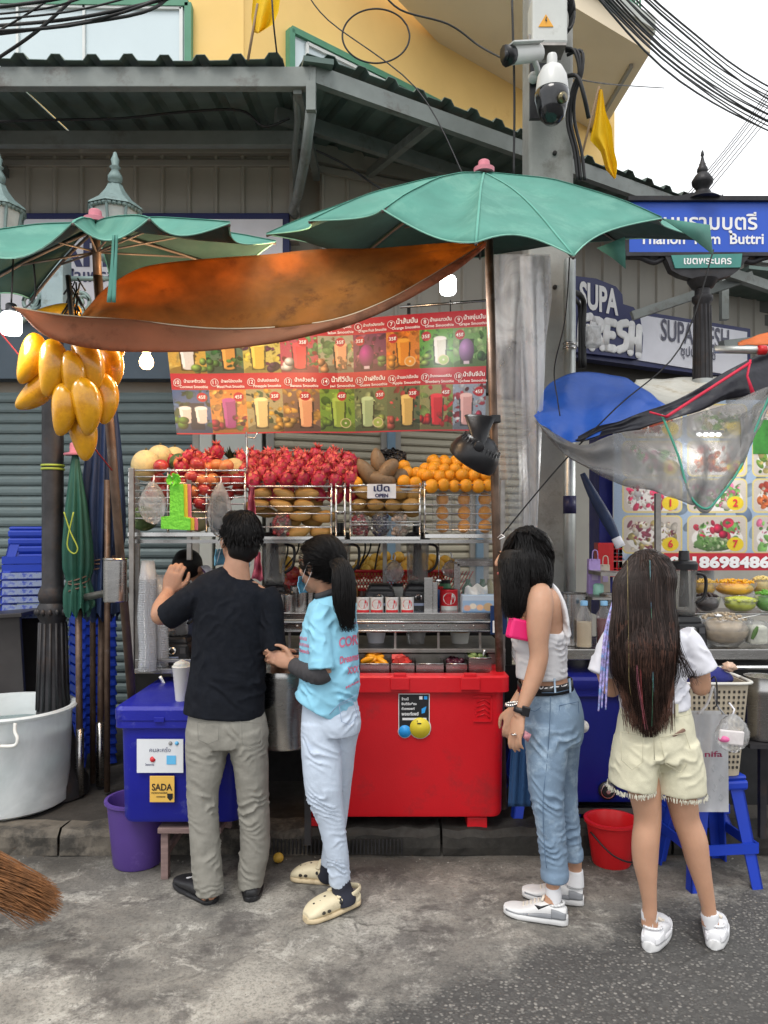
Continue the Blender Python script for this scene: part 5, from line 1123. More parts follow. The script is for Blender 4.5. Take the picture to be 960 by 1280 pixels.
# ---------------------------------------------------------------- coolers
def cooler(px0,px1,pyt,pyb,d,dep,mt_,lab,open_=False,rz=0,lid=None,kind='cooler'):
    x0,x1,z0_,z1_=X(px0,d),X(px1,d),Z(pyb,d),Z(pyt,d);cx=(x0 +x1)/2;w_=x1 -x0;h_=z1_ -z0_
    t=thing(kind,(cx,d +dep/2,z0_),lab,'cooler');WLs=WL[t]
    zr=-h_ *.0
    wall=.05;bodyh=h_ -(.10 if not open_ else .085)
    m_=MB();b0=V((cx,d +dep/2,z0_))
    def ringbox(z,ww,dd,rr=.05,n=5):
        out=[]
        for sx_,sy_,a0 in ((1,1,0),(-1,1,90),(-1,-1,180),(1,-1,270)):
            for k in range(n +1):a=math.radians(a0 +90*k/n);out.append(b0 +V((sx_ *(ww/2-rr)+rr *math.cos(a),sy_ *(dd/2-rr)+rr *math.sin(a),z)))
        return out
    def loft(rings,close=(True,True)):
        n=len(rings[0]);vs=[p for r in rings for p in r];fs=[]
        for i in range(len(rings)-1):fs+=[(i *n +k,i *n +(k +1)%n,(i +1)*n +(k +1)%n,(i +1)*n +k)for k in range(n)]
        if close[0]:fs.append(tuple(range(n))[::-1])
        if close[1]:fs.append(tuple((len(rings)-1)*n +k for k in range(n)))
        return vs,fs
    W1,D1=w_ -.05,dep -.05
    if open_:
        rg=[ringbox(.0,W1 *.965,D1 *.96),ringbox(.02,W1 *.985,D1 *.98),ringbox(bodyh,W1,D1),ringbox(bodyh +.004,w_,dep),ringbox(h_ -.01,w_,dep),ringbox(h_,w_ -.02,dep -.02),ringbox(h_,W1 -.11,D1 -.11,.03),ringbox(h_ -.012,W1 -.12,D1 -.12,.03),ringbox(.08,W1 -.14,D1 -.14,.03)]
        m_.add(*loft(rg),0,True);m_.build('body',mt_,t,smang=35)
    else:
        rg=[ringbox(.0,W1 *.95,D1 *.94),ringbox(.02,W1 *.975,D1 *.97),ringbox(bodyh,W1,D1)]
        m_.add(*loft(rg),0,True);m_.build('body',mt_,t,smang=35)
        m_=MB();rg=[ringbox(bodyh +.004,w_ *.985,dep *.985,.04),ringbox(bodyh +.035,w_ *.985,dep *.985,.04),ringbox(bodyh +.04,w_,dep,.05),ringbox(h_ -.015,w_,dep,.05),ringbox(h_,w_ -.03,dep -.03,.04),ringbox(h_ +.004,w_ -.12,dep -.12,.03)]
        m_.add(*loft(rg),0,True);m_.build('lid',lid or mt_,t,smang=35)
    return t,b0,w_,h_
red_c=M('red_cooler_plastic',(.62,.008,.016),.38,var=.07,vs=2,bump=.25,bs=160,dirt=(.42,.02,.025,1),ds=3.5,dth=.55)
t,b0,w_,h_=cooler(375,638,845,1024,3.8,.56,red_c,'big open red cooler holding steel fruit tins in the middle of the stall',True)
m_=MB()
for px in (500,588):m_=MB();BX(m_,px -12,px +12,847,863,3.785,3.8);BX(m_,px -8,px +8,842,851,3.79,3.82);m_.build('latch',red_c,t,bevel=.004)
for a_,b_,e_,f_ in ((584,609,3.86,4.0),(385,410,3.86,4.0),(584,609,4.2,4.3)):m_=MB();BX(m_,a_,b_,1022,1038,e_,f_);m_.build('foot',red_c,t,bevel=.004)
m_=MB()
for i in range(5):m_.tube([P(596+i *5*0+3*math.cos(k *.5+i),880+i *3,3.822)for k in range(2)],.002,4)
BX(m_,592,615,870,872,3.818,3.824);BX(m_,592,615,901,902.5,3.818,3.824);BX(m_,614,615.5,870,902,3.818,3.824)
for i in range(4):m_.tube([P(596,878+i *6,3.823),P(606,874+i *6,3.823),P(612,880+i *6,3.823)],.003,4)
m_.build('embossed_mark',red_c,t)
st_=thing('poster_sticker',P(517,922,3.82),parent=t);m_=MB();dd=3.821
m_.box(((X(498,dd)+X(537,dd))/2,dd,(Z(867,dd)+Z(918,dd))/2),(X(537,dd)-X(498,dd),.003,Z(867,dd)-Z(918,dd)));q1_,q2_=P(506,914,dd),P(525,909.5,dd);yv=lambda q,a,b:[q +V((0,a,0)),q +V((0,b,0))];m_.tube(yv(q1_,.001,-.0028),.034,26);m_.tube(yv(q2_,.001,-.0028),.055,30);m_.build('border',white_txt,st_)
m_=MB();m_.box(((X(499,dd)+X(536,dd))/2,dd -.002,(Z(868,dd)+Z(912,dd))/2),(X(536,dd)-X(499,dd),.003,Z(868,dd)-Z(912,dd)));m_.build('black_panel',black_txt,st_)
m_=MB();m_.tube(yv(q1_,-.002,-.005),.031,26);m_.build('blue_disc',M('ink_blue',rgb(50,160,235)[:3],.4),st_);m_=MB();m_.tube(yv(q2_,-.003,-.007),.051,30);m_.build('yellow_disc',M('ink_yellow',rgb(228,208,60)[:3],.4),st_)
m_=MB();yy=dd -.006
for s_,py,w2 in (('ร้านนี้',875,.035),('ยินดีรับชำระ',881,.075),('ด้วยพอยท์',887,.065),('พอยท์เพย์',894,.085)):put_text(m_,s_,(X(502,yy),dd -.0045,Z(py,dd)),XR,ZU,w=w2,bold=.03,align='L')
m_.box(((X(502,dd)+X(534,dd))/2,dd -.004,Z(898.5,dd)),(.12,.002,.011));m_.box((X(526,dd),dd -.004,Z(872,dd)),(.016,.002,.016));m_.build('lettering',white_txt,st_)
m_=MB();m_.box((X(532,dd),dd -.004,Z(872,dd)),(.016,.002,.016));m_.add([P(527,886,dd -.0045),P(533,883,dd -.0045),P(531,891,dd -.0045),P(527,892,dd -.0045)],[(0,1,2,3)[::-1]]);m_.build('blue_mark',M('ink_blue',(0,0,0)),st_)
m_=MB();m_.box((X(524,dd),dd -.008,Z(904,dd)),(.02,.002,.006));m_.box((X(521.5,dd),dd -.008,Z(901,dd)),(.003,.002,.008));m_.build('black_mark',black_txt,st_)
# steel tins with cut fruit
rowz=Z(845,3.8)
fill=[((450,487),M('cut_mango',(.8,.33,.01),.35,var=.12),'steel tin of sliced yellow mango in the red cooler'),((488,518),M('cut_watermelon',(.6,.05,.04),.35,var=.2),'steel tin of red watermelon chunks in the red cooler'),((519,554),M('murky_juice',(.10,.095,.05),.15),'empty looking steel tin in the middle of the red cooler'),((556,583),M('purple_fruit',(.06,.008,.02),.25,var=.3),'steel tin of dark purple fruit in the red cooler'),((584,613),M('green_fruit',(.18,.26,.08),.4,var=.4),'steel tin of pale green fruit at the right of the red cooler'),((405,448),M('cut_mango',(0,0,0)),'steel tin mostly hidden behind the woman in blue')]
for i,((a,b),mt_,lab)in enumerate(fill):
    t=thing('steel_tin',P((a +b)/2,845,4.0),lab,'tin','steel tins in the red cooler');xa,xb=X(a,4.0)+.004,X(b,4.0)-.004;zz=rowz +.015+(.03 if i==4 else 0);m_=MB();w1,d1=xb -xa,.24;cc_=((xa +xb)/2,4.06)
    for q_ in ((cc_[0],cc_[1]-d1/2,w1,.004),(cc_[0],cc_[1]+d1/2,w1,.004),(xa,cc_[1],.004,d1 -.009),(xb,cc_[1],.004,d1 -.009)):m_.box((q_[0],q_[1],zz -.06),(q_[2],q_[3],.16))
    m_.box((cc_[0],cc_[1],zz -.13),(w1,d1,.004));m_.tube([(xa,cc_[1]-d1/2-.002,zz +.02),(xb,cc_[1]-d1/2-.002,zz +.02)],.005,6);m_.build('tin_body',steel,t)
    m_=MB()
    if i==2:m_.box((cc_[0],cc_[1],zz -.03),(w1 -.01,d1 -.01,.01))
    elif i==0 or i==5:
        for k in range(16):m_.ball((R(xa +.03,xb -.03),R(cc_[1]-.09,cc_[1]+.09),zz +R(-.01,.045)),(.045,.018,.016),10,7,rot=Matrix.Rotation(R(-1,1),3,'Z')@Matrix.Rotation(R(-.6,.6),3,'Y'))
    elif i==1:
        for k in range(34):m_.box((R(xa +.02,xb -.02),R(cc_[1]-.09,cc_[1]+.09),zz +R(-.01,.035)),(.035,.03,.03),rot=Matrix.Rotation(R(0,3),3,'Z')@Matrix.Rotation(R(-.8,.8),3,'X'))
    else:
        for k in range(50):m_.ball((R(xa +.015,xb -.015),R(cc_[1]-.1,cc_[1]+.1),zz +R(-.02,.02)),.015,8,6)
    m_.build('contents',mt_,t)
mb=MB();mb.tube([P(603,834,4.0),P(605,815,4.02),P(606,812,4.02)],.007,6);tag(mb.build('spoon',chrome),'steel spoon standing in the tin of green fruit','spoon')
blue_c=M('blue_cooler_plastic',(.008,.012,.27),.42,var=.1,vs=3,bump=.25,bs=160,dirt=(.09,.10,.36,1),ds=9,dth=.58)
t,b0,w_,h_=cooler(140,306,884,1032,3.46,.75,blue_c,'blue lidded cooler with white notice and yellow SADA sticker',False)
m_=MB();dd=3.474
BX(m_,171,229,924,966,dd -.004,dd);m_.build('notice',M('white_notice',(.68,.70,.73),.4,var=.04),t)
m_=MB();BX(m_,187,218,970,1003,dd -.004,dd);m_.build('yellow_sticker',M('yellow_sticker',(.72,.44,.09),.4,var=.06),t,bevel=.002)
m_=MB();yy=dd -.006;put_text(m_,'SADA',(X(202.5,yy),yy,Z(988,yy)),XR,ZU,w=.092,h=.03,bold=.02);put_text(m_,'recommended',(X(199,yy),yy,Z(992,yy)),XR,ZU,w=.07,bold=.02);m_.box((X(201,yy),yy,Z(996,yy)),(.04,.001,.003));m_.add([P(209,992,yy),P(216,992,yy),P(216,998,yy),P(212.5,1001,yy),P(209,997,yy)],[(4,3,2,1,0)]);m_.build('lettering',black_txt,t)
m_=MB();put_text(m_,'คนละครึ่ง',(X(200,yy),yy,Z(940,yy)),XR,ZU,w=.095,bold=0);put_text(m_,'โครงการ',(X(187,yy),yy,Z(957,yy)),XR,ZU,w=.04,bold=.02);m_.build('notice_text',navy_txt,t)
m_=MB();m_.box((X(214,yy),yy,Z(950,yy)),(.042,.001,.04));m_.tube([P(221,929,yy),P(221,929,yy -.001)],.009,12);m_.build('notice_blue_logo',M('ink_sky',(.12,.45,.75),.4),t,bevel=.0)
m_=MB();m_.tube([P(191,949,yy),P(191,949,yy -.001)],.013,14);m_.build('notice_red_logo',M('ink_red',(.6,.03,.04),.4),t)
m_=MB();m_.tube([P(213,929,yy),P(213,929,yy -.001)],.009,12);m_.build('notice_grey_logo',M('ink_grey',(.3,.3,.3),.4),t)
m_=MB();BX(m_,192,205,897,903,3.452,3.46);m_.build('catch',blue_c,t,bevel=.002)
t,b0,w_,h_=cooler(700,812,847,1006,3.88,.6,M('dark_blue_plastic',(.006,.010,.16),.42,var=.1,vs=3,bump=.2,bs=160),'dark blue cooler with round drain plug behind the two girls',False)
c=P(759,988,3.905);m_=MB();m_.tube([c +V((0,.01,0)),c +V((0,-.012,0))],.045,24);m_.build('drain_recess',black_pl,t);m_=MB();m_.tube([c +V((0,-.01,0)),c +V((0,-.018,0))],.026,20,mi=1);m_.tube([c +V((.0,-.016,0)),c +V((0,-.026,0))],.012,6);m_.tube([c +V((.034*math.cos(a),-.014,.034*math.sin(a)))for a in np.linspace(0,6.283,20)],.004,6);m_.build('drain_plug',[chrome,black_pl],t,smang=40)
mb=MB();d_=3.98
mb.bar((X(690,d_),d_,Z(1012,d_)),(X(850,d_),d_,Z(1012,d_)),.04,.03);mb.bar((X(690,d_),4.5,Z(1012,d_)),(X(850,d_),4.5,Z(1012,d_)),.04,.03)
for px in (697,829):
    for dy in (d_,4.5):mb.tube([(X(px,d_),dy,Z(1012,d_)),(X(px,d_),dy,.121 if dy>d_ +.1 else .122)],.013,8)
tag(mb.build('steel_stand',steel_dull),'low grey steel stand carrying the dark blue cooler','stand')
# ---------------------------------------------------------------- buckets, stools and clutter on the ground
purp=M('purple_plastic',(.085,.045,.23),.45,var=.12,vs=3,dirt=(.17,.11,.36,1),ds=5,dth=.6)
def bucket(c,r0,r1,h,mt_,lab,cat='bucket',name='bucket',ribs_=0,seg=40):
    t=thing(name,c,lab,cat);m_=MB();m_.lathe([(0,.002),(r0 *.95,.002),(r0,.012),(r0 +(r1 -r0)*.5,h *.5),(r1,h -.02),(r1 +.004,h -.018),(r1 +.012,h -.012),(r1 +.012,h),(r1 -.004,h +.002),(r1 -.01,h -.01),(r0 -.008,.02),(0,.02)],c,seg);m_.build('shell',mt_,t,smang=50);return t
t=bucket(P(161,1093,3.59)+V((0,.13,0)),.115,.142,.315,purp,'purple plastic bucket under the corner of the blue cooler')
t=bucket(P(772,1090,3.62)+V((-.0,.1,0)),.092,.118,.215,redpl,'low red plastic bucket behind the legs of the girl in shorts')
mb=MB();c=WL[t];mb.tube([c +V((-.115,-.05,.17)),c +V((-.03,-.128,.09)),c +V((.08,-.115,.06)),c +V((.12,-.02,.17))],.004,6,smooth=5);mb.build('handle',black_pl,t)
whp=M('translucent_white_plastic',(.80,.84,.84),.35,var=.05,sss=.15,transl=.35,dirt=(.5,.55,.55,1),ds=2)
bc_=V((-2.06,4.2,KZ));t=thing('water_barrel',bc_,'large translucent white barrel of water with rope handle on the kerb','barrel')
m_=MB();m_.lathe([(0,.002),(.29,.002),(.318,.02),(.332,.50),(.336,.505),(.355,.512),(.362,.525),(.352,.535),(.332,.532),(.325,.515),(.308,.03),(0,.03)],bc_,64);m_.build('shell',film('translucent_tub',col=(.86,.9,.9,1),op=1.0,rough=.3,fs=2,white=.18,gl=.4),t,smang=50)
m_=MB();m_.lathe([(0,.40),(.318,.40)],bc_,40);m_.build('water',M('still_water',(.45,.55,.55),.05),t)
m_=MB();m_.lathe([(.310,.04),(.3205,.41)],bc_,64);m_.build('water_body',M('milky_water',(.55,.70,.71),.3,transl=.3),t)
m_=MB();m_.tube([P(0,933,3.86),P(18,932,3.85),P(22,924,3.85),P(19,915,3.86),P(19,904,3.87)],.009,8,smooth=5);m_.build('handle',M('handle_white',(.7,.7,.66),.5),t)
stoolw=M('grey_pink_wood',(.22,.15,.14),.8,var=.25,vs=8,stretch=(1,1,6),bump=.4,bs=60)
t=thing('wooden_stool',P(240,1098,3.55),'low weathered wooden stool under the blue cooler','stool');zz=Z(1036,3.5)
m_=MB();m_.box((X(236,3.5),3.72,zz -.014),(X(277,3.5)-X(197,3.5),.42,.026));m_.build('seat',stoolw,t,bevel=.003)
for px in (207,268):
    for dy in (3.55,3.86):m_=MB();x_=X(px,3.55);m_.bar((x_,dy,zz -.028),(x_ +(px -237)*-.0000,dy -.0,.002),.034,.04,up=(0,1,0));m_.build('leg',stoolw,t,bevel=.003)
m_=MB();m_.bar((X(207,3.55)+.02,3.86,.1),(X(268,3.55)-.02,3.86,.1),.02,.03);m_.bar((X(207,3.55),3.57,.115),(X(207,3.55),3.84,.115),.02,.03);m_.build('stretcher',stoolw,t)
# steel canister between man and woman
c=P(350,930,3.55)+V((.02,.0,0));t=thing('steel_canister',c,'tall brushed steel canister between the man and the woman in blue','canister');hh=Z(838,3.5)-c.z
m_=MB();m_.lathe([(0,0),(.118,0),(.124,.01),(.126,hh -.03),(.132,hh -.028),(.132,hh -.015),(.128,hh),(.05,hh +.012),(0,hh +.014)],c,40);m_.build('shell',steel,t,smang=40)
m_=MB();m_.tube([c +V((-.03,-.02,hh +.012)),c +V((-.03,-.02,hh +.045)),c +V((.03,-.02,hh +.045)),c +V((.03,-.02,hh +.012))],.005,6);m_.build('lid_handle',chrome,t)
m_=MB();m_.bar(c +V((-.1,.05,0)),c +V((-.1,.05,-c.z +.122)),.03,.03,up=(0,1,0));m_.bar(c +V((.1,.09,0)),c +V((.1,.09,-c.z +.122)),.03,.03,up=(0,1,0));m_.bar(c +V((-.12,.07,-.012)),c +V((.12,.07,-.012)),.2,.02);tag(m_.build('low_stand',dark_iron),'dark low stand under the steel canister','stand')
# paper cup with cream
t=thing('cream_cup',P(226,888,3.6),'white cup of whipped smoothie standing on the blue cooler lid','cup');c=V((X(227,3.58),3.58,Z(884,3.46)+.004));m_=MB();m_.lathe([(0,0),(.026,0),(.028,.004),(.042,.155),(.045,.158),(.043,.162),(0,.16)],c,28);m_.build('cup_body',M('cream_cup_white',(.74,.72,.66),.4,var=.03),t,smang=40)
m_=MB();m_.tube([c +V((.03*(1-k/22)*math.cos(k *.9),.03*(1-k/22)*math.sin(k *.9),.162+.028*k/22))for k in range(23)],[.016*(1-k/26)for k in range(23)],8);m_.ball(c +V((0,0,.165)),(.034,.034,.016),14,8);m_.build('whipped_cream',M('whipped_white',(.8,.78,.72),.5,sss=.2),t)
m_=MB();m_.grid(lambda u,v:P(196+u *22,878+v *10-4*math.sin(u *7)*v,3.62)+V((0,v *-.05,.012*NZ.noise(V((u *5,v *5,2))))),14,8);m_.build('dummy_cloth',M('blue_rag',(.02,.08,.28),.7));o_=COL.objects['dummy_cloth'];o_.name='rag';tag(o_,'crumpled blue rag on the blue cooler lid behind the cream cup','cloth')
# broom
t=thing('broom',P(-20,1120,2.95),'coconut fibre broom sweeping in from the left edge','broom');m_=MB();org=P(-75,1040,2.9)
for k in range(520):
    e=P(R(20,84)-0,0,2.95);a=R(0,1);tip=P(28+50*math.sin(a *3.14)**.5*R(.7,1.05),1095+62*a +R(-6,6),R(2.85,3.05));
    if tip.z<.006:tip.z=.006+R(0,.01)
    b_=org +V((R(-.03,.03),R(-.02,.02),R(-.12,.02)-a *.12));md=b_.lerp(tip,.55)+V((0,0,R(-.004,.035)));m_.tube([b_,md,tip],[.0022,.0018,.0007],4,smooth=3,cap=False)
m_.build('bristles',M('coir_fibre',(.20,.085,.03),.8,var=.5,vs=30),t);m_=MB();m_.tube([org +V((.02,0,-.06)),org +V((-.8,-.1,.6))],.014,8);m_.tube([org +V((.04,0,-.06)),org +V((-.1,-.01,.02))],[.05,.03],12);m_.build('handle',M('broom_wood',(.3,.18,.08),.7),t)
# plastic stools
bluep=M('blue_stool_plastic',(.012,.045,.42),.35,var=.08,vs=3,dirt=(.06,.10,.40,1),ds=9,dth=.64)
whs=M('scuffed_paint',(.30,.36,.52),.6,var=.3,vs=30,dirt=(.02,.05,.4,1),ds=30,dth=.48)
def stool(c,s=1.0,h=.45,lab='',grp='blue plastic stools',scuff=False,rz=0,name='plastic_stool'):
    t=thing(name,c,lab,'stool',grp);Rm=Matrix.Rotation(rz,3,'Z');c=V(c)
    w0,w1=.145*s,.20*s
    m_=MB();m_.box(c +V((0,0,h -.012)),(w0 *2,w0 *2,.024),rot=Rm);m_.box(c +V((0,0,h -.045)),(w0 *2.08,w0 *2.08,.045),rot=Rm);m_.build('seat',bluep,t,bevel=.012)
    for sx_ in (-1,1):
        for sy_ in (-1,1):
            m_=MB();a=Rm@V((sx_ *(w0 -.012),sy_ *(w0 -.012),0));b=Rm@V((sx_ *w1,sy_ *w1,0));top=c +a +V((0,0,h -.05));bo=c +b;th=.016
            for q_,wd in ((Rm@V((-sx_,0,0)),Rm@V((0,sy_,0))),(Rm@V((0,-sy_,0)),Rm@V((sx_,0,0)))):
                vs=[top,top +q_ *.065,bo +q_ *.05,bo];m_.add([p +wd *k for k in (0,-.008)for p in vs],[(0,1,2,3),(7,6,5,4),(0,4,5,1),(1,5,6,2),(2,6,7,3),(3,7,4,0)],0,False)
            m_.build('leg',bluep,t,solid=0)
    m_=MB()
    for i in range(4):
        a0,a1=Rm@V(((-1,1,1,-1)[i],(-1,-1,1,1)[i],0)),Rm@V(((1,1,-1,-1)[i],(-1,1,1,-1)[i],0));r_=w0 +(w1 -w0)*.66
        m_.bar(c +a0 *r_ +V((0,0,h *.36)),c +a1 *r_ +V((0,0,h *.36)),.01,.045)
    m_.build('brace',bluep,t)
    if scuff:
        m_=MB()
        for q_,rz2 in (((0,-w1 *1.01,.022),0),((w1 *1.01,0,.022),math.pi/2),((-w1 *1.01,0,.022),math.pi/2)):m_.box(c +Rm@V(q_),(w1 *1.8,.006,.036),rot=Rm@Matrix.Rotation(rz2,3,'Z'))
        m_.build('scuffed_rim',whs,t)
    return t
stool((X(893,3.5),3.58,.004),.85,Z(972,3.45),'blue plastic stool carrying the beige basket at the right',rz=.12)
stool((X(700,4.0)-.09,4.15,.122),.9,.42,'blue plastic stool standing half hidden under the blue cooler',rz=.1)
stool((X(800,3.75)+.28,3.95,.122),.9,.3,'low blue plastic stool behind the stool with the basket',rz=.1)
# stacks of stools on the left
for k in range(6):
    stool((X(32,4.9),5.0,Z(772,4.9)+k *.05),.88,.33,'blue plastic stool in the scuffed stack left of the lamp post','stools stacked left of the lamp post',True,rz=.35)
for k in range(15):
    stool((X(100,4.75),4.95,.125+k *.062),.62,.30,'small blue stool in the tall stack behind the closed umbrellas','stools stacked behind the lamp post',False,rz=.6)
mb=MB();mb.box((X(5,4.8)-.15,4.6,.62),(.75,.03,.95),rot=Matrix.Rotation(-.06,3,'Y'));mb.box((X(5,4.8)-.15,4.75,1.09),(.8,.5,.025),rot=Matrix.Rotation(-.06,3,'Y'));mb.box((X(5,4.8)-.15,4.98,.6),(.75,.03,.95));t_=mb.build('metal_counter',M('dark_steel_sheet',(.06,.055,.055),.4,.6,var=.25,vs=3),bevel=.004);tag(t_,'dark steel counter behind the water barrel at the left edge','counter')
# closed umbrellas and poles
def closed(px,py0,py1,d,r,mt_,lab,lean=0,cap=True,n=9):
    a,b=P(px,py0,d),P(px +lean,py1,d);t=thing('closed_umbrella',V((b.x,b.y,.122)),lab,'umbrella','closed umbrellas');m_=MB();seg=54;ax_=(a -b)
    def fn(u,v):
        th=u *2*math.pi;c=a.lerp(b,v);base=r *(.22+.78*min(1,v *1.7)**.8)*(1-.22*math.exp(-((v -.80)/.05)**2));f=1+.22*math.cos(n *th +3*v +.8*math.sin(th))*min(1,v *3)+.1*math.cos(2.3*n *th +5*v)*v
        return c +V((math.cos(th)*base *f,math.sin(th)*base *f,-.03*math.cos(n *th)*(v>.97)))
    m_.grid(fn,90,40);m_.build('folded_canopy',mt_,t)
    if cap:m_=MB();m_.lathe([(.06,-.01),(.062,0),(.03,.008),(.028,.055),(.022,.06),(0,.06)],a,16);m_.build('cap',pink_m,t,smang=40)
    m_=MB();q_=a.lerp(b,.80)
    for k in range(3):m_.tube([q_ +V((r *.86*math.cos(th),r *.86*math.sin(th),.012*k +.02*math.sin(th +k)-(k==2)*.08))for th in np.linspace(0,6.283,26)],.005,5)
    m_.build('tie_rope',M('brown_cord',(.12,.08,.06),.7),t)
    m_=MB();m_.tube([b +V((0,0,.1)),V((b.x +lean *.002,b.y,.2))],.019,10);m_.build('pole',rust_pole,t);m_=MB();m_.tube([V((b.x +lean *.002,b.y,.5)),V((b.x +lean *.002,b.y,.13))],.023,10);m_.build('base_tube',M('red_tube',(.25,.02,.02),.5,dirt=(.1,.06,.05,1),ds=6)if 'green' not in lab else steel,t)
closed(94,567,765,4.3,.068,M('dark_green_canvas',(.015,.085,.06),.6,var=.25,vs=5,transl=.05),'closed dark green umbrella tied with cord beside the lamp post',4)
closed(131,420,770,4.45,.10,M('navy_canvas',(.014,.03,.085),.6,var=.3,vs=5),'closed navy umbrella leaning behind the green one',-4,False,11)
for px,d,lab in ((134,4.35,'brown bamboo pole standing behind the hanging steel cup'),(116,4.5,'thin dark pole between the closed umbrellas')):
    mb=MB();mb.tube([P(px,600,d),V((X(px,d),d,.13))],.017,10);tag(mb.build('pole',rust_pole),lab,'pole')
mb=MB();mb.tube([P(92,640,4.2),P(84,680,4.2),P(92,692,4.2),P(97,685,4.2),P(88,665,4.2),P(80,640,4.2)],.004,5,smooth=5);tag(mb.build('lime_string',MC['lime_string']),'loop of lime green cord hanging on the closed green umbrella','cord')
mb=MB();mb.tube([P(0,415,3.3),P(60,488,3.4),P(140,588,3.6)],.0035,5);tag(mb.build('red_string',M('red_cord',(.3,.03,.03),.6)),'thin red cord slanting from the left edge to the umbrella pole','cord')
# hanging giant mangoes
gm=M('ornament_mango',(.68,.32,.008),.25,var=.2,vs=9,coat=.5,dirt=(.50,.21,.008,1),ds=7,dth=.5,bump=.1,bs=40)
L_=[(36,448,3.25,.30,40),(62,460,3.2,.1,44),(88,470,3.2,-.05,38),(108,458,3.25,-.25,44),(44,487,3.3,.8,40),(77,512,3.2,.1,40),(105,508,3.2,-.1,44),(128,498,3.3,-.1,40),(100,542,3.28,-.2,42),(136,455,3.4,-.3,36),(118,480,3.4,0,38),(70,392,3.45,1.45,38),(135,440,3.42,.9,30)]
for i,(px,py,d,rt,s_)in enumerate(L_):
    m_=MB();r=s_ *d/FPX *.80;m_.ball((0,0,0),(r *.50,r *.48,r *1.04),26,20,fn=lambda q,p:V((q.x *(1+.20*p.z)+.14*r *(1-p.z**2),q.y *(1+.12*p.z),q.z)))
    o=m_.build('giant_mango',gm);o.location=P(px,py,d);o.rotation_euler=(R(-.1,.1),rt,0)
    tag(o,{1:'fat upright mango ornament, second from the left in the upper row',2:'upright mango ornament in the middle of the upper row',3:'tilted mango ornament at the upper right against the slanting pole',5:'upright mango ornament at the lower left above the tip',6:'broad mango ornament just above the lowest one',7:'mango ornament at the lower right of the bunch',9:'mango ornament at the far right of the bunch behind the pole',10:'mango ornament hidden in the middle of the bunch',12:'mango ornament tucked under the tarp at the upper right',8:'lowest glossy yellow mango ornament at the tip of the bunch',11:'glossy yellow mango ornament peeping above the tarp edge',4:'glossy mango ornament slanting out at the lower left of the bunch',0:'upper left glossy mango ornament of the bunch'}.get(i,'glossy yellow mango ornament in the bunch under the left umbrella'),'mango ornament','giant mango ornaments')
mb=MB();mb.tube([P(85,345,3.4),P(90,400,3.35),P(92,500,3.3)],.012,6);
for k in range(30):a_=P(R(84,100),R(345,395),3.4);mb.tube([a_,a_ +V((R(-.04,.04),R(-.03,.03),R(-.09,-.03)))],.004,4)
tag(mb.build('knotted_rope',cable),'knotted black cord holding up the bunch of mango ornaments','cord')
wire([P(42,330,3.2),P(43,372,3.2),P(20,392,3.2)],.004,'short lead above the left edge bulb')
# bags on the left rack
filmw=film('crinkled_bag',op=.38,fs=14,rough=.1,col=(.85,.85,.85,1),gl=.8)
def bag(px0,px1,py0,py1,d,mt_,name,lab,inner=None,depth=.05,cat='bag'):
    c=P((px0 +px1)/2,(py0 +py1)/2,d);t=thing(name,P((px0 +px1)/2,py1,d),lab,cat);rx,rz_=(px1 -px0)*d/FPX/2,(py1 -py0)*d/FPX/2
    m_=MB();m_.ball(c,(rx,depth,rz_),30,22,fn=lambda q,p:V((q.x *(1-.35*max(0,p.z))*(1+.12*NZ.noise(p *4+c)),q.y *(1+.3*NZ.noise(p *5+c)),q.z +.1*rz_ *NZ.noise(p *4))));m_.build('bag_film',mt_,t)
    m_=MB();tp_=c +V((0,0,rz_ *.85));m_.tube([tp_,tp_ +V((.008,0,.03)),tp_ +V((0,.03,.05))],.004,5);m_.build('bag_string',white_pnl,t)
    if inner:inner(t,c,rx,rz_)
    return t
bag(173,208,602,655,4.02,filmw,'plastic_bag','crinkled clear plastic bag hung on the left rack beside the paper lantern')
def straws(t,c,rx,rz_):
    m_=MB()
    for k in range(44):a=R(0,6.3);r=R(0,.7);x_=c +V((rx *r *math.cos(a),.03*r *math.sin(a),0));m_.tube([x_ +V((0,0,-rz_ *.8)),x_ +V((0,0,rz_ *R(.45,.6)))],.0032,5)
    m_.build('straw',M('dark_straw',(.01,.035,.045),.4,var=.5,vs=60),t)
bag(259,290,603,672,4.02,filmw,'straw_bag','clear bag of dark drinking straws hanging on the left rack',straws)
pinkf=M('pink_plastic_film',(.62,.16,.24),.4,transl=.4,fold=.5,fs=20)
for (a,b,y0,y1,lab)in ((306,322,608,655,'pink plastic bag hanging between the racks'),(314,330,690,725,'pink plastic bag hanging lower behind the man')):m_=MB();m_.grid(lambda u,v:P(a +(b -a)*(.5+(u -.5)*(.35+.65*v)),y0 +(y1 -y0)*(v -.06*v *math.sin(u *7)),4.05)+V((0,.022*math.sin(u *9+v *3)+.008*math.sin(v *13),0)),16,20);tag(m_.build('pink_bag',pinkf,solid=.002),lab,'bag')
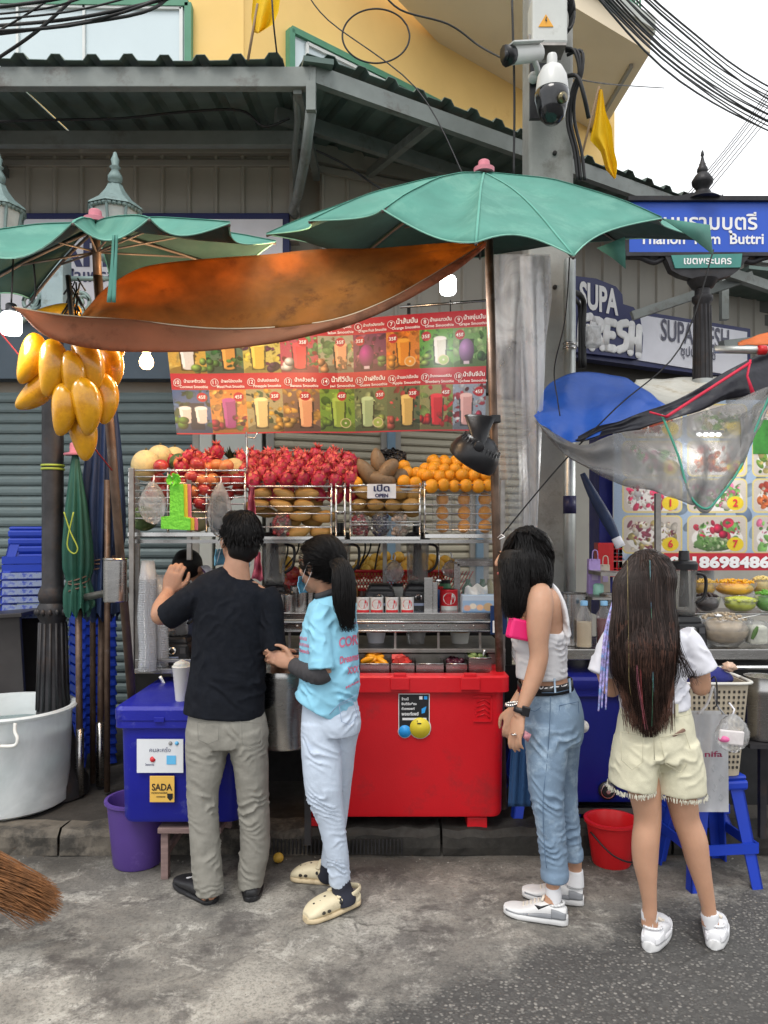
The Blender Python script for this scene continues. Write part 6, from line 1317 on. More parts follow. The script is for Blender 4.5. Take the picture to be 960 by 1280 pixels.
# paper lantern shaped like an inverted T
def tshape(dx,dd_,mt_,nm,t):
    pix=[(201,646),(201,661),(238,663),(238,648),(230,646),(229,605),(212,604),(212,645)];m_=MB();o=P(201,646,4.0)
    m_.prism([((x -201+dx)*4.0/FPX,-(y -646+dd_ *0)*4.0/FPX)for x,y in pix],o +V((0,dd_,0)),XR,ZU,(0,.008,0));m_.build(nm,mt_,t,bevel=.002)
t=thing('foam_ornament',P(220,660,4.0),'lime green paper ornament in an upside down T shape with yellow and pink backs','ornament')
tshape(0,0,M('lime_foam',(.20,.75,.06),.6,var=.08,vs=20,fold=.4,fs=40,emis=None),'green_layer',t);tshape(4,.012,M('yellow_foam',(.75,.6,.04),.6),'yellow_layer',t);tshape(8,.024,M('pink_foam',(.7,.2,.25),.6),'pink_layer',t)
m_=MB();c=P(217,600,4.0)
for k in range(50):q_=V((R(-1,1),R(-.6,.4),R(-1,1))).normalized()*.034;s_=q_.cross(V((.2,1,.1))).normalized()*.008;m_.add([c,c +q_ +s_,c +q_ *1.15-s_],[(0,1,2)])
m_.build('tuft',MC['lime_foam'],t)
mb=MB();mb.tube([P(222,592,3.95),P(217,585,3.98)],.003,5);mb.tube([P(308,540,4.2),P(309,600,4.15)],.005,6);mb.tube([P(306,545,4.2),P(318,548,4.2),P(322,540,4.2)],.004,5);tag(mb.build('wire_hook',chrome),'bent wire hook hanging below the menu banner','hook')
# more of the clutter between racks and counter
jarm=[M('jar_amber',(.35,.17,.04),.3),M('jar_white',(.6,.6,.56),.5),M('jar_green',(.05,.2,.08),.3),M('jar_brown',(.12,.05,.03),.4),M('jar_blue',(.03,.12,.4),.4)]
for i,(px,d,r,h,k,lab)in enumerate(((397,4.5,.04,.12,1,'white plastic jar behind the woman in blue'),(440,4.55,.035,.15,0,'amber syrup jar between two blenders'),(452,4.6,.035,.11,3,'brown jar behind the milk cans'),(497,4.6,.04,.14,1,'white jar behind the right end of the milk cans'),(548,4.5,.035,.13,4,'blue jar behind the steel channel'),(556,4.62,.04,.16,2,'green jar below the lemon basket'),(380,4.6,.04,.15,0,'amber jar by the steel cups'),(312,4.5,.045,.16,3,'brown jar near the left end of the counter'),(300,4.3,.05,.13,1,'white tub on the left shelf behind the man'))):
    c=V((X(px,d),d,zt +.004 if px>330 else Z(836)+.004));t=thing('jar',c,lab,'jar');m_=MB();m_.lathe([(r *.9,0),(r,.008),(r,h *.75),(r *.75,h *.88),(r *.75,h *.9),(0,h *.9)],c,18);m_.build('jar_body',jarm[k],t,smang=40);m_=MB();m_.lathe([(r *.82,h *.88),(r *.82,h),(0,h)],c,18);m_.build('jar_lid',black_pl if i%2 else redpl,t,smang=40)
for i,(px,d)in enumerate(((420,4.3),(470,4.32),(520,4.28),(575,4.3),(392,4.28))):
    c=V((X(px,d),d,Z(811)+.003));t=thing('plastic_tub',c,('white','blue lidded','clear','yellow lidded','plain white')[i]+' tub on the low shelf under the counter','tub');m_=MB();m_.lathe([(.045,0),(.055,.06),(.057,.065),(0,.065)],c,20);m_.build('tub_body',[jarm[1],white_pnl,cupm,jarm[1],white_pnl][i],t,smang=40);m_=MB();m_.lathe([(.059,.062),(.059,.072),(0,.072)],c,20);m_.build('tub_lid',[white_txt,jarm[4],clear_m,jarm[0],jarm[1]][i],t,smang=40)
for k in range(26):P_lm.put(P(R(345,432),R(700,718),R(4.72,4.86)),r3(),label='dull yellow lemon heaped behind the left hand blenders',group='lemons behind the left blenders')
bag(480,505,700,728,4.5,filmw,'plastic_bag','crumpled clear bag on top of the lemons behind the blenders',depth=.04)
bag(552,575,700,722,4.55,filmw,'plastic_bag','crumpled clear bag beside the steel glass case',depth=.04)
for px,lab in ((384,'pair of steel tongs hanging under the left racks'),(548,'steel ladle hanging under the right rack')):
    m_=MB();m_.tube([P(px,678,4.3),P(px +1,700,4.3),P(px,722,4.3)],[.004,.003,.003],6);m_.ball(P(px,726,4.3),(.018,.01,.014),10,6);tag(m_.build('utensil',chrome),lab,'utensil')
# ================================================================ right-hand dessert stall
ct2=thing('dessert_cart',P(850,1000,4.2),'steel dessert cart with glass bowls at the right edge of the picture','food cart')
zc=Z(811,3.95)
mb=MB();mb.box(((X(708,3.95)+X(1010,3.95))/2,4.2,zc -.03),(X(1010,3.95)-X(708,3.95),.5,.055));mb.build('counter_top',steel,ct2,bevel=.004)
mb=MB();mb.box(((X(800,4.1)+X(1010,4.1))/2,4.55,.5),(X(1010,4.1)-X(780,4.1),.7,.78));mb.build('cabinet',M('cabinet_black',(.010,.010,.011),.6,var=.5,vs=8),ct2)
mb=MB();mb.box(((X(868,4.25)+X(1010,4.25))/2,4.40,Z(768,4.25)),(X(1010,4.25)-X(868,4.25),.3,.012));mb.build('bowl_shelf',steel,ct2,bevel=.003)
mb=MB();mb.tube([(X(895,3.85),3.88,Z(836,3.85)),(X(1010,3.85),3.88,Z(836,3.85))],.012,10);mb.build('towel_rail',chrome,ct2)
mb=MB();mb.bar(P(733,746,4.2),P(800,746,4.2),.25,.012);mb.bar(P(743,716,4.25),P(800,718,4.25),.25,.02);mb.build('side_shelf',steel_dull,ct2)
for px,a,b in ((735,740,1010),(822,617,815)):mb=MB();mb.bar(P(px,a,4.45),P(px,b,4.45),.03,.03,up=(0,1,0));mb.build('post',steel_dull,ct2)
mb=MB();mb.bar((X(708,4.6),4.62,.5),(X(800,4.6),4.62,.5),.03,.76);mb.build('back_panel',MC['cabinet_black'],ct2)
bowl_m=film('bowl_glass',op=.14,fs=2,rough=.04)
def bowl(px,pyb,pyt,w,d,mt_,lab,shape='ball',zb_=None):
    z0_=Z(pyb,d)if zb_ is None else zb_;h=Z(pyt,d)-Z(pyb,d);r=w *d/FPX/2;c=V((X(px,d),d,z0_));t=thing('glass_bowl',c,lab,'bowl','glass bowls of dessert toppings')
    m_=MB();m_.lathe([(r *.5,0),(r *.8,h *.3),(r *.98,h *.8),(r *1.02,h),(r *.97,h),(r *.93,h *.8),(r *.74,h *.32),(0,.006)],c,32);m_.build('bowl',bowl_m,t,smang=60)
    m_=MB();n=70
    m_.ball(c +V((0,0,h *.55)),(r *.86,r *.86,h *.48),22,14,fn=lambda q,p:q *(1+.05*NZ.noise(p *4)))
    for k in range(n):
        a,rr=R(0,6.28),math.sqrt(R(0,1))*r *.8;zz=h *.92+(1-(rr/r)**2)*h *.28
        if shape=='shred':q_=V((R(-1,1),R(-1,1),R(-.4,.4))).normalized()*.016;p=c +V((rr *math.cos(a),rr *math.sin(a),zz));m_.tube([p -q_,p,p +q_],.004,5)
        elif shape=='ball':m_.ball(c +V((rr *math.cos(a),rr *math.sin(a),zz -.004)),.008,8,5)
        else:m_.ball(c +V((rr *math.cos(a),rr *math.sin(a),zz *.82)),(.022,.014,.01),8,6,rot=Matrix.Rotation(R(0,3),3,'Z'))
    m_.build('contents',mt_,t)
ys=lambda n,c,**k:M(n,c,.4,var=.2,vs=30,**k)
bowl(881,745,728,28,4.42,ys('pasta_yellow',(.62,.38,.06)),'glass bowl of pale yellow curls on the top row, left','shred');bowl(918,745,728,52,4.42,ys('shredded_yellow',(.85,.42,.01)),'glass bowl heaped with bright yellow shreds','shred');bowl(952,745,724,24,4.45,ys('pale_corn',(.6,.45,.15)),'glass bowl of pale kernels at the top right edge')
zs_=Z(768,4.25)+.008
bowl(884,766,746,32,4.3,ys('dark_beans',(.03,.015,.015)),'glass bowl of black beans','ball',zs_);bowl(925,766,748,42,4.3,ys('lime_jelly',(.5,.55,.05)),'glass bowl of lime yellow jackfruit pieces','lump',zs_);bowl(960,766,744,34,4.3,ys('green_noodles',(.12,.35,.04)),'glass bowl of green jelly noodles at the right edge','shred',zs_)
bowl(905,808,774,66,4.08,ys('tapioca',(.42,.34,.24)),'large glass bowl of cloudy beige tapioca on the counter','ball',zc);
t=thing('jelly_tub',(X(944,4.05),4.05,zc),'clear square tub with a green leaf beside the large tapioca bowl','tub');mb=MB();mb.box(P(945,791,4.05)+V((0,0,.0)),(.12,.1,.125));mb.build('tub_shell',bowl_m,t,bevel=.02);mb=MB();mb.box(P(945,793,4.05),(.1,.08,.1));mb.build('jelly',ys('milky_jelly',(.5,.5,.42)),t,bevel=.02);mb=MB();mb.tube([P(940,799,3.99),P(944,790,3.99),P(947,783,3.99)],[(.008,.003),(.013,.004),(.006,.003)],8,smooth=4);mb.build('leaf',leafm,t)
mb=MB();mb.tube([P(893,768,4.0),P(905,776,4.0),P(950,768,4.0)],[(.006,.003)]*3,6,smooth=3);mb.ball(P(898,770,4.0),(.02,.012,.012),10,6);tag(mb.build('ladle',chrome),'steel ladle lying across the large tapioca bowl','ladle')
blender(855,4.12,zc,True,'black lidded blender on the dessert cart right of the girl in shorts')
def bottle(px,pyb,d,r,h,liq,cap_,lab,fillk=.55):
    c=V((X(px,d),d,zc));t=thing('bottle',c,lab,'bottle');m_=MB();prof=[(r *.9,0),(r,.01)]
    for k in range(8):prof+=[(r,.02+k *h *.06),(r *.94,.02+(k +.5)*h *.06)]
    prof+=[(r,h *.6),(r *.95,h *.7),(r *.4,h *.88),(r *.36,h *.92)];m_.lathe(prof,c,24);m_.build('shell',bowl_m,t)
    m_=MB();m_.lathe([(0,.004),(r *.88,.005),(r *.9,h *fillk),(0,h *fillk)],c,20);m_.build('liquid',liq,t,smang=40);m_=MB();m_.lathe([(r *.46,h *.91),(r *.46,h),(r *.42,h *1.01),(0,h *1.01)],c,16);m_.build('bottle_cap',cap_,t,smang=40)
capb=M('sky_blue_cap',(.2,.42,.65),.4)
bottle(730,822,4.0,.042,.24,M('sesame_drink',(.48,.38,.24),.5),capb,'clear bottle half full of beige drink with a pale blue cap');bottle(755,822,4.05,.042,.235,M('dark_red_syrup',(.14,.008,.012),.2),capb,'clear bottle of dark red syrup beside the beige drink',.62)
for px,d,r,h,lab in ((716,4.12,.075,.27,'tall steel pot behind the bottle of beige drink'),(768,4.2,.08,.26,'steel pot behind the bottle of red syrup')):
    mb=MB();c=V((X(px,d),d,zc));mb.lathe([(r *.97,0),(r,.01),(r,h),(r *1.05,h +.003),(r *.97,h),(r *.95,.02),(0,.02)],c,28);tag(mb.build('steel_pot',steel,smang=30),lab,'pot')
# jars and bags on the side shelf
for i,(px,mt_,lab,w_,h_)in enumerate(((742,M('lilac_paper',(.42,.30,.62),.6,var=.15,vs=20),'lilac paper gift bag on the side shelf right of the pole',.07,.2),(755,M('cream_paper',(.6,.54,.42),.7),'cream paper bag just behind the lilac bag',.06,.17))):
    t=thing('paper_bag',P(px,740,4.4+.06*i),lab,'bag');d=4.4+.06*i;m_=MB();m_.box(P(px,738,d)+V((0,0,h_/2-.02)),(w_,.05,h_),taper=.9);m_.build('bag_body',mt_,t,bevel=.002);m_=MB();q_=P(px,738,d)+V((0,-.03,h_ -.02));m_.tube([q_ +V((-.016,0,-.01)),q_ +V((-.012,0,.045)),q_ +V((.012,0,.045)),q_ +V((.016,0,-.01))],.003,5,smooth=4);m_.build('handle',mt_,t)
    m_=MB();m_.box(P(px,738,d)+V((0,-.028,h_ *.45)),(w_ *.5,.002,h_ *.3));m_.build('bag_panel',M('pale_lilac',(.6,.5,.72),.6),t)
mb=MB();mb.lathe([(.025,0),(.03,.01),(.03,.06),(.02,.07),(0,.07)],P(748,745,4.3),16);tag(mb.build('jar',M('mint_jar',(.3,.6,.5),.3)),'small mint green jar beneath the lilac bag','jar')
mb=MB();mb.box((X(759,5.0),5.15,1.8),(.09,.25,1.5));mb.box((X(766,4.9),5.0,1.42),(.16,.1,.22),mi=1);t_=mb.build('booth_side',[M('booth_blue',(.012,.018,.20),.5),redpl],bevel=.003);tag(t_,'dark blue booth side panel with red box left of the dessert banner','booth')
mb=MB();mb.tube([P(728,592,4.5),P(742,620,4.48),P(760,652,4.45),P(772,676,4.42)],[.016,.03,.034,.02],10,smooth=4);tu=thing('closed_umbrella',P(775,690,4.4),'furled navy umbrella with a white tip leaning beside the blue booth','umbrella');mb.build('folded_canopy',MC['navy_canvas'],tu);mb=MB();mb.tube([P(770,672,4.42),P(776,684,4.41)],[.028,.03],10);mb.build('tip',white_pnl,tu)
# dessert banner
W2,H2=380,340;cv=Canvas(W2,H2,(160,180,205));sx2=W2/233.0;fx=lambda x:(x -767)*sx2;fy=lambda y:(y -500)*H2/213.0
cv.speck(0,0,W2,H2,[(140,165,200),(190,200,215),(150,170,190)],60,8,22)
tiles=[]
for ri,(ya,yb_)in enumerate(((505,548),(551,596),(598,641),(644,692))):
    for ci,(xa,xb)in enumerate(((778,853),(859,934),(940,1015))):tiles.append((xa,ya,xb,yb_,ri,ci))
pal=[[(225,120,60),(190,70,50)],[(230,200,60),(200,90,50)],[(120,160,60),(220,200,120)],[(210,190,120),(150,70,90)],[(225,215,200),(190,160,130)],[(220,60,100),(240,235,235)],[(200,200,100),(90,40,60)],[(120,170,90),(235,120,160)],[(210,60,70),(240,230,220)]]
for k,(xa,ya,xb,yb_,ri,ci)in enumerate(tiles):
    cv.rrect(fx(xa),fy(ya),fx(xb),fy(yb_),12,(225,205,130));cv.rrect(fx(xa)+3,fy(ya)+3,fx(xb)-3,fy(yb_)-3,10,(205,195,185));a=pal[(k *2+ri)%9]if (ri,ci)!=(3,1)else [(105,155,80),(225,60,90)]
    old=cv.a.copy();cv.ell(fx((xa +xb)/2),fy((ya +yb_)/2)+8,52,27,(235,230,225));cv.speck(fx(xa)+14,fy(ya)+14,fx(xb)-14,fy(yb_)-10,a +[tuple(min(255,q *1.15)for q in a[0]),(235,225,210)],42,4,12);cv.speck(fx(xa)+14,fy(ya)+14,fx(xb)-14,fy(yb_)-10,[tuple(q *.8 for q in a[0]),(215,200,175),a[-1]],60,1.5,4)
    if (ri,ci)==(3,1):cv.ell(fx(893),fy(680),42,14,(110,150,85),.4);cv.speck(fx(878),fy(672),fx(908),fy(686),[(90,140,60),(150,180,120),(190,205,160)],50,2,5);cv.ell(fx(898),fy(661),10,9,(215,40,80),.6);cv.ell(fx(904),fy(668),9,8,(205,30,75),.6)
    m_=np.zeros((H2,W2,1));m_[int(fy(ya))+4:int(fy(yb_))-4,max(0,int(fx(xa))+4):int(fx(xb))-4]=1;cv.a=cv.a *m_ +old *(1-m_)
    cv.ell(fx(xb -15),fy(yb_ -12),17,14,(235,205,40))
cv.rect(fx(830),fy(691),W2,H2,(200,35,55));cv.rect(0,fy(700),fx(835),H2,(215,205,190));cv.a*=(1+.06*(np.random.rand(H2,W2,1)-.5));cv.a=np.clip(cv.a,0,255)
b2=thing('dessert_banner',P(860,713,5.0),'colourful dessert banner of numbered pictures with a phone number on red','banner')
d=4.95;cv.mesh('printed_sheet',quadfn(P(767,500,d),P(1000,500,d),P(1000,713,d),P(767,713,d)),b2,gain=.8)
mb=MB()
for n_,px,py in (('1',838,633),('2',919,633),('3',1000,633),('6',838,684),('7',919,684),('8',1000,684),('9',919,588),('6',838,588)):put_text(mb,n_,P(px,py,d)+V((0,-.004,0)),XR,ZU,h=.046,bold=.03)
mb.build('tile_number',M('ink_red',(0,0,0)),b2)
mb=MB();put_text(mb,'0618698486',P(836,709,d)+V((0,-.004,0)),XR,ZU,h=.066,w=X(962,d)-X(836,d),bold=.05,align='L');mb.build('phone_number',white_txt,b2)
mb=MB();mb.box((X(985,4.9),4.95,Z(545,4.9)),(.4,.01,.22));tag(mb.build('green_banner',M('green_vinyl',(.04,.2,.03),.4,var=.3,vs=20),bevel=.002),'small green banner hanging at the right edge above the dessert banner','banner')
# light strip glimpsed through the plastic
t=thing('light_fixture',P(885,545,4.85),'row of bright white lamps glowing behind the clear plastic on the right','lamp')
for k in range(4):mb=MB();mb.ball(P(874+k *8,543,4.8),(.018,.014,.012),10,8);mb.build('lamp_bulb',MC['cool_glow'],t)
mb=MB();mb.bar(P(868,540,4.85),P(904,540,4.85),.03,.02);mb.build('lamp_housing',steel_dull,t)
l=bpy.data.lights.new('strip_light','POINT');l.energy=6;l.shadow_soft_size=.1;lo=bpy.data.objects.new('strip_light',l);COL.objects.link(lo);lo.parent=t;lo.location=(0,-.1,-.1)
# tarps over the right stall
bt=thing('blue_tarp',P(740,520,4.2),'bright blue tarpaulin canopy right of the clear plastic curtain','tarpaulin')
bl_m=M('blue_tarp_sheet',(.03,.13,.58),.38,var=.1,vs=3,transl=.15,fold=.4,fs=4,bump=.1,bs=200)
ribbon([P(*q)for q in [(672,512,4.1),(690,476,4.4),(735,465,4.5),(780,471,4.5),(812,490,4.4),(835,508,4.3)]],[P(*q)for q in [(667,521,3.95),(688,540,3.9),(715,553,3.87),(755,540,3.95),(800,524,4.05),(838,514,4.2)]],60,30,.018,8).build('sheet',bl_m,bt,solid=.003)
wt2=thing('white_tarp',P(870,480,4.9),'dirty white tarpaulin strip between the blue tarp and the black post','tarpaulin');ribbon([P(*q)for q in [(795,474,5.3),(860,472,5.3),(950,466,5.3)]],[P(*q)for q in [(790,482,4.7),(835,510,4.6),(940,470,4.6)]],24,8,.015).build('sheet',M('dirty_white_tarp',(.48,.47,.42),.6,dirt=(.3,.24,.15,1),ds=5,dth=.55,fold=.4,fs=7),wt2,solid=.003)
bk=thing('black_tarp',P(850,520,4.1),'black tarpaulin rising to the right over the dessert stall','tarpaulin');ribbon([P(*q)for q in [(712,549,3.9),(760,529,3.95),(800,517,4.0),(850,496,4.05),(910,462,4.1),(980,425,4.15)]],[P(*q)for q in [(720,552,3.88),(760,545,3.9),(800,535,3.95),(850,520,4.0),(910,500,4.05),(980,480,4.1)]],40,12,.02,7).build('sheet',M('black_tarp_sheet',(.014,.014,.022),.35,var=.3,vs=4,fold=.6,fs=6),bk,solid=.003)
og=thing('orange_tarp',P(945,430,5.6),'scrap of orange tarpaulin at the right edge above the black one','tarpaulin');ribbon([P(*q)for q in [(922,428,5.8),(950,418,5.8),(985,408,5.8)]],[P(*q)for q in [(922,432,5.7),(950,431,5.7),(985,430,5.7)]],12,6,.01).build('sheet',M('orange_vinyl',(.7,.16,.03),.5),og,solid=.003)
cl=thing('clear_tarp',P(850,600,3.8),'sagging clear plastic sheet with green edge cord over the dessert stall','plastic sheet')
cf=film('dusty_clear_sheet',col=(.30,.30,.30,1),op=.66,fs=4,rough=.2,white=.4,gl=.3)
ribbon([P(*q)for q in [(668,524,3.85),(720,553,3.8),(780,540,3.78),(838,524,3.76),(900,505,3.78),(965,482,3.8)]],[P(*q)for q in [(690,552,3.84),(740,592,3.78),(810,612,3.72),(860,628,3.66),(885,636,3.66),(925,585,3.7)]][:6],60,24,.03,8).build('sheet',cf,cl,solid=.002)
cordg=M('green_cord',(.05,.28,.2),.6)
mb=MB();mb.tube([P(827,518,3.74),P(848,570,3.68),P(862,618,3.64),P(882,636,3.63),(P(900,620,3.65)),P(925,585,3.68),P(945,535,3.74),P(966,485,3.78)],.006,6,smooth=6);mb.build('edge_cord',cordg,cl)
ribbon([P(*q)for q in [(925,520,3.76),(945,505,3.77),(970,482,3.8)]],[P(*q)for q in [(925,586,3.69),(940,552,3.72),(958,515,3.76)]],14,12,.01).build('corner_sheet',cf,cl,solid=.002)
mb=MB();mb.tube([P(833,521,3.72),P(870,497,3.8),P(938,453,3.9)],.008,6,smooth=4);mb.tube([P(938,450,3.9),P(934,470,3.88),P(942,494,3.86)],[.006,.006,.012],6);mb.tube([P(812,515,3.72),P(833,521,3.72)],.005,6);tag(mb.build('red_rope',M('red_rope',(.6,.02,.06),.6)),'red rope tied from the clear sheet up to the steel pipe','rope')
pt=thing('steel_pipe',P(920,438,3.9),'grey steel pipe with red tape poking in from the right edge','pipe');mb=MB();mb.tube([P(893,437,3.95),P(1000,438,3.9)],.02,14);mb.build('tube',MC['galvanised'],pt);mb=MB();mb.tube([P(948,437.5,3.9),P(957,437.6,3.9)],.024,14);mb.build('red_tape',redpl,pt)
wire([P(628,668,3.9),P(700,582,3.9),P(770,510,3.9),P(850,435,4.0),P(892,312,4.0)],.004,'thin black guy line crossing the right side to the umbrella corner');wire([P(712,322,3.2),P(706,400,3.5),P(693,460,3.8),P(697,500,3.8),P(700,520,3.8)],.003,'thin black line from the umbrella down past the conduit')
# clear plastic curtain beside the umbrella pole
cu=thing('plastic_curtain',P(645,680,4.15),'long wrinkled clear plastic curtain hanging beside the umbrella pole','plastic sheet')
cf2=film('curtain_film',col=(.62,.64,.67,1),op=.52,fs=4,rough=.3,white=.5,gl=.18)
def curt(u,v):
    x0=618+6*v;x1=np.interp(v,[0,.15,.5,.8,1],[688,690,672,668,662]);y=318+365*v;f_=u *(1-.0)
    return P(x0 +(x1 -x0)*f_,y,4.15+.035*math.sin(u *8+v *3+1.5*math.sin(v *5))+.012*math.sin(u *17-v *7))
mb=MB();mb.grid(curt,60,60);mb.build('sheet',cf2,cu)
mb=MB();mb.grid(lambda u,v:P(650+38*u *(1-.55*v)+4*v,320+350*v,4.08+.03*math.sin(u *7-v *4+2)),40,50);mb.build('folded_layer',cf2,cu)
# basket on the stool with its bags
beige=M('beige_basket_plastic',(.42,.36,.27),.5,var=.05);bs_=thing('laundry_basket',(X(893,3.45),3.55,.5),'tall beige perforated basket standing on the blue stool','basket')
zb0,zb1=Z(974,3.42)+.005,Z(856,3.42);cxb=X(893,3.42)
def bq(u,z,s_=1):k=.80+.20*(z -zb0)/(zb1 -zb0);return (.175*k *s_,.14*k *s_)
mb=MB();rings=[]
for z,s_ in ((zb0,1),(zb1,1),(zb1,.96),(zb0 +.01,.94)):
    a,b=bq(0,z,s_);rings.append([V((cxb +math.copysign(abs(math.cos(t_))**.35,math.cos(t_))*a,3.56+math.copysign(abs(math.sin(t_))**.35,math.sin(t_))*b,z))for t_ in np.linspace(0,2*math.pi,33)[:-1]])
mb.add([p for r in rings for p in r],[(i *32+k,i *32+(k +1)%32,(i +1)*32+(k +1)%32,(i +1)*32+k)for i in range(3)for k in range(32)]+[tuple(range(32))[::-1],tuple(96+k for k in range(32))]);mb.build('basket_body',beige,bs_,smang=40)
mb=MB();r_=[V((p.x,p.y,zb1 +.006))for p in rings[1]];mb.tube([cxb *0*p +V((cxb +(p.x -cxb)*1.05,3.56+(p.y -3.56)*1.06,p.z))for p in r_ +[r_[0]]],[(.010,.007)]*33,8);mb.build('rim',M('rim_white',(.55,.54,.5),.4),bs_)
mb=MB()
for i in range(13):
    for j in range(15):
        z=zb0 +.04+j *.0245;a,b=bq(0,z)
        if 6<=j<=7:continue
        x_=cxb -a *.78+i *a *.13;mb.box((x_,3.56-b *1.0-.001,z),(.0085,.004,.0115))
mb.build('perforation',dark_in,bs_);COL.objects[-1]
mb=MB();c=V((cxb +.0,3.55,zb1 +.01));mb.ball(c,(.13,.1,.055),24,16,fn=lambda q,p:q *(1+.14*NZ.noise(p *2.5)));tag(mb.build('blue_cloth',M('navy_cloth',(.015,.02,.15),.85,fold=.5,fs=12)),'folded navy blue cloth heaped in the beige basket','cloth')
mb=MB();mb.ball(P(912,834,3.5),(.03,.025,.022),16,12,fn=lambda q,p:q *(1+.5*NZ.noise(p *2.5)));tag(mb.build('bread_bag',M('bagged_bread',(.55,.38,.28),.35,var=.2,vs=30)),'small clear bag of pinkish buns resting on the navy cloth','bag')
wb=thing('carrier_bag',P(890,1012,3.3),'white carrier bag with dark red lettering hanging in front of the basket','bag')
pw=M('white_carrier_film',(.58,.59,.61),.35,transl=.35,fold=.3,fs=9,dirt=(.5,.48,.46,1),ds=12,dth=.6)
def bgf(u,v):
    wx=21-1.0*v;cx=889+2*v;return P(cx +(u -.5)*2*wx,893+122*v,3.3+.012*math.sin(u *8+v *2)+.03*abs(u -.5)+.01*math.sin(v *9))
mb=MB();mb.grid(bgf,24,30);mb.grid(lambda u,v:bgf(1-u,v)+V((0,.07-.05*v,0)),24,30);mb.build('bag_body',pw,wb)
mb=MB();mb.tube([P(872,893,3.3),P(884,880,3.3),P(892,858,3.3),P(896,880,3.3),P(905,893,3.3)],[(.012,.003)]*5,6,smooth=4);mb.build('handle',pw,wb)
mb=MB();put_text(mb,'nifa',P(903,946,3.268),XR,ZU,w=.075,h=.024,bold=.02,align='R');mb.build('lettering',M('maroon_ink',(.25,.02,.07),.5),wb)
mb=MB()
for i in range(4):
    for j in range(4):
        if (i +j)%2==0:p=bgf(.15+i *.2,.55+j *.1)+V((0,-.003,0));mb.tube([p +V((-.012,0,0)),p +V((0,0,.016)),p +V((.012,0,0)),p +V((0,0,-.016)),p +V((-.012,0,0))],.0011,4)
mb.build('diamond_print',M('grey_print',(.42,.44,.46),.6),wb)
bag(894,937,892,940,3.24,filmw,'snack_bag','small clear bag with a pink label hanging from a black hook',depth=.04)
mb=MB();mb.box(P(914,922,3.19),(.105,.012,.06),rot=Matrix.Rotation(.1,3,'Y'));t_=mb.build('wrapped_snack',M('snack_white',(.66,.62,.62),.4,var=.1,vs=40),bevel=.01);tag(t_,'white wrapped snack packet with a pink oval inside the small clear bag','packet');mb=MB();mb.tube([P(905,924,3.182),P(905,924,3.179)],[(.022,.013)]*2,16);mb.build('pink_oval',M('label_pink',(.7,.15,.35),.5),t_,world=False)
mb=MB();mb.tube([P(888,850,3.36),P(893,846,3.3),P(896,856,3.28),P(896,880,3.27),P(892,884,3.27)],.0035,6,smooth=4);tag(mb.build('black_hook',cable),'black wire hook over the rim of the beige basket','hook')
mb=MB();c=P(952,922,3.6);mb.lathe([(0,0),(.075,0),(.078,.01),(.078,.2),(.083,.21),(.083,.24),(.078,.25),(.078,.29),(0,.3)],c,28);tag(mb.build('steel_canister',steel,smang=30),'steel canister at the right edge behind the beige basket','canister')
mb=MB();mb.bar((X(925,3.6),3.6,Z(926,3.6)),(X(1010,3.6),3.6,Z(926,3.6)),.2,.02);mb.bar((X(955,3.7),3.72,Z(930,3.6)),(X(955,3.7),3.72,.122),.03,.03,up=(0,1,0));mb.bar((X(1005,3.7),3.72,Z(930,3.6)),(X(1005,3.7),3.72,.122),.03,.03,up=(0,1,0));tag(mb.build('side_table',dark_iron),'black side table under the steel canister at the right edge','table')
tw=thing('towel',P(648,1005,3.72),'dark blue towel hanging between the red cooler and the jeans','towel');mb=MB();mb.grid(lambda u,v:P(641+u *22-v *6*(1-u),905+103*v,3.74+.012*math.sin(u *16+v)),24,20);mb.build('cloth',M('navy_towel',(.02,.07,.18),.95,bump=.6,bs=150),tw,solid=.004);mb=MB();mb.tube([P(636,904,3.74),P(690,904,3.74)],.008,8);mb.build('towel_bar',steel_dull,tw)
mb=MB();mb.ball(V((X(652,3.95),3.95,1.0)),(.05,.06,.1),18,14,fn=lambda q,p:q *(1+.15*NZ.noise(p *3)));tag(mb.build('bag_of_bags',filmw),'crumpled clear bag hanging at the right end of the counter','bag')
# yellow lime on the gutter, litter
mb=MB();mb.ball(V((X(348,3.72),3.72,.024)),(.026,.024,.024),14,10);tag(mb.build('lime',lemon_m),'single yellow lime lying in the gutter behind the man','lime')
t=thing('drain_grate',(X(420,3.88),3.77,.0),'dark iron drain grate along the foot of the kerb','grate')
for k in range(44):mb=MB();x_=X(300,3.78)+k *.0185;mb.box((x_,3.785,.05),(.006,.012,.07));mb.build('bar',dark_iron,t)
for i in range(34):
    x_,y_=R(-1.5,1.6),R(2.6,3.75);mb=MB()
mb=MB()
for i in range(900):
    x_,y_=R(-2.0,2.0),R(2.35,3.79);
    if i%4 and y_<3.55:continue
    r=R(.002,.006);z_=gz(x_,y_);mb.add([(x_ -r,y_,z_),(x_,y_ -r *R(.6,1.2),z_),(x_ +r,y_,z_),(x_,y_ +r,z_),(x_ +R(-.002,.002),y_,z_ +r *.8)],[(0,1,4),(1,2,4),(2,3,4),(3,0,4)],0,False)
tag(mb.build('grit',M('grit_stone',(.2,.19,.17),.9,var=.6,vs=200)),kind='stuff')
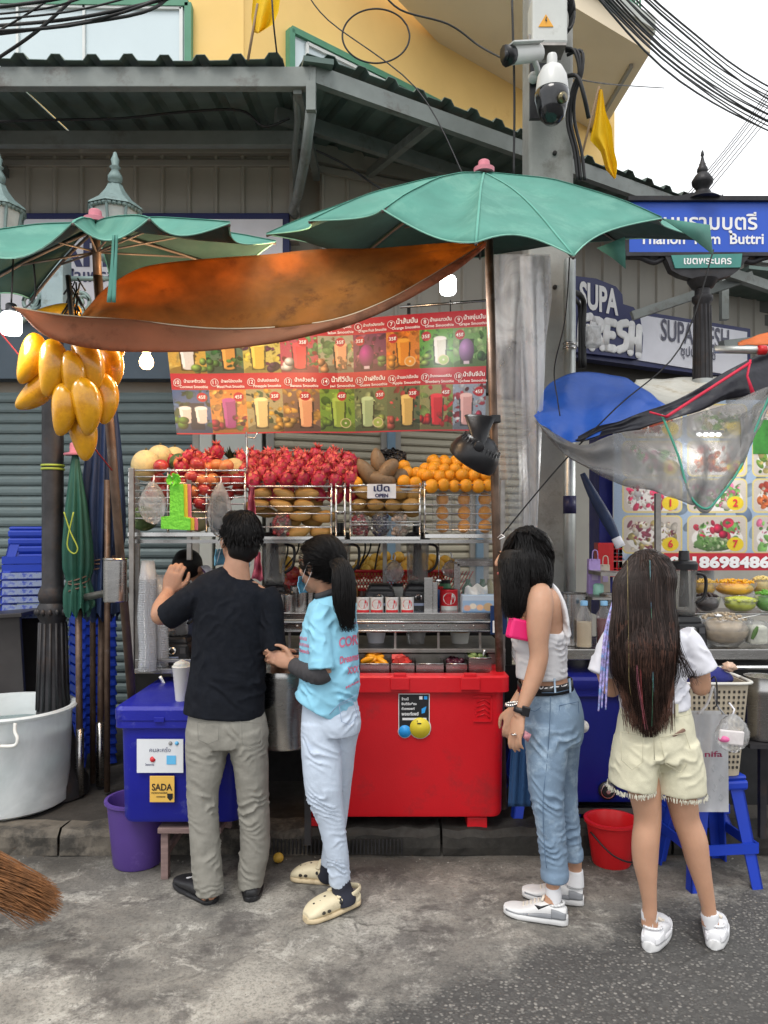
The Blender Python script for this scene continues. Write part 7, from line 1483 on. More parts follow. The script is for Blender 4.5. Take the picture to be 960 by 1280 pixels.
# ================================================================ people
skin_m=M('skin_tan',(.44,.235,.15),.5,var=.12,vs=16,bump=.3,bs=160,sss=.1,dirt=(.36,.17,.11,1),ds=9,dth=.6)
skin_l=M('skin_warm',(.50,.28,.18),.5,var=.07,vs=12,bump=.15,bs=220,sss=.12)
hair_m=M('black_hair',(.007,.006,.006),.4,var=.5,vs=60,stretch=(9,9,.8),bump=.5,bs=60,spec=.25)
hair_b=M('brown_tipped_hair',(.016,.009,.007),.4,var=.6,vs=40,stretch=(8,8,.7),bump=.4,bs=60,spec=.25)
def sn(p,k,sd):
    a=p[:,0]*1.0*k;b=p[:,1]*k;c=p[:,2]*k
    return (np.sin(a +1.7*np.sin(c *.83+sd)+sd *3.1)*np.sin(c *1.13+1.3*np.sin(b *.9+sd *2)+sd)+.5*np.sin(a *2.3+c *1.9+sd *5+2*np.sin(b *1.7)))
def wr(p,n,L):
    """creases: uneven ridges that start, fork and die out"""
    o=np.zeros(len(p))
    for i,(c,dv,fr,rad,amp)in enumerate(L):
        q=p -np.array(c[:]);dv=np.array(dv,float);dv/=np.linalg.norm(dv);rad=np.array(rad if hasattr(rad,'__len__')else (rad,)*3)
        s=np.exp(-((q/rad)**2).sum(1));w_=q@dv +.020*sn(p,16,i *1.3+fr)+.008*sn(p,37,i +2.2)
        am=np.clip(.55+.75*sn(p,19,i *2.7+1),0,1.3);t_=np.sin(w_ *fr *.8);r_=1-np.abs(t_)**.7
        o+=3.0*amp *s *am *(r_ *1.1-.4)
    return o
def remesh(name,mb,mat,parent,vox=.006,sm=4,wrk=None,gen=0.0,cut=None,fac=.5):
    o=mb.build(name,mat,parent,world=False)
    m=o.modifiers.new('r','REMESH');m.mode='VOXEL';m.voxel_size=vox;m.use_smooth_shade=True
    m=o.modifiers.new('s','SMOOTH');m.iterations=sm;m.factor=fac
    dg=bpy.context.evaluated_depsgraph_get();me=bpy.data.meshes.new_from_object(o.evaluated_get(dg));old=o.data;o.modifiers.clear();o.data=me;bpy.data.meshes.remove(old);me.name=name
    n=len(me.vertices);co=np.empty(n *3);me.vertices.foreach_get('co',co);co=co.reshape(-1,3);nr=np.empty(n *3);me.vertices.foreach_get('normal',nr);nr=nr.reshape(-1,3)
    d=np.zeros(n)
    if wrk:d+=wr(co,nr,wrk)
    if gen:d+=gen *(np.sin(co[:,0]*37+3*np.sin(co[:,2]*21))*np.sin(co[:,2]*29+2*np.sin(co[:,0]*33)+co[:,1]*18))
    co+=nr *d[:,None];off=WL[parent]if parent else V((0,0,0));co-=np.array(off[:]);me.vertices.foreach_set('co',co.ravel());me.polygons.foreach_set('use_smooth',[True]*len(me.polygons))
    if not me.materials:me.materials.append(mat)
    me.update();return o
def sect(L,d=None):
    """rows (px, py, half-width px, half-depth m[, d]) -> points, radii"""
    pts,rr=[],[]
    for r in L:dd=r[4]if len(r)>4 else d;pts.append(P(r[0],r[1],dd));rr.append((r[2]*dd/FPX,r[3]))
    return pts,rr
def tubeS(mb,L,d,smooth=4,seg=24,hollow=False,side=(1,0,0),**k):
    pts,rr=sect(L,d)
    if hollow:      # the cloth turns in at its end, so the hem stands free
        t=(pts[-1]-pts[-2]).normalized();C_=catmull([list(p)+list(q)for p,q in zip(pts,rr)],smooth);pts=[V(c[:3])for c in C_];rr=[(c[3],c[4])for c in C_]
        e,r=pts[-1],rr[-1];w=.016
        pts+=[e +t *.002,e -t *.03];rr+=[(max(r[0]-w,.01),max(r[1]-w,.01))]*2
        mb.tube(pts,rr,seg,side=side,**k)
    else:mb.tube(pts,rr,seg,side=side,smooth=smooth,**k)
def frame(yaw,pitch=0,roll=0):   # local x right, y forward, z up
    return Matrix.Rotation(yaw,3,'Z')@Matrix.Rotation(pitch,3,'X')@Matrix.Rotation(roll,3,'Y')
def head(mb,c,Rm,s=1.0):
    f=lambda x,y,z:c +Rm@(V((x,y,z))*s)
    mb.ball(f(0,-.012,.022),(.074*s,.092*s,.098*s),24,18,rot=Rm);mb.ball(f(0,.03,-.028),(.058*s,.062*s,.085*s),20,14,rot=Rm)
    mb.ball(f(0,.058,-.092),(.030*s,.028*s,.024*s),12,8,rot=Rm);mb.tube([f(0,.086,.022),f(0,.104,-.012),f(0,.100,-.026)],[.008*s,.012*s,.015*s],8,smooth=3)
    for x in (-1,1):
        mb.ball(f(x *.074,-.004,-.006),(.012*s,.020*s,.032*s),12,10,rot=Rm@Matrix.Rotation(x *.35,3,'Z'));mb.ball(f(x *.036,.066,-.018),(.022*s,.02*s,.02*s),10,8,rot=Rm)
    mb.tube([f(-.022,.086,-.058),f(0,.096,-.056),f(.022,.086,-.058)],[.004,.008*s,.004],8,smooth=3);mb.tube([f(-.018,.086,-.066),f(0,.093,-.067),f(.018,.086,-.066)],[.004,.008*s,.004],8,smooth=3)
    mb.tube([f(-.05,.078,.028),f(-.03,.088,.033),f(-.01,.086,.028)],.006*s,6);mb.tube([f(.05,.078,.028),f(.03,.088,.033),f(.01,.086,.028)],.006*s,6)
def face_parts(t,c,Rm,s=1.0):
    f=lambda x,y,z:c +Rm@(V((x,y,z))*s)
    for x in (-1,1):
        m_=MB();m_.ball(f(x *.031,.078,.008),.0125*s,12,10);m_.ball(f(x *.031,.0845,.008),.0075*s,10,8,mi=1);m_.build('eye',[M('eye_white',(.75,.73,.7),.2),M('iris_brown',(.03,.015,.01),.15)],t)
        m_=MB();m_.tube([f(x *.05,.083,.026),f(x *.032,.093,.031),f(x *.014,.092,.027)],[(.003,.003),(.004,.004),(.003,.003)],6,smooth=3);m_.build('eyebrow',hair_m,t)
    m_=MB();m_.tube([f(-.02,.091,-.061),f(0,.104,-.061),f(.02,.091,-.061)],[(.002,.003),(.004,.007),(.002,.003)],8,smooth=3);m_.build('lips',M('lip_pink',(.35,.10,.09),.4),t)
def hand(mb,wrist,tgt,lat,curl=.5,s=1.0,thumb=1,spread=.25,curls=None):
    """tgt: direction of the fingers; lat: across the palm toward the thumb side; curls about lat"""
    f=V(tgt).normalized();l=(V(lat)-f *V(lat).dot(f)).normalized();n=f.cross(l)*thumb
    mb.tube([wrist -f *.02,wrist +f *.02,wrist +f *.055*s,wrist +f *.088*s],[(.022*s,.018*s),(.031*s,.017*s),(.040*s,.0155*s),(.037*s,.012*s)],14,side=l,smooth=3)
    for i,(o,L_,r)in enumerate(((.028,.070,.0088),(.0095,.078,.009),(-.0095,.072,.0086),(-.027,.057,.0076))):
        p=wrist +(f *.082+l *o)*s;dv=(f +l *o *spread *8).normalized();pts=[p -dv *.02*s];cu=(curls[i]if curls else curl *(1+.12*i));a=cu *.35;seg=[.45,.32,.23]
        q=p;pts.append(q)
        for sg_ in seg:
            d_=dv *math.cos(a)+n *math.sin(a);q=q +d_ *L_ *sg_ *s;pts.append(q);a+=cu *.9
        mb.tube(pts,[r *s *.95,r *s *1.05,r *s,r *s *.92,r *s *.72],10,smooth=3);mb.ball(pts[-1],r *s *.74,8,6)
    b=wrist +(f *.022+l *.024+n *.004)*s;t1=b +(f *.030+l *.026+n *.010)*s;t2=t1 +(f *.032+l *.006+n *.014*curl)*s;t3=t2 +(f *.022-l *.004+n *.012*curl)*s
    mb.tube([b -f *.01,b,t1,t2,t3],[.012*s,.0135*s,.0115*s,.0098*s,.0075*s],10,smooth=3);mb.ball(t3,.0076*s,8,6)
def strands(name,t,roots,mat,r=.0016,seg=7,sides=3,shell=None):
    m_=MB();bv=None
    if shell:
        from mathutils.bvhtree import BVHTree
        of=WL[t];bv=BVHTree.FromPolygons([v.co +of for v in shell.data.vertices],[tuple(q.vertices)for q in shell.data.polygons])
    for pts in roots:
        C_=[V(c)for c in catmull([list(p)for p in pts],4)];n=len(C_)
        if bv:
            of_=R(.001,.007)
            for i_,c in enumerate(C_):
                h_=bv.find_nearest(c,.15)
                if h_[0]is not None and (c -h_[0]).dot(h_[1])<of_ and h_[3]<.06:C_[i_]=h_[0]+h_[1]*of_
        m_.tube(C_,[(r *2.6*(1-.8*k/n),r *(1-.7*k/n))for k in range(n)],sides,cap=False)
    return m_.build(name,mat,t)
def shoe(t,heel,toe,mats,style,L=.27,z0=.0,name='shoe',wid=.047,lift=0.0,flip=1):
    """heel, toe: ground points (x, y); mats: upper, sole, extra"""
    h=V((heel[0],heel[1],z0));f=(V((toe[0],toe[1],z0))-h).normalized();l=V((f.y,-f.x,0))*flip;c=h
    def W(u):return wid *(.62+.30*math.sin(min(1,u *1.25)*math.pi *.72)+.20*u)*(1 if u<.78 else math.sqrt(max(0,1-((u -.78)/.235)**2)))*(1 if u>.09 else math.sqrt(max(.02,1-((.09-u)/.1)**2)))
    def S(u,x,z):return c +f *(u *L)+l *(x +.012*math.sin(u *3.1)*1)+V((0,0,z +lift *max(0,1-u *1.8)+.012*max(0,u -.75)*4*(style!='clog')))
    root=thing(name,h,parent=t)
    top={'sneaker':[.066,.080,.085,.082,.072,.056,.045,.04,.030],'clog':[.05,.04,.045,.072,.082,.078,.07,.058,.035],'black':[.05,.055,.062,.066,.068,.062,.055,.045,.030]}[style]
    H=lambda u:float(np.interp(u,np.linspace(0,1,len(top)),top));st={'sneaker':.030,'clog':.024,'black':.022}[style]
    us=[0,.03,.07]+list(np.linspace(.12,.9,16))+[.94,.97,.99,1.0]
    def ring(u,k,za,zb_,e,n=20):
        out=[]
        for i in range(n):
            a=2*math.pi *i/n;x=math.cos(a);z=math.sin(a);x=math.copysign(abs(x)**e,x);z=math.copysign(abs(z)**e,z);out.append(S(u,W(u)*k *x,za +(zb_ -za)*(z +1)/2))
        return out
    def loft(mb,rs,mi=0):
        n=len(rs[0]);mb.add([p for r in rs for p in r],[(i *n +k,i *n +(k +1)%n,(i +1)*n +(k +1)%n,(i +1)*n +k)for i in range(len(rs)-1)for k in range(n)]+[tuple(range(n))[::-1],tuple((len(rs)-1)*n +k for k in range(n))],mi)
    m_=MB();loft(m_,[ring(u,1.07,0 if style!='sneaker' else 0,st *(1.25 if u<.3 and style=='sneaker' else 1),.45)for u in us]);m_.build('sole',mats[1],root,smang=50)
    m_=MB();loft(m_,[ring(max(.02,min(.985,u)),.98 if style!='clog' else 1.0,st *.6,H(u),.72)for u in us])
    m_.build('upper',mats[0],root,smang=60)
    if style=='sneaker':
        m_=MB()   # overlays: toe guard, heel counter, lace bars, tongue
        def patch(u0,u1,za,zb_,sd,off=.003,n=10):
            m_.grid(lambda a,b:S(u0 +(u1 -u0)*a,sd *(W(u0 +(u1 -u0)*a)*(.985 if b<.6 else .985-.25*(b -.6))+off),za +(zb_ *H(u0 +(u1 -u0)*a)-za)*b),n,4)
        for sd in (-1,1):patch(.02,.24,st,.80,sd);patch(.60,.95,st,.62,sd);patch(.22,.62,st *.95,.55,sd)
        m_.build('overlay',mats[2],root,solid=.003)
        m_=MB()
        for i in range(5):
            u=.46+i *.06;w_=W(u)*.42;m_.tube([S(u -.01,-w_,H(u)+.000),S(u,0,H(u)+.006),S(u +.01,w_,H(u)+.000)],.0032,6,smooth=3)
        m_.tube([S(.40,-.02,H(.4)+.004),S(.38,0,H(.4)+.016),S(.40,.02,H(.4)+.004)],.006,6,smooth=3)
        m_.build('laces',M('lace_cream',(.7,.64,.55),.7),root)
        m_=MB()
        for k in range(16):a0,a1=2*math.pi *k/16,2*math.pi *(k +1)/16;m_.tube([S(.2+.14*math.cos(a),.032*math.sin(a),H(.2)-.004+.006*math.cos(a)*-1)for a in (a0,a1)],.005,6)
        m_.build('collar',mats[0],root)
    if style=='clog':
        m_=MB();dk=M('hole_dark',(.03,.025,.02),.8)
        for u,x in ((.62,-.5),(.62,0),(.62,.5),(.72,-.62),(.72,-.2),(.72,.25),(.72,.65),(.82,-.4),(.82,.05),(.82,.45),(.54,-.3),(.54,.3)):p=S(u,W(u)*x *.8,H(u)*(1-.16*abs(x))-.001);m_.ball(p,(.0062,.0062,.003),8,5)
        for sd in (-1,1):
            for u in (.66,.76):m_.ball(S(u,sd *W(u)*1.0,st +.015),(.009,.009,.0065),8,5)
        m_.build('vent_holes',dk,root)
        m_=MB();m_.tube([S(.42,-W(.42)*1.02,.058),S(.18,-W(.18)*1.1,.068),S(-.01,0,.066),S(.18,W(.18)*1.1,.068),S(.42,W(.42)*1.02,.058)],[(.0045,.012)]*5,8,smooth=5,side=l);m_.build('heel_strap',mats[0],root)
        m_=MB();
        for sd in (-1,1):m_.ball(S(.44,sd *(W(.44)+.002),.056),.0075,8,6)
        m_.build('rivet',black_pl,root)
        m_=MB();m_.tube([S(.44,-W(.44)*.9,.07),S(.42,0,.092),S(.44,W(.44)*.9,.07)],[(.012,.008)]*3,8,smooth=5);m_.build('instep_ridge',mats[0],root)
    if style=='black':m_=MB();m_.tube([S(.3,-.03,.074),S(.48,0,.08),S(.3,.03,.074)],.006,6,smooth=4);m_.ball(S(.66,-.01,H(.66)-.002),(.018,.01,.004),10,6);m_.build('strap_mark',M('silver_print',(.5,.5,.52),.4),root)
    return root
# ---------------------------------------------------------------- man in black
BDY=.0055
d=3.38
man=thing('person',(X(285,3.4),3.4,0),'man in a black t-shirt and grey trousers seen from behind, left hand raised','person')
hc,hR=P(299,676,3.40),frame(.55,.12,.05)
mb=MB();head(mb,hc,hR,1.02);mb.tube([P(298,690,3.39),P(296,706,3.37),P(293,728,3.37)],[(.053,.056),(.055,.058),(.075,.065)],20,smooth=4)
tubeS(mb,[(291,722,30,.06),(289,740,46,.09),(288,800,40,.10),(285,880,40,.10),(284,920,44,.11)],d)
for L_ in ([(262,915,20,.07,3.38),(254,1000,16,.055,3.35),(258,1090,12,.045,3.32),(262,1120,11,.04,3.33)],[(308,915,20,.07,3.38),(315,1000,16,.055,3.38),(313,1090,12,.045,3.42),(313,1112,11,.04,3.42)]):tubeS(mb,L_,d)
e=P(201,769,3.44);w_=P(210,741,3.62)
mb.tube([P(248,742,3.38),P(225,757,3.40),e],[.055,.052,.045],16,smooth=4);mb.ball(e,.045,12,10);mb.tube([e,e.lerp(w_,.4)+V((-.008,0,-.006)),w_],[.045,.043,.029],16,smooth=4)
hand(mb,w_,(.3,.1,.95),(.9,.1,-.3),.8,1.1,1,curls=(.9,.75,.8,.95))
e=P(340,818,3.36);w_=P(351,827,3.55)
mb.tube([P(336,745,3.38),P(339,785,3.36),e],[.052,.048,.042],16,smooth=4);mb.tube([e,w_],[.043,.028],16);hand(mb,w_,(.2,.9,-.2),(0,.2,1),.8,1.0,1)
remesh('body',mb,skin_m,man,BDY,3)
face_parts(man,hc,hR,1.02)
mb=MB();f=lambda x,y,z:hc +hR@V((x,y,z))
mb.ball(f(0,-.024,.034),(.086,.094,.101),26,20,rot=hR);mb.ball(f(0,-.052,-.022),(.073,.055,.07),20,14,rot=hR);mb.ball(f(0,.048,.085),(.066,.05,.04),16,12,rot=hR)
shl=remesh('hair',mb,hair_m,man,.006,3,gen=.003)
rts=[]
for k in range(900):
    a,b=R(0,6.28),R(-.5,1.45);n_=V((math.cos(a)*math.cos(b),math.sin(a)*math.cos(b),math.sin(b)))
    if n_.y>.35 and n_.z<.55:continue
    if n_.z<-.2 and n_.y>-.1:continue
    p=f(0,-.022,.03)+hR@V((n_.x *.084,n_.y *.093,n_.z *.100));q_=hR@V((n_.x *.5+R(-.25,.25),n_.y *.5+.1,n_.z *.3-.75+R(-.2,.3)));q_=(q_ +(hR@n_)*.12).normalized();rts.append([p -q_ *.01,p +q_ *.010+(hR@n_)*.002,p +q_ *R(.018,.026)])
strands('hair_locks',man,rts,hair_m,.0012,shell=shl)
# mask hooked on the ear
maskm=M('mask_blue',rgb(122,190,222)[:3],.8,var=.04,transl=.15)
def facemask(t,Rm,c,s=1.0,dz=-.075):
    f=lambda x,y,z:c +Rm@(V((x,y,z))*s);m_=MB()
    m_.grid(lambda u,v:f(-.082+.164*u,.045+.068*math.cos((u -.5)*2.6)-.02*abs(v -.5),dz +.03-.07*v +.004*math.sin(v *18)),18,10);m_.build('face_mask',maskm,t,solid=.002)
    m_=MB()
    for x in (-1,1):m_.tube([f(x *.079,.04,dz +.02),f(x *.086,.0,.012),f(x *.082,-.022,.018),f(x *.085,-.02,-.02),f(x *.079,.035,dz -.03)],.0009,5,smooth=5)
    m_.build('ear_loop',white_txt,t)
facemask(man,hR,hc,1.02,-.078)
tee=M('black_cotton',(.008,.0095,.014),.9,var=.15,vs=20,bump=.15,bs=400,spec=.2,fold=.3,fs=9)
mb=MB();d=3.38
tubeS(mb,[(294,713,17,.068),(292,719,26,.072),(290,728,43,.085),(289,738,52,.098),(289,752,50,.11),(289,775,47.5,.118),(287,800,46.5,.118),(285,840,47.5,.12),(281.5,872,49.5,.125),(280,893,51,.128)],d,hollow=True,seg=36)
tubeS(mb,[(256,742,20,.075,3.38),(238,750,18.5,.072,3.38),(222,762,18,.066,3.39),(209,771,17.5,.06,3.41)],d,hollow=True,side=(.6,0,-.8))
tubeS(mb,[(330,742,17,.072,3.38),(338,756,16.5,.068,3.37),(340,785,15.5,.062,3.36),(343.5,812,15,.058,3.355)],d,hollow=True)
B_=(P(262,770,3.27),P(325,790,3.27),P(285,870,3.26),P(300,740,3.27),P(245,748,3.3),P(322,850,3.27),P(250,830,3.27))
remesh('t_shirt',mb,tee,man,.006,4,[(B_[0],(.6,0,-.8),95,(.1,.2,.07),.004),(B_[1],(1,0,.45),80,(.08,.2,.14),.005),(B_[2],(.7,0,1),62,(.17,.3,.09),.003),(B_[3],(0,0,1),40,(.2,.3,.1),.001),(B_[4],(1,0,.5),120,(.05,.2,.05),.005),(B_[5],(-.5,0,1),70,(.09,.2,.13),.004),(B_[6],(1,0,-.2),75,(.05,.2,.16),.003)],.0012)
trs=M('grey_cotton_twill',(.245,.235,.205),.85,var=.08,vs=10,bump=.2,bs=350,fold=.35,fs=13,dirt=(.19,.18,.155,1),ds=4,dth=.58)
mb=MB();
tubeS(mb,[(283,880,45,.105),(283.5,900,49.5,.12),(284,918,52,.125),(285,930,50,.12)],3.38,seg=32)
tubeS(mb,[(261,912,27,.115,3.38),(259,930,27,.11,3.375),(256.5,960,23.5,.095,3.36),(253.5,990,19.5,.083,3.35),(255,1030,18.5,.077,3.335),(257,1060,18.5,.078,3.33),(259,1090,18.5,.08,3.325),(262,1108,17.5,.078,3.32),(262.5,1118,16.5,.074,3.315)],d,hollow=True)
tubeS(mb,[(307,912,27,.115,3.38),(310.5,930,24.5,.11,3.38),(314,960,21.5,.095,3.38),(316,990,20,.085,3.385),(318.5,1030,19,.08,3.39),(318.5,1060,18.5,.078,3.395),(315,1085,17.5,.076,3.40),(313.5,1098,16,.072,3.4),(313.5,1107,15.5,.07,3.4)],d,hollow=True)
q1,q2=P(255,1010,3.26),P(317,1015,3.3)
remesh('trousers',mb,trs,man,.006,4,[(P(262,945,3.27),(.25,0,1),105,(.09,.2,.05),.0055),(P(312,950,3.27),(-.35,0,1),105,(.08,.2,.06),.0055),(q1,(.3,0,1),115,(.08,.2,.085),.0065),(q2,(-.3,0,1),115,(.08,.2,.09),.006),(P(258,1085,3.25),(-.5,0,1),95,(.09,.2,.09),.0065),(P(315,1080,3.3),(.5,0,1),95,(.09,.2,.08),.0065),(P(287,918,3.25),(1,0,.3),90,(.04,.1,.05),.005),(P(262,1118,3.25),(0,0,1),190,(.08,.2,.03),.005)],.001)
mb=MB()
for x0,y0,x1,y1 in ((247,903,274,925),(302,903,328,930)):
    q_=[P(x0,y0,3.252),P(x1,y0 +1,3.248),P(x1 -1,y1,3.246),P((x0 +x1)/2,y1 +5,3.243),P(x0 +1,y1,3.25)]
    mb.tube(q_ +[q_[0]],.0016,5)
mb.build('stitching',M('grey_thread',(.17,.165,.145),.9),man)
blk=M('black_rubber',(.016,.016,.018),.45,var=.2)
shoe(man,(X(267,3.30),3.30),(X(228,3.47),3.47),(blk,blk,blk),'black',.28,wid=.054);shoe(man,(X(314,3.32),3.32),(X(309,3.62),3.62),(blk,blk,blk),'black',.26,wid=.048)
# ---------------------------------------------------------------- woman in the light blue shirt
w2=thing('person',(X(415,3.3),3.3,0),'woman with a black ponytail in an oversized light blue t-shirt and pale skinny jeans','person')
hc,hR=P(401,708,3.26),frame(.95,-.05,0)
mb=MB();head(mb,hc,hR,.98);mb.tube([P(404,722,3.26),P(409,738,3.27),P(414,752,3.27)],[(.047,.05),(.05,.05),(.07,.06)],18,smooth=4)
tubeS(mb,[(416,750,22,.06),(414,800,30,.08),(412,850,28,.08),(413,890,31,.10)],3.26)
tubeS(mb,[(403,900,18,.07,3.24),(405,985,18,.065,3.22),(414,1030,13,.05,3.22),(424,1100,10,.036,3.25),(427,1118,10,.036,3.26)],d);tubeS(mb,[(424,900,18,.07,3.32),(421,990,14,.055,3.38),(415,1060,11,.04,3.45),(412,1085,9,.036,3.47)],d)
e=P(403,842,3.13);w_=P(367,830,3.28)
mb.tube([P(400,765,3.2),P(402,805,3.15),e],[.042,.04,.038],14,smooth=4);mb.tube([e,w_],[.038,.027],14)
hand(mb,w_,(-.85,.35,.25),(0,.3,1),.7,.93,-1,curls=(.45,.6,.8,.9))
mb.tube([P(432,765,3.36),P(425,800,3.42),P(395,828,3.5),P(368,830,3.52)],[.042,.04,.035,.027],14,smooth=4);hand(mb,P(368,830,3.52),(-.9,0,.1),(0,.2,1),.7,.9,1)
remesh('body',mb,skin_m,w2,BDY,3);face_parts(w2,hc,hR,.98);facemask(w2,hR,hc,.98,-.07)
f=lambda x,y,z:hc +hR@(V((x,y,z))*.98)
mb=MB();mb.ball(f(0,-.022,.032),(.084,.096,.100),26,20,rot=hR);mb.ball(f(0,-.06,-.01),(.07,.052,.06),18,14,rot=hR);mb.ball(f(0,.03,.078),(.064,.06,.036),16,12,rot=hR)
tie=P(421,703,3.18);mb.ball(tie,.028,12,10)
pony=[(tie,.03),(P(428,712,3.14),.038),(P(430,735,3.12),.046),(P(431,760,3.115),.040),(P(435,782,3.115),.016)]
mb.tube([p for p,r in pony],[(r,r *.7)for p,r in pony],16,smooth=5)
shl=remesh('hair',mb,hair_m,w2,.005,3,gen=.0015)
rts=[]
for k in range(700):   # combed back to the tie
    a=R(.1,3.04)*random.choice((-1,1));y=R(-.08,.085);p=f(math.sin(a)*.085*math.sqrt(max(.05,1-(y/.1)**2)),y,.03+math.cos(a)*.098*math.sqrt(max(.05,1-(y/.1)**2)))
    if p.z<hc.z -.04 and y>-.02:continue
    m__=p.lerp(tie,.5);o_=(m__ -f(0,-.02,.03));m__=f(0,-.02,.03)+o_.normalized()*.097;rts.append([p,m__,tie +V((R(-.015,.015),R(-.015,.015),R(-.015,.015)))])
for k in range(420):
    a,q_=R(0,6.28),R(.4,1);off=lambda r:V((math.cos(a)*r *q_,math.sin(a)*r *q_ *.7-.004,0));rts.append([tie +off(.024),P(428,713,3.14)+off(.038),P(430,737,3.12)+off(.047),P(431+R(-2,2),762,3.115)+off(.042),P(435+R(-5,5),R(772,790),3.115)+off(.022)])
strands('hair_locks',w2,rts,hair_m,.0011,shell=shl)
mb=MB();mb.tube([tie +V((.03*math.cos(a),.006*math.sin(a)-.004,.03*math.sin(a)))for a in np.linspace(0,6.283,18)],.006,6);mb.build('hair_tie',black_pl,w2)
mb=MB();mb.ball(P(421,702,3.14),.005,8,6);mb.build('hair_bead',white_txt,w2)
sh=M('light_blue_cotton',rgb(138,196,220)[:3],.85,var=.05,vs=14,bump=.15,bs=400,fold=.3,fs=8)
mb=MB();d=3.26
tubeS(mb,[(416,743,17,.06),(416,749,24,.075),(416,757,30,.10),(414,775,33,.12),(411,800,36,.13),(411,830,38,.135),(412,850,38,.137),(409,868,38,.138),(401,885,37,.136)],d,hollow=True,seg=34)
tubeS(mb,[(404,762,17,.062,3.2),(401,780,16,.06,3.17),(401,810,16,.062,3.14),(402,837,17,.064,3.12)],d,hollow=True)
remesh('t_shirt',mb,sh,w2,.006,4,[(P(405,862,3.13),(.55,0,1),100,(.13,.2,.075),.0075),(P(430,860,3.13),(-.75,0,1),85,(.1,.2,.08),.006),(P(424,800,3.13),(1,0,.15),70,(.05,.2,.13),.0055),(P(380,805,3.15),(.3,0,1),80,(.06,.2,.09),.007),(P(400,785,3.1),(1,0,-.5),85,(.06,.15,.1),.0045),(P(440,780,3.2),(.4,0,1),70,(.06,.2,.1),.004)],.0018)
# print on the back and front of the shirt, laid on its surface
def surf_text(t,obj,items,mat,name='print'):
    me=obj.data;from mathutils.bvhtree import BVHTree
    off=WL[t];bv=BVHTree.FromPolygons([v.co +off for v in me.vertices],[tuple(p.vertices)for p in me.polygons]);m_=MB()
    for txt,cx,cy,wpx,hpx,sl,b in items:
        vs,fs,tw=text2d(txt,b);dd=3.1;out=[];kx,ky=wpx/tw,hpx/.7
        for x,y in vs:
            qx=cx -wpx/2+x *kx;tg=P(qx,cy -y *ky +sl *(qx -cx),4.0);o_=V((0,0,EYE));h_=bv.ray_cast(o_,(tg -o_).normalized());out.append(h_[0]+h_[1]*.0025 if h_[0]else None)
        ok=[f_ for f_ in fs if all(out[i]is not None for i in f_)];out=[p if p is not None else V((0,3.3,1))for p in out];m_.add(out,ok,0,False)
    return m_.build(name,mat,t)
ts=[o for o in kids(w2)if o.name.startswith('t_shirt')][0]
surf_text(w2,ts,[('CALIFORNIA',437,781,20,4,-.12,.0),('CORI',436,807,25,12,-.2,.03),('Dreams',436,827,23,9,-.25,.03),('XXX',441,841,14,8,-.2,.04),('MIAMI',440,857,16,3,-.5,.02),('VINTAGE',378,800,12,4,.15,.02),('CALIFORNIA',380,808,14,4,.25,.02),('beach',381,816,12,5,.25,.02)],M('coral_print',rgb(205,112,140)[:3],.7))
gsl=M('charcoal_knit',(.05,.048,.052),.9,var=.15,vs=30,bump=.3,bs=200)
mb=MB();mb.tube([P(406,838,3.13),P(398,842,3.13),P(383,838,3.2),P(368,832,3.27)],[.048,.047,.043,.036],18,smooth=5);remesh('inner_sleeve',mb,gsl,w2,.005,3,[(P(385,838,3.15),(1,0,.2),150,.07,.003)],0)
mb=MB();mb.tube([P(409,737,3.26),P(411,743,3.26)],[(.058,.06),(.064,.064)],20);mb.build('inner_collar',gsl,w2)
den=M('pale_blue_denim',rgb(188,200,216)[:3],.85,var=.06,vs=12,bump=.25,bs=300,dirt=rgb(150,168,196),ds=5,dth=.55,fold=.2,fs=14)
mb=MB()
tubeS(mb,[(413,868,32,.11),(413,885,35.5,.12),(414,902,37.5,.125),(414,915,36,.12)],3.26,seg=28)
tubeS(mb,[(402,905,26,.10,3.24),(401,925,25,.095,3.23),(402,945,25,.09,3.22),(404.5,985,23.5,.082,3.21),(409,1005,20,.07,3.21),(414,1026,17,.06,3.215),(421,1067,14.5,.055,3.23),(424,1090,13.5,.05,3.24),(424.5,1103,13.5,.05,3.25)],d,hollow=True)
tubeS(mb,[(427,905,24,.10,3.31),(424,930,21,.09,3.32),(422,960,20,.08,3.35),(422,1000,15,.062,3.4),(419,1030,14,.055,3.43),(415,1060,12,.05,3.45),(412,1080,11.5,.046,3.46)],d,hollow=True)
remesh('jeans',mb,den,w2,.0055,3,[(P(400,1012,3.14),(.25,0,1),150,(.1,.2,.07),.0042),(P(424,1090,3.18),(.2,0,1),190,(.07,.2,.05),.0045),(P(390,940,3.12),(.5,0,1),110,(.1,.2,.07),.004),(P(435,900,3.15),(-.4,0,1),110,(.07,.2,.05),.003),(P(418,1050,3.15),(-.3,0,1),130,(.07,.2,.04),.003)],.0007)
mb=MB();q_=[P(424,882,3.135),P(441,875,3.15),P(447,895,3.165),P(437,906,3.15),P(427,902,3.14)];mb.tube(q_ +[q_[0]],.0013,5);mb.tube([P(412,893,3.128),P(424,880,3.135),P(448,868,3.16)],.0013,5);mb.build('stitching',M('denim_thread',rgb(140,156,184)[:3],.9),w2)
sock=M('navy_sock',(.02,.022,.035),.9,var=.2)
mb=MB();tubeS(mb,[(425,1098,12.5,.043,3.24),(427,1110,12.5,.045,3.25),(430,1122,14.5,.05,3.25),(431,1128,14,.05,3.25)],d,seg=20);mb.build('sock',sock,w2);mb=MB();tubeS(mb,[(412,1074,10.5,.038,3.46),(411,1088,11,.04,3.48),(408,1094,12,.045,3.5)],d,seg=20);mb.build('sock',sock,w2)
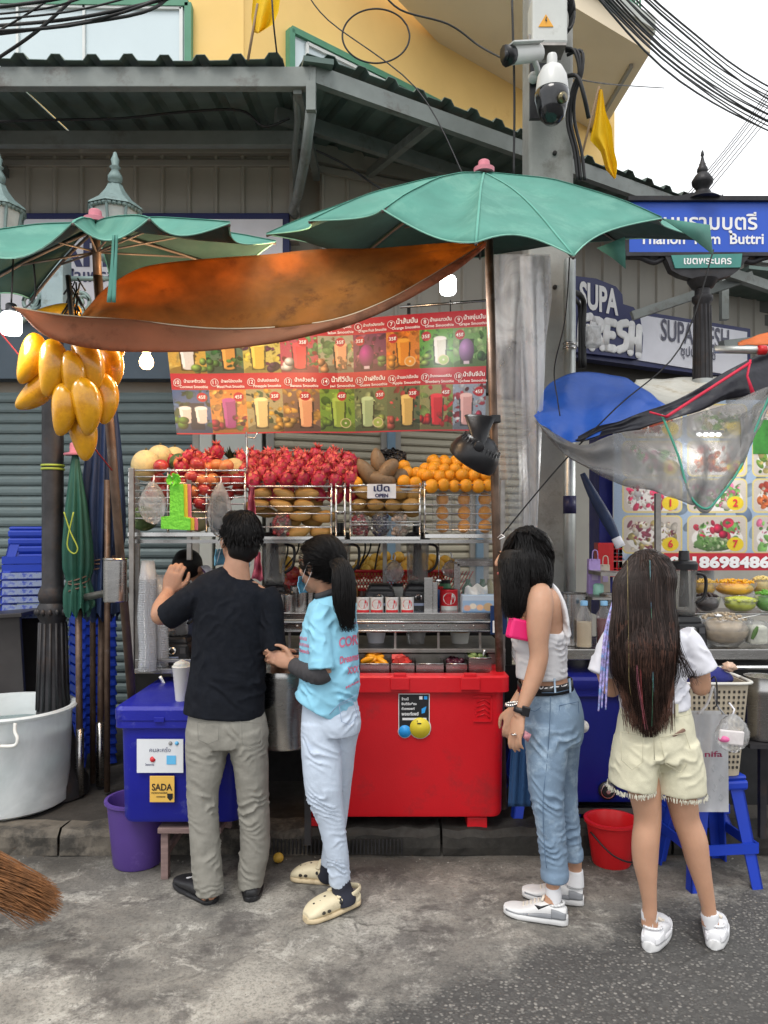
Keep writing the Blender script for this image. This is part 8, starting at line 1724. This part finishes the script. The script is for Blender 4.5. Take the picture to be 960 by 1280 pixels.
crm=M('cream_foam_clog',(.66,.58,.40),.55,var=.06,vs=20,dirt=(.42,.34,.22,1),ds=14,dth=.62);crs=M('cream_foam_sole',(.58,.47,.30),.6,var=.1,dirt=(.35,.26,.16,1),ds=20,dth=.55)
shoe(w2,(X(449,3.3),3.30),(X(378,3.14),3.14),(crm,crs,crm),'clog',.265,name='clog',wid=.05,lift=.012);shoe(w2,(X(428,3.5),3.49),(X(374,3.55),3.54),(crm,crs,crm),'clog',.245,name='clog',wid=.048)
# ---------------------------------------------------------------- woman in the white tank top
w3=thing('person',(X(690,3.22),3.22,0),'woman with long black hair in a white tank top and loose blue jeans','person')
hc,hR=P(652,698,3.22),frame(1.35,-.05,0)
mb=MB();head(mb,hc,hR,.98);mb.tube([P(658,715,3.22),P(668,732,3.22),P(674,748,3.22)],[(.045,.05),(.048,.05),(.06,.08)],18,smooth=4)
tubeS(mb,[(676,736,12,.10),(679,746,22,.13),(678,760,25,.14),(676,780,28,.13),(675,797,31,.125),(678,815,29,.115),(679,838,28.5,.108),(680,850,28.5,.105),(687,880,27,.10),(690,910,26,.10)],3.22,seg=28)
tubeS(mb,[(683,915,18,.06,3.18),(683,990,17,.06,3.17),(690,1050,12,.045,3.17),(691,1100,8.5,.032,3.17),(691,1118,9,.034,3.17),(690,1130,12,.036,3.17)],d);tubeS(mb,[(702,915,17,.06,3.3),(703,990,15,.055,3.31),(716,1050,10,.04,3.31),(719,1090,8,.03,3.31),(718,1105,9,.03,3.31)],d)
tubeS(mb,[(677,737,10,.035,3.14),(675,745,16,.052,3.09),(674.5,760,17,.055,3.07),(673,785,15,.05,3.06),(673,805,12.5,.044,3.06),(673.5,822,11.8,.041,3.06),(668,845,11.5,.040,3.06),(660,866,9.5,.034,3.055),(652.5,886,7.2,.025,3.05),(649,896,8,.022,3.05)],d,seg=20)
hand(mb,P(650,893,3.05),(-.22,-.05,-1),(-.55,.85,0),.35,.98,1,curls=(.25,.35,.42,.5))
mb.tube([P(690,748,3.33),P(684,800,3.38),P(670,840,3.36),P(643,882,3.28)],[.045,.042,.036,.026],14,smooth=4);hand(mb,P(643,884,3.28),(-.2,-.1,-1),(-.8,.3,0),.5,.95,1)
remesh('body',mb,skin_l,w3,BDY,3);face_parts(w3,hc,hR,.98)
f=lambda x,y,z:hc +hR@(V((x,y,z))*.98)
mb=MB();mb.ball(f(0,-.03,.030),(.098,.108,.104),26,20,rot=hR)
tubeS(mb,[(657,690,30,.10,3.215),(660,712,30,.11,3.2),(662,732,26,.12,3.19),(655,745,22,.10,3.15)],d,seg=22)
tubeS(mb,[(648,695,24,.07,3.15),(645,715,20,.06,3.12),(644,735,18,.05,3.1),(643,755,14,.045,3.09),(641,771,8,.03,3.09)],d,seg=20)
shl=remesh('hair',mb,hair_m,w3,.006,14,gen=.0015)
rts=[]
for k in range(1300):
    u=R(0,1);rx=624+62*u;top_=P(R(645,665),664+R(0,5),3.2-R(0,.1));side_=P(rx,695,3.2-.105*math.sin(u *3.1)-.01)
    if u<.55:en=P(628+34*u/.55*.8+R(-3,3),R(748,778)-18*abs(u -.25),3.05+R(0,.05));md=P(627+50*u,728,3.09)
    else:en=P(662+26*(u -.55)/.45,R(722,742),3.1+R(-.02,.06));md=P(rx +1,715,3.2-.11*math.sin(u *3.1))
    rts.append([top_,side_,md,en])
strands('hair_locks',w3,rts,hair_m,.0012,shell=shl)
mb=MB();mb.tube([P(622,672,3.16),P(627,668,3.13),P(631,671,3.1),P(624,674,3.1)],.002,5);mb.build('hair_slide',white_txt,w3)
tank=M('white_rib_cotton',(.66,.66,.68),.85,var=.03,vs=20,bump=.25,bs=300,fold=.2,fs=9)
mb=MB();
tubeS(mb,[(675,786,33,.135),(674.5,798,35.5,.135),(677,812,31.5,.125),(676.5,828,31.5,.12),(677,846,31.5,.118)],3.22,hollow=True,seg=32)
mb.tube([P(683,730,3.2),P(696,742,3.15),P(704.5,760,3.13),P(708,785,3.14),P(706,800,3.16)],[(.012,.03),(.012,.03),(.011,.035),(.012,.05),(.012,.06)],12,smooth=5,side=(1,0,0))
mb.tube([P(683,730,3.3),P(697,745,3.3),P(706,765,3.3),P(706,800,3.26)],[(.010,.04)]*4,12,smooth=5,side=(1,0,0))
mb.tube([P(663,742,3.13),P(652,762,3.12),P(645,782,3.13),P(645,795,3.15)],[(.008,.02),(.008,.02),(.01,.04),(.012,.06)],12,smooth=5,side=(1,0,0))
remesh('tank_top',mb,tank,w3,.0055,4,[(P(690,818,3.1),(.2,0,1),130,(.09,.2,.055),.004),(P(655,815,3.1),(-.4,0,1),110,(.06,.2,.06),.005),(P(677,843,3.1),(.1,0,1),170,(.15,.2,.02),.003),(P(700,795,3.1),(-.5,0,1),90,(.06,.2,.05),.003)],.0008)
dn=M('washed_blue_denim',rgb(122,144,167)[:3],.85,var=.1,vs=8,bump=.3,bs=300,dirt=rgb(168,188,206),ds=5,dth=.5,fold=.3,fs=10)
mb=MB()
tubeS(mb,[(681,858,33.5,.12),(686,875,35,.13),(692,892,36,.14),(692.5,912,36,.14),(691,925,34,.13)],3.23,seg=30)
tubeS(mb,[(682,905,27,.095,3.18),(683.5,935,26.5,.09,3.17),(682.5,970,23.5,.085,3.165),(684,1000,20.5,.078,3.16),(688,1030,18,.07,3.16),(691,1060,17.2,.066,3.165),(693.5,1086,16.5,.063,3.17),(693.5,1088,17.6,.067,3.17),(693.5,1099,17.4,.067,3.17)],d,hollow=True)
tubeS(mb,[(703,905,25,.095,3.29),(702,950,21,.085,3.30),(704,990,17,.075,3.31),(709,1030,15,.068,3.31),(714,1060,12.5,.06,3.31),(715,1062,13.5,.062,3.31),(716,1073,13,.062,3.31)],d,hollow=True)
remesh('jeans',mb,dn,w3,.006,4,[(P(683,1000,3.08),(.4,0,1),100,(.08,.2,.09),.0055),(P(690,1062,3.08),(-.35,0,1),110,(.08,.2,.06),.005),(P(665,930,3.1),(.7,0,1),95,(.08,.2,.07),.005),(P(712,1040,3.22),(-.4,0,1),110,(.08,.2,.07),.005),(P(708,925,3.1),(-.6,0,1),80,(.08,.2,.05),.004)],.0014)
mb=MB()
mb.tube([P(688,870,3.098),P(687,905,3.08),P(684,950,3.083),P(679,1000,3.087),P(680,1050,3.1),P(683,1085,3.108)],.0016,5,smooth=4)
q_=[P(699,882,3.1),P(723,877,3.13),P(724,903,3.13),P(713,918,3.11),P(701,909,3.095)];mb.tube(q_ +[q_[0]],.0017,5);q_=[P(656,884,3.1),P(668,889,3.085),P(676,884,3.085)];mb.tube(q_,.0017,5,smooth=3)
mb.tube([P(677,866,3.1),P(695,866,3.098),P(712,862,3.12)],.0015,5);mb.build('stitching',M('faded_thread',rgb(88,112,138)[:3],.9),w3)
mb=MB();pts,rr=sect([(681,850,33.2,.123),(682,862,34,.125)],3.225)
mb.tube(pts,rr,48,side=(1,0,0),cap=False);belt=mb.build('belt',black_pl,w3,solid=.004)
surf_text(w3,belt,[('SOUL DEAD',686,860,46,7.5,-.13,.03)],white_txt,'belt_print')
mb=MB()
for px in (663,693,712):mb.bar(P(px,848,3.1+(px>700)*.03),P(px +1,866,3.085+(px>700)*.03),.007,.005,up=(0,1,0))
mb.build('belt_loop',dn,w3)
pk=M('pink_pouch',(.75,.02,.16),.4,var=.06,bump=.2,bs=60)
mb=MB();a,b=P(636,784,3.06),P(690,795,3.13);mb.bar(a,b,.045,.082);mb.sm=[False]*len(mb.sm);o=mb.build('pouch',pk,bevel=.01);tag(o,'bright pink zip pouch clamped under the arm of the woman in the tank top','pouch')
mb=MB();mb.tube([P(636,773,3.04),P(690,783,3.11)],.002,5);tz=mb.build('zip',M('pink_zip',(.5,.01,.08),.4),o,world=False)
# watch, bracelet, ring, flag patch
mb=MB();c=P(651.5,887,3.05);ax_=(P(652.5,880,3.05)-P(649,896,3.05)).normalized();u_=ax_.cross(V((0,1,0))).normalized();v2=ax_.cross(u_)
mb.tube([c -ax_ *.011,c +ax_ *.011],[(.029,.029),(.028,.028)],24,side=u_,cap=False);wt=thing('watch',c,parent=w3);mb.build('watch_strap',blk,wt,solid=.003)
mb=MB();mb.box(c +V((.012,-.030,0)),(.034,.010,.040),rot=Matrix.Rotation(-.4,3,'Z')@Matrix.Rotation(.2,3,'Y'));mb.build('watch_face',MC['gloss_black'],wt,bevel=.004)
mb=MB();c=P(640,880,3.2)
for k in range(16):a=k *math.pi/8;mb.ball(c +V((.024*math.cos(a),.026*math.sin(a),.004*math.cos(a))),.0075,8,6)
mb.build('bracelet',chrome,w3)
mb=MB();c=P(643,917,3.035);mb.tube([c +V((.0115*math.cos(a),.0115*math.sin(a),-.002))for a in np.linspace(0,6.283,16)],.003,6);mb.ball(c +V((0,-.012,0)),.005,8,6);mb.build('ring',chrome,w3)
mb=MB();mb.add([P(656,913,3.04),P(664,918,3.05),P(660,928,3.05),P(654,922,3.04)],[(0,1,2,3)]);mb.build('hand_tag',M('tag_pink_white',(.7,.3,.35),.5,var=.5,vs=60),w3,solid=.002)
mb=MB();mb.tube([P(728,908,3.2),P(728,908,3.195)],.027,20);mb.build('back_patch',M('patch_white',(.65,.62,.6),.6,var=.3,vs=70),w3)
wsock=M('white_sock',(.72,.72,.74),.9,var=.04,bump=.2,bs=200)
for L_ in ([(691.5,1108,9.6,.035,3.17),(692,1118,10,.037,3.17),(692,1132,8,.03,3.165)],[(719,1087,9.5,.034,3.31),(719,1096,10.5,.037,3.31),(718,1106,12,.04,3.31)]):mb=MB();tubeS(mb,L_,d,seg=20);mb.build('sock',wsock,w3)
shw=M('trainer_white',(.68,.68,.68),.5,var=.04,dirt=(.5,.49,.46,1),ds=12,dth=.65);shg=M('trainer_grey',(.24,.25,.27),.55,var=.05)
s1_=shoe(w3,(X(710,3.13),3.13),(X(633,3.22),3.22),(shw,shw,shg),'sneaker',.262,wid=.046);shoe(w3,(X(730,3.30),3.30),(X(655,3.38),3.37),(shw,shw,shg),'sneaker',.262,wid=.046)
mb=MB();q_=[P(668,1131,3.10),P(673,1137,3.098),P(690,1130,3.09),P(676,1133,3.096)];mb.add(q_,[(0,1,2,3)]);mb.build('side_mark',black_txt,w3,solid=.003)
# ---------------------------------------------------------------- girl in shorts
g=thing('person',(X(845,3.0),3.0,0),'girl with very long dark hair in a white t-shirt and cream cut off denim shorts','person')
d=2.98;hc,hR=P(806,732,3.0),frame(.15,-.12,0)
mb=MB();head(mb,hc,hR,.97);mb.tube([P(806,750,2.99),P(808,775,2.98),P(810,792,2.98)],[(.045,.05),(.048,.05),(.07,.06)],18,smooth=4)
tubeS(mb,[(811,785,28,.06),(811,800,40,.08),(813,850,34,.09),(817,880,35,.09),(819,930,42,.11)],d)
tubeS(mb,[(796,935,25,.09,2.98),(797,960,24,.085,2.975),(804.5,984,20.5,.072,2.97),(808,1005,18,.062,2.965),(809.5,1025,16.2,.056,2.965),(807,1050,16.6,.057,2.96),(806.5,1075,15.5,.052,2.96),(809.5,1105,11,.04,2.96),(812,1130,8.8,.032,2.965),(812,1142,9,.034,2.97),(812,1156,10.5,.036,2.98)],d,seg=22)
tubeS(mb,[(846,935,27,.09,2.99),(848,960,25,.085,2.99),(849.5,984,19.5,.073,2.985),(854,1008,18,.062,2.98),(857.5,1025,16.5,.056,2.98),(867,1050,16.5,.056,2.975),(872,1075,14.5,.05,2.975),(879.5,1105,11,.038,2.975),(885,1130,8.8,.032,2.98),(886.5,1142,9,.034,2.985),(888,1156,10.5,.036,2.99)],d,seg=22)
e=P(764,860,2.99);mb.tube([P(768,797,2.98),P(757,830,2.97),e],[.045,.041,.037],14,smooth=4);mb.ball(e,.036,12,10);w_=P(778,848,3.2);mb.tube([e,w_],[.037,.026],14);hand(mb,w_,(.3,.9,.1),(0,.2,1),.6,.9,1)
e=P(876,858,2.99);mb.tube([P(858,797,2.98),P(872,830,2.97),e],[.045,.041,.038],14,smooth=4);mb.ball(e,.037,12,10);w_=P(872,842,3.2);mb.tube([e,w_],[.037,.026],14);hand(mb,w_,(-.2,.9,.1),(0,.2,1),.6,.9,-1)
remesh('body',mb,skin_l,g,BDY,3);face_parts(g,hc,hR,.97)
wt_=M('white_tee_cotton',(.66,.66,.71),.85,var=.03,vs=14,bump=.15,bs=400,fold=.3,fs=8)
mb=MB();tubeS(mb,[(810,777,20,.06),(811,784,32,.075),(811,793,45,.095),(812,810,46,.105),(813,840,43,.108),(817,865,42.5,.112),(819,886,43,.112)],d,hollow=True,seg=32)
tubeS(mb,[(775,795,18,.06,2.98),(764,808,17,.058,2.98),(757,825,16,.056,2.975),(750,843,16.5,.056,2.97)],d,hollow=True);tubeS(mb,[(850,795,18,.06,2.98),(862,808,18,.06,2.98),(871,824,18,.058,2.975),(879,840,19,.057,2.97)],d,hollow=True)
remesh('t_shirt',mb,wt_,g,.006,4,[(P(850,862,2.87),(-.6,0,1),85,(.08,.2,.08),.006),(P(868,815,2.9),(.8,0,1),80,(.07,.2,.07),.005),(P(760,822,2.9),(-.8,0,1),85,(.07,.2,.06),.005),(P(790,868,2.87),(.5,0,1),85,(.08,.2,.06),.005)],.0015)
sm_=M('cream_denim',(.62,.59,.44),.85,var=.05,vs=9,bump=.3,bs=300,fold=.35,fs=9,dirt=(.52,.48,.35,1),ds=5,dth=.6)
mb=MB();tubeS(mb,[(818,882,42.5,.105),(819,900,46,.115),(819,925,50,.125),(819,945,51,.125)],d,seg=32)
tubeS(mb,[(797,925,28,.12,2.98),(793,950,28.5,.118,2.975),(791,970,28.5,.118,2.975),(789.5,981,28,.116,2.975)],d,hollow=True,seg=28);tubeS(mb,[(843,925,28,.12,2.985),(846,950,30.5,.12,2.985),(848,970,31.5,.12,2.985),(848.5,987,31.5,.118,2.985)],d,hollow=True,seg=28)
remesh('shorts',mb,sm_,g,.0055,4,[(P(790,960,2.86),(.8,0,1),80,(.08,.2,.06),.0055),(P(850,960,2.86),(-.9,0,1),80,(.1,.2,.06),.0055),(P(819,945,2.85),(1,0,.1),100,(.05,.2,.06),.005),(P(805,895,2.87),(1,0,.2),90,(.09,.2,.03),.0035),(P(860,900,2.87),(1,0,0),70,(.04,.2,.08),.003)],.0014)
mb=MB()
for q_ in ([P(776,915,2.875),P(804,920,2.852),P(803,953,2.85),P(790,962,2.853),P(777,950,2.866)],[P(825,922,2.85),P(856,916,2.862),P(866,945,2.875),P(850,966,2.86),P(832,955,2.85)]):mb.tube(q_ +[q_[0]],.0015,5)
mb.tube([P(775,893,2.885),P(800,897,2.86),P(840,897,2.858),P(864,892,2.885)],.0014,5,smooth=3);mb.tube([P(817,898,2.86),P(818,950,2.85)],.0014,5)
for px in (791,817,846):mb.bar(P(px,880,2.867),P(px,896,2.86),.011,.005,up=(0,1,0))
mb.build('stitching',M('cream_thread',(.5,.47,.34),.9),g)
mb=MB()
for cx,rx,ry,dd,y0 in ((789.5,28.5,.118,2.975,982),(848.5,32,.12,2.985,988)):
    for k in range(300):a=R(0,6.283);p=P(cx,y0,dd)+V((rx *dd/FPX *math.cos(a),ry *math.sin(a),R(-.002,.006)));mb.tube([p,p +V((R(-.004,.004),R(-.003,.003),R(-.018,-.006)))],.0013,3,cap=False)
mb.build('frayed_hem',M('frayed_white',(.68,.66,.55),.9),g)
mb=MB();mb.bar(P(838,921,2.868),P(856,912,2.872),.01,.014,up=(0,1,0));mb.build('phone_edge',M('phone_brown',(.2,.12,.09),.3),g,bevel=.002)
# very long hair
mb=MB();f=lambda x,y,z:hc +hR@(V((x,y,z))*.97)
mb.ball(f(0,-.028,.03),(.102,.108,.108),26,20,rot=hR)
tubeS(mb,[(806,725,33,.09,2.96),(806,750,35,.085,2.94),(807,780,38,.065,2.9),(808,808,37,.045,2.86),(808,830,30,.03,2.85),(809,850,20,.018,2.85),(810,862,10,.012,2.85)],d,seg=26)
shl=remesh('hair',mb,hair_b,g,.006,12,gen=.002)
rts=[];rt2=[]
for k in range(1900):
    u=R(-1,1);lay=R(0,1);tx=804+8*u;ty=692+3*abs(u)
    xs=804+u *36;x2=806+u *(42+3*lay);x3=807+u *(37+R(-6,7));ln=922-62*abs(u)**1.4*R(.2,1.25)-R(0,45)*(lay>.4);x4=811+u *25+R(-7,7)
    if u>.8 and R(0,1)<.3:x3=R(852,872);x4=x3 +R(-2,9);ln=R(835,860)
    bz=.115*math.sqrt(max(0,1-u *u *.85))
    pts=[P(tx,ty,2.97-.03*lay),P(xs,722,2.99-bz *1.08),P(xs +(x2 -xs)*.5,760,2.965-bz -.01),P(x2,800,2.885-bz *.35-R(0,.02)),P(x3,845,2.87-bz *.25-R(0,.02)),P(x4,ln,2.87-bz *.2)]
    (rt2 if random.random()<.3 else rts).append(pts)
rt3=[[P(807+(u:=R(-1,1))*36,R(775,815),2.84),P(808+u *35,845,2.84),P(811+u *27+R(-7,7),R(868,918),2.845)]for _ in range(420)];strands('brown_ends',g,rt3,M('reddish_brown_hair',(.065,.028,.018),.42,var=.5,vs=30),.0010,shell=shl);strands('hair_locks',g,rts,hair_b,.0012,shell=shl);strands('lighter_locks',g,rt2,M('sun_brown_hair',(.04,.02,.014),.4,var=.4,vs=30),.001,shell=shl)
for nm,c_,x0,x1,x2,ye in (('red_streak',(.22,.04,.04),803,801,805,905),('pink_streak',(.32,.10,.13),798,797,808,912),('green_streak',(.06,.20,.12),812,816,816,908),('gold_streak',(.22,.17,.07),784,786,790,870),('blue_streak',(.10,.17,.26),812,816,818,870)):
    strands(nm,g,[[P(x0 +R(-1,1),700 if 'streak' in nm and nm[0]in 'bg' else 800,2.862 if nm[0]not in 'bg' else 2.88),P(x0 +(x1 -x0)*.5,760 if nm[0]in 'bg' else 820,2.84),P(x1,815,2.82),P(x1 +R(-1,1),850,2.82),P(x2 +R(-2,2),ye,2.835)]for _ in range(2 if nm[0]in 'bg' else 5)],M(nm +'_dye',c_,.5,var=.6,vs=60),.0005)
mb=MB()
for k,(dx,dy)in enumerate(((0,0),(4,2),(-3,4))):mb.tube([P(768,745,2.93),P(760+dx,790,2.89),P(755+dx,840,2.88),P(752+dx *1.3,885+dy,2.88)],[.004,.006,.006,.003],6,smooth=12)
br=mb.build('braid_ribbon',M('lilac_braid',(.35,.30,.58),.5,var=.7,vs=70,dirt=(.1,.3,.6,1),ds=40,dth=.5),g)
for (hx,hy,tx,ty)in ((811,2.925,826,3.17),(893,2.94,889,3.2)):shoe(g,(X(hx,hy),hy),(X(tx,ty),ty),(M('shoe_bright_white',(.74,.74,.76),.45,var=.03),shw,MC['shoe_bright_white']),'sneaker',.255,wid=.045)
for cx,dd in ((812,2.975),(887.5,2.985)):mb=MB();tubeS(mb,[(cx,1139,9.7,.035,dd),(cx,1146,9.9,.036,dd),(cx,1160,8,.03,dd)],d,seg=20);mb.build('sock',wsock,g)
# ---------------------------------------------------------------- vendor behind the stall
vd=thing('person',(X(236,4.72),4.72,KZ),'stallholder with dark hair and a striped white collar bending behind the cart','person');hc,hR=P(238,712,4.6),frame(math.pi -.55,-1.25,0)
mb=MB();head(mb,hc,hR,1.0);mb.tube([P(240,716,4.62),P(246,728,4.66)],.055,16)
tubeS(mb,[(248,724,30,.07,4.68),(250,745,40,.10,4.68),(252,800,34,.11,4.66),(252,860,34,.11,4.68),(252,900,34,.11,4.68)],d);tubeS(mb,[(242,890,16,.08,4.68),(242,970,13,.06,4.68),(242,1005,11,.05,4.68)],d,side=(1,0,0));tubeS(mb,[(264,890,16,.08,4.68),(264,970,13,.06,4.68),(264,1005,11,.05,4.68)],d)
for sx_ in (-1,1):mb.tube([P(248+sx_ *34,740,4.66),P(248+sx_ *40,780,4.6),P(240+sx_ *20,800,4.42)],[.05,.045,.03],14,smooth=4);hand(mb,P(240+sx_ *20,800,4.42),(-.2*sx_,-.9,-.2),(0,.2,1),.6,1.0,sx_)
remesh('body',mb,skin_m,vd,.008,3);face_parts(vd,hc,hR);f=lambda x,y,z:hc +hR@V((x,y,z))
mb=MB();mb.ball(f(0,-.02,.034),(.084,.096,.098),24,18,rot=hR);mb.ball(f(0,.045,.075),(.064,.05,.04),14,10,rot=hR);remesh('hair',mb,hair_m,vd,.007,3,gen=.002)
mb=MB();tubeS(mb,[(248,722,22,.06,4.68),(249,730,38,.09,4.68),(250,750,44,.115,4.68),(252,800,38,.12,4.66),(252,870,38,.125,4.68)],d,hollow=True,seg=28)
for sx_ in (-1,1):mb.tube([P(248+sx_ *32,738,4.67),P(248+sx_ *42,775,4.61)],[.07,.06],14)
remesh('polo_shirt',mb,M('navy_polo',(.03,.035,.06),.85),vd,.008,4,gen=.002)
mb=MB();mb.tube([P(256,708,4.58),P(262,714,4.55),P(268,722,4.58)],[(.03,.008)]*3,10,smooth=4);mb.tube([P(254,712,4.56),P(260,719,4.53)],[(.004,.012)]*2,6,mi=1);mb.build('striped_collar',[M('collar_white',(.65,.63,.68),.8),M('collar_purple',(.2,.1,.25),.8)],vd)
mb=MB();tubeS(mb,[(252,862,38,.125,4.68),(252,895,40,.13,4.68)],d,seg=24)
for cx in (240,266):tubeS(mb,[(cx,885,21,.11,4.68),(cx,970,17,.08,4.68),(cx,1010,16,.07,4.68)],d,seg=20)
remesh('trousers',mb,M('dark_trousers',(.03,.03,.035),.85),vd,.009,3)
for cx in (240,266):shoe(vd,(X(cx,4.68),4.74),(X(cx,4.68),4.5),(blk,blk,blk),'black',.26,KZ)
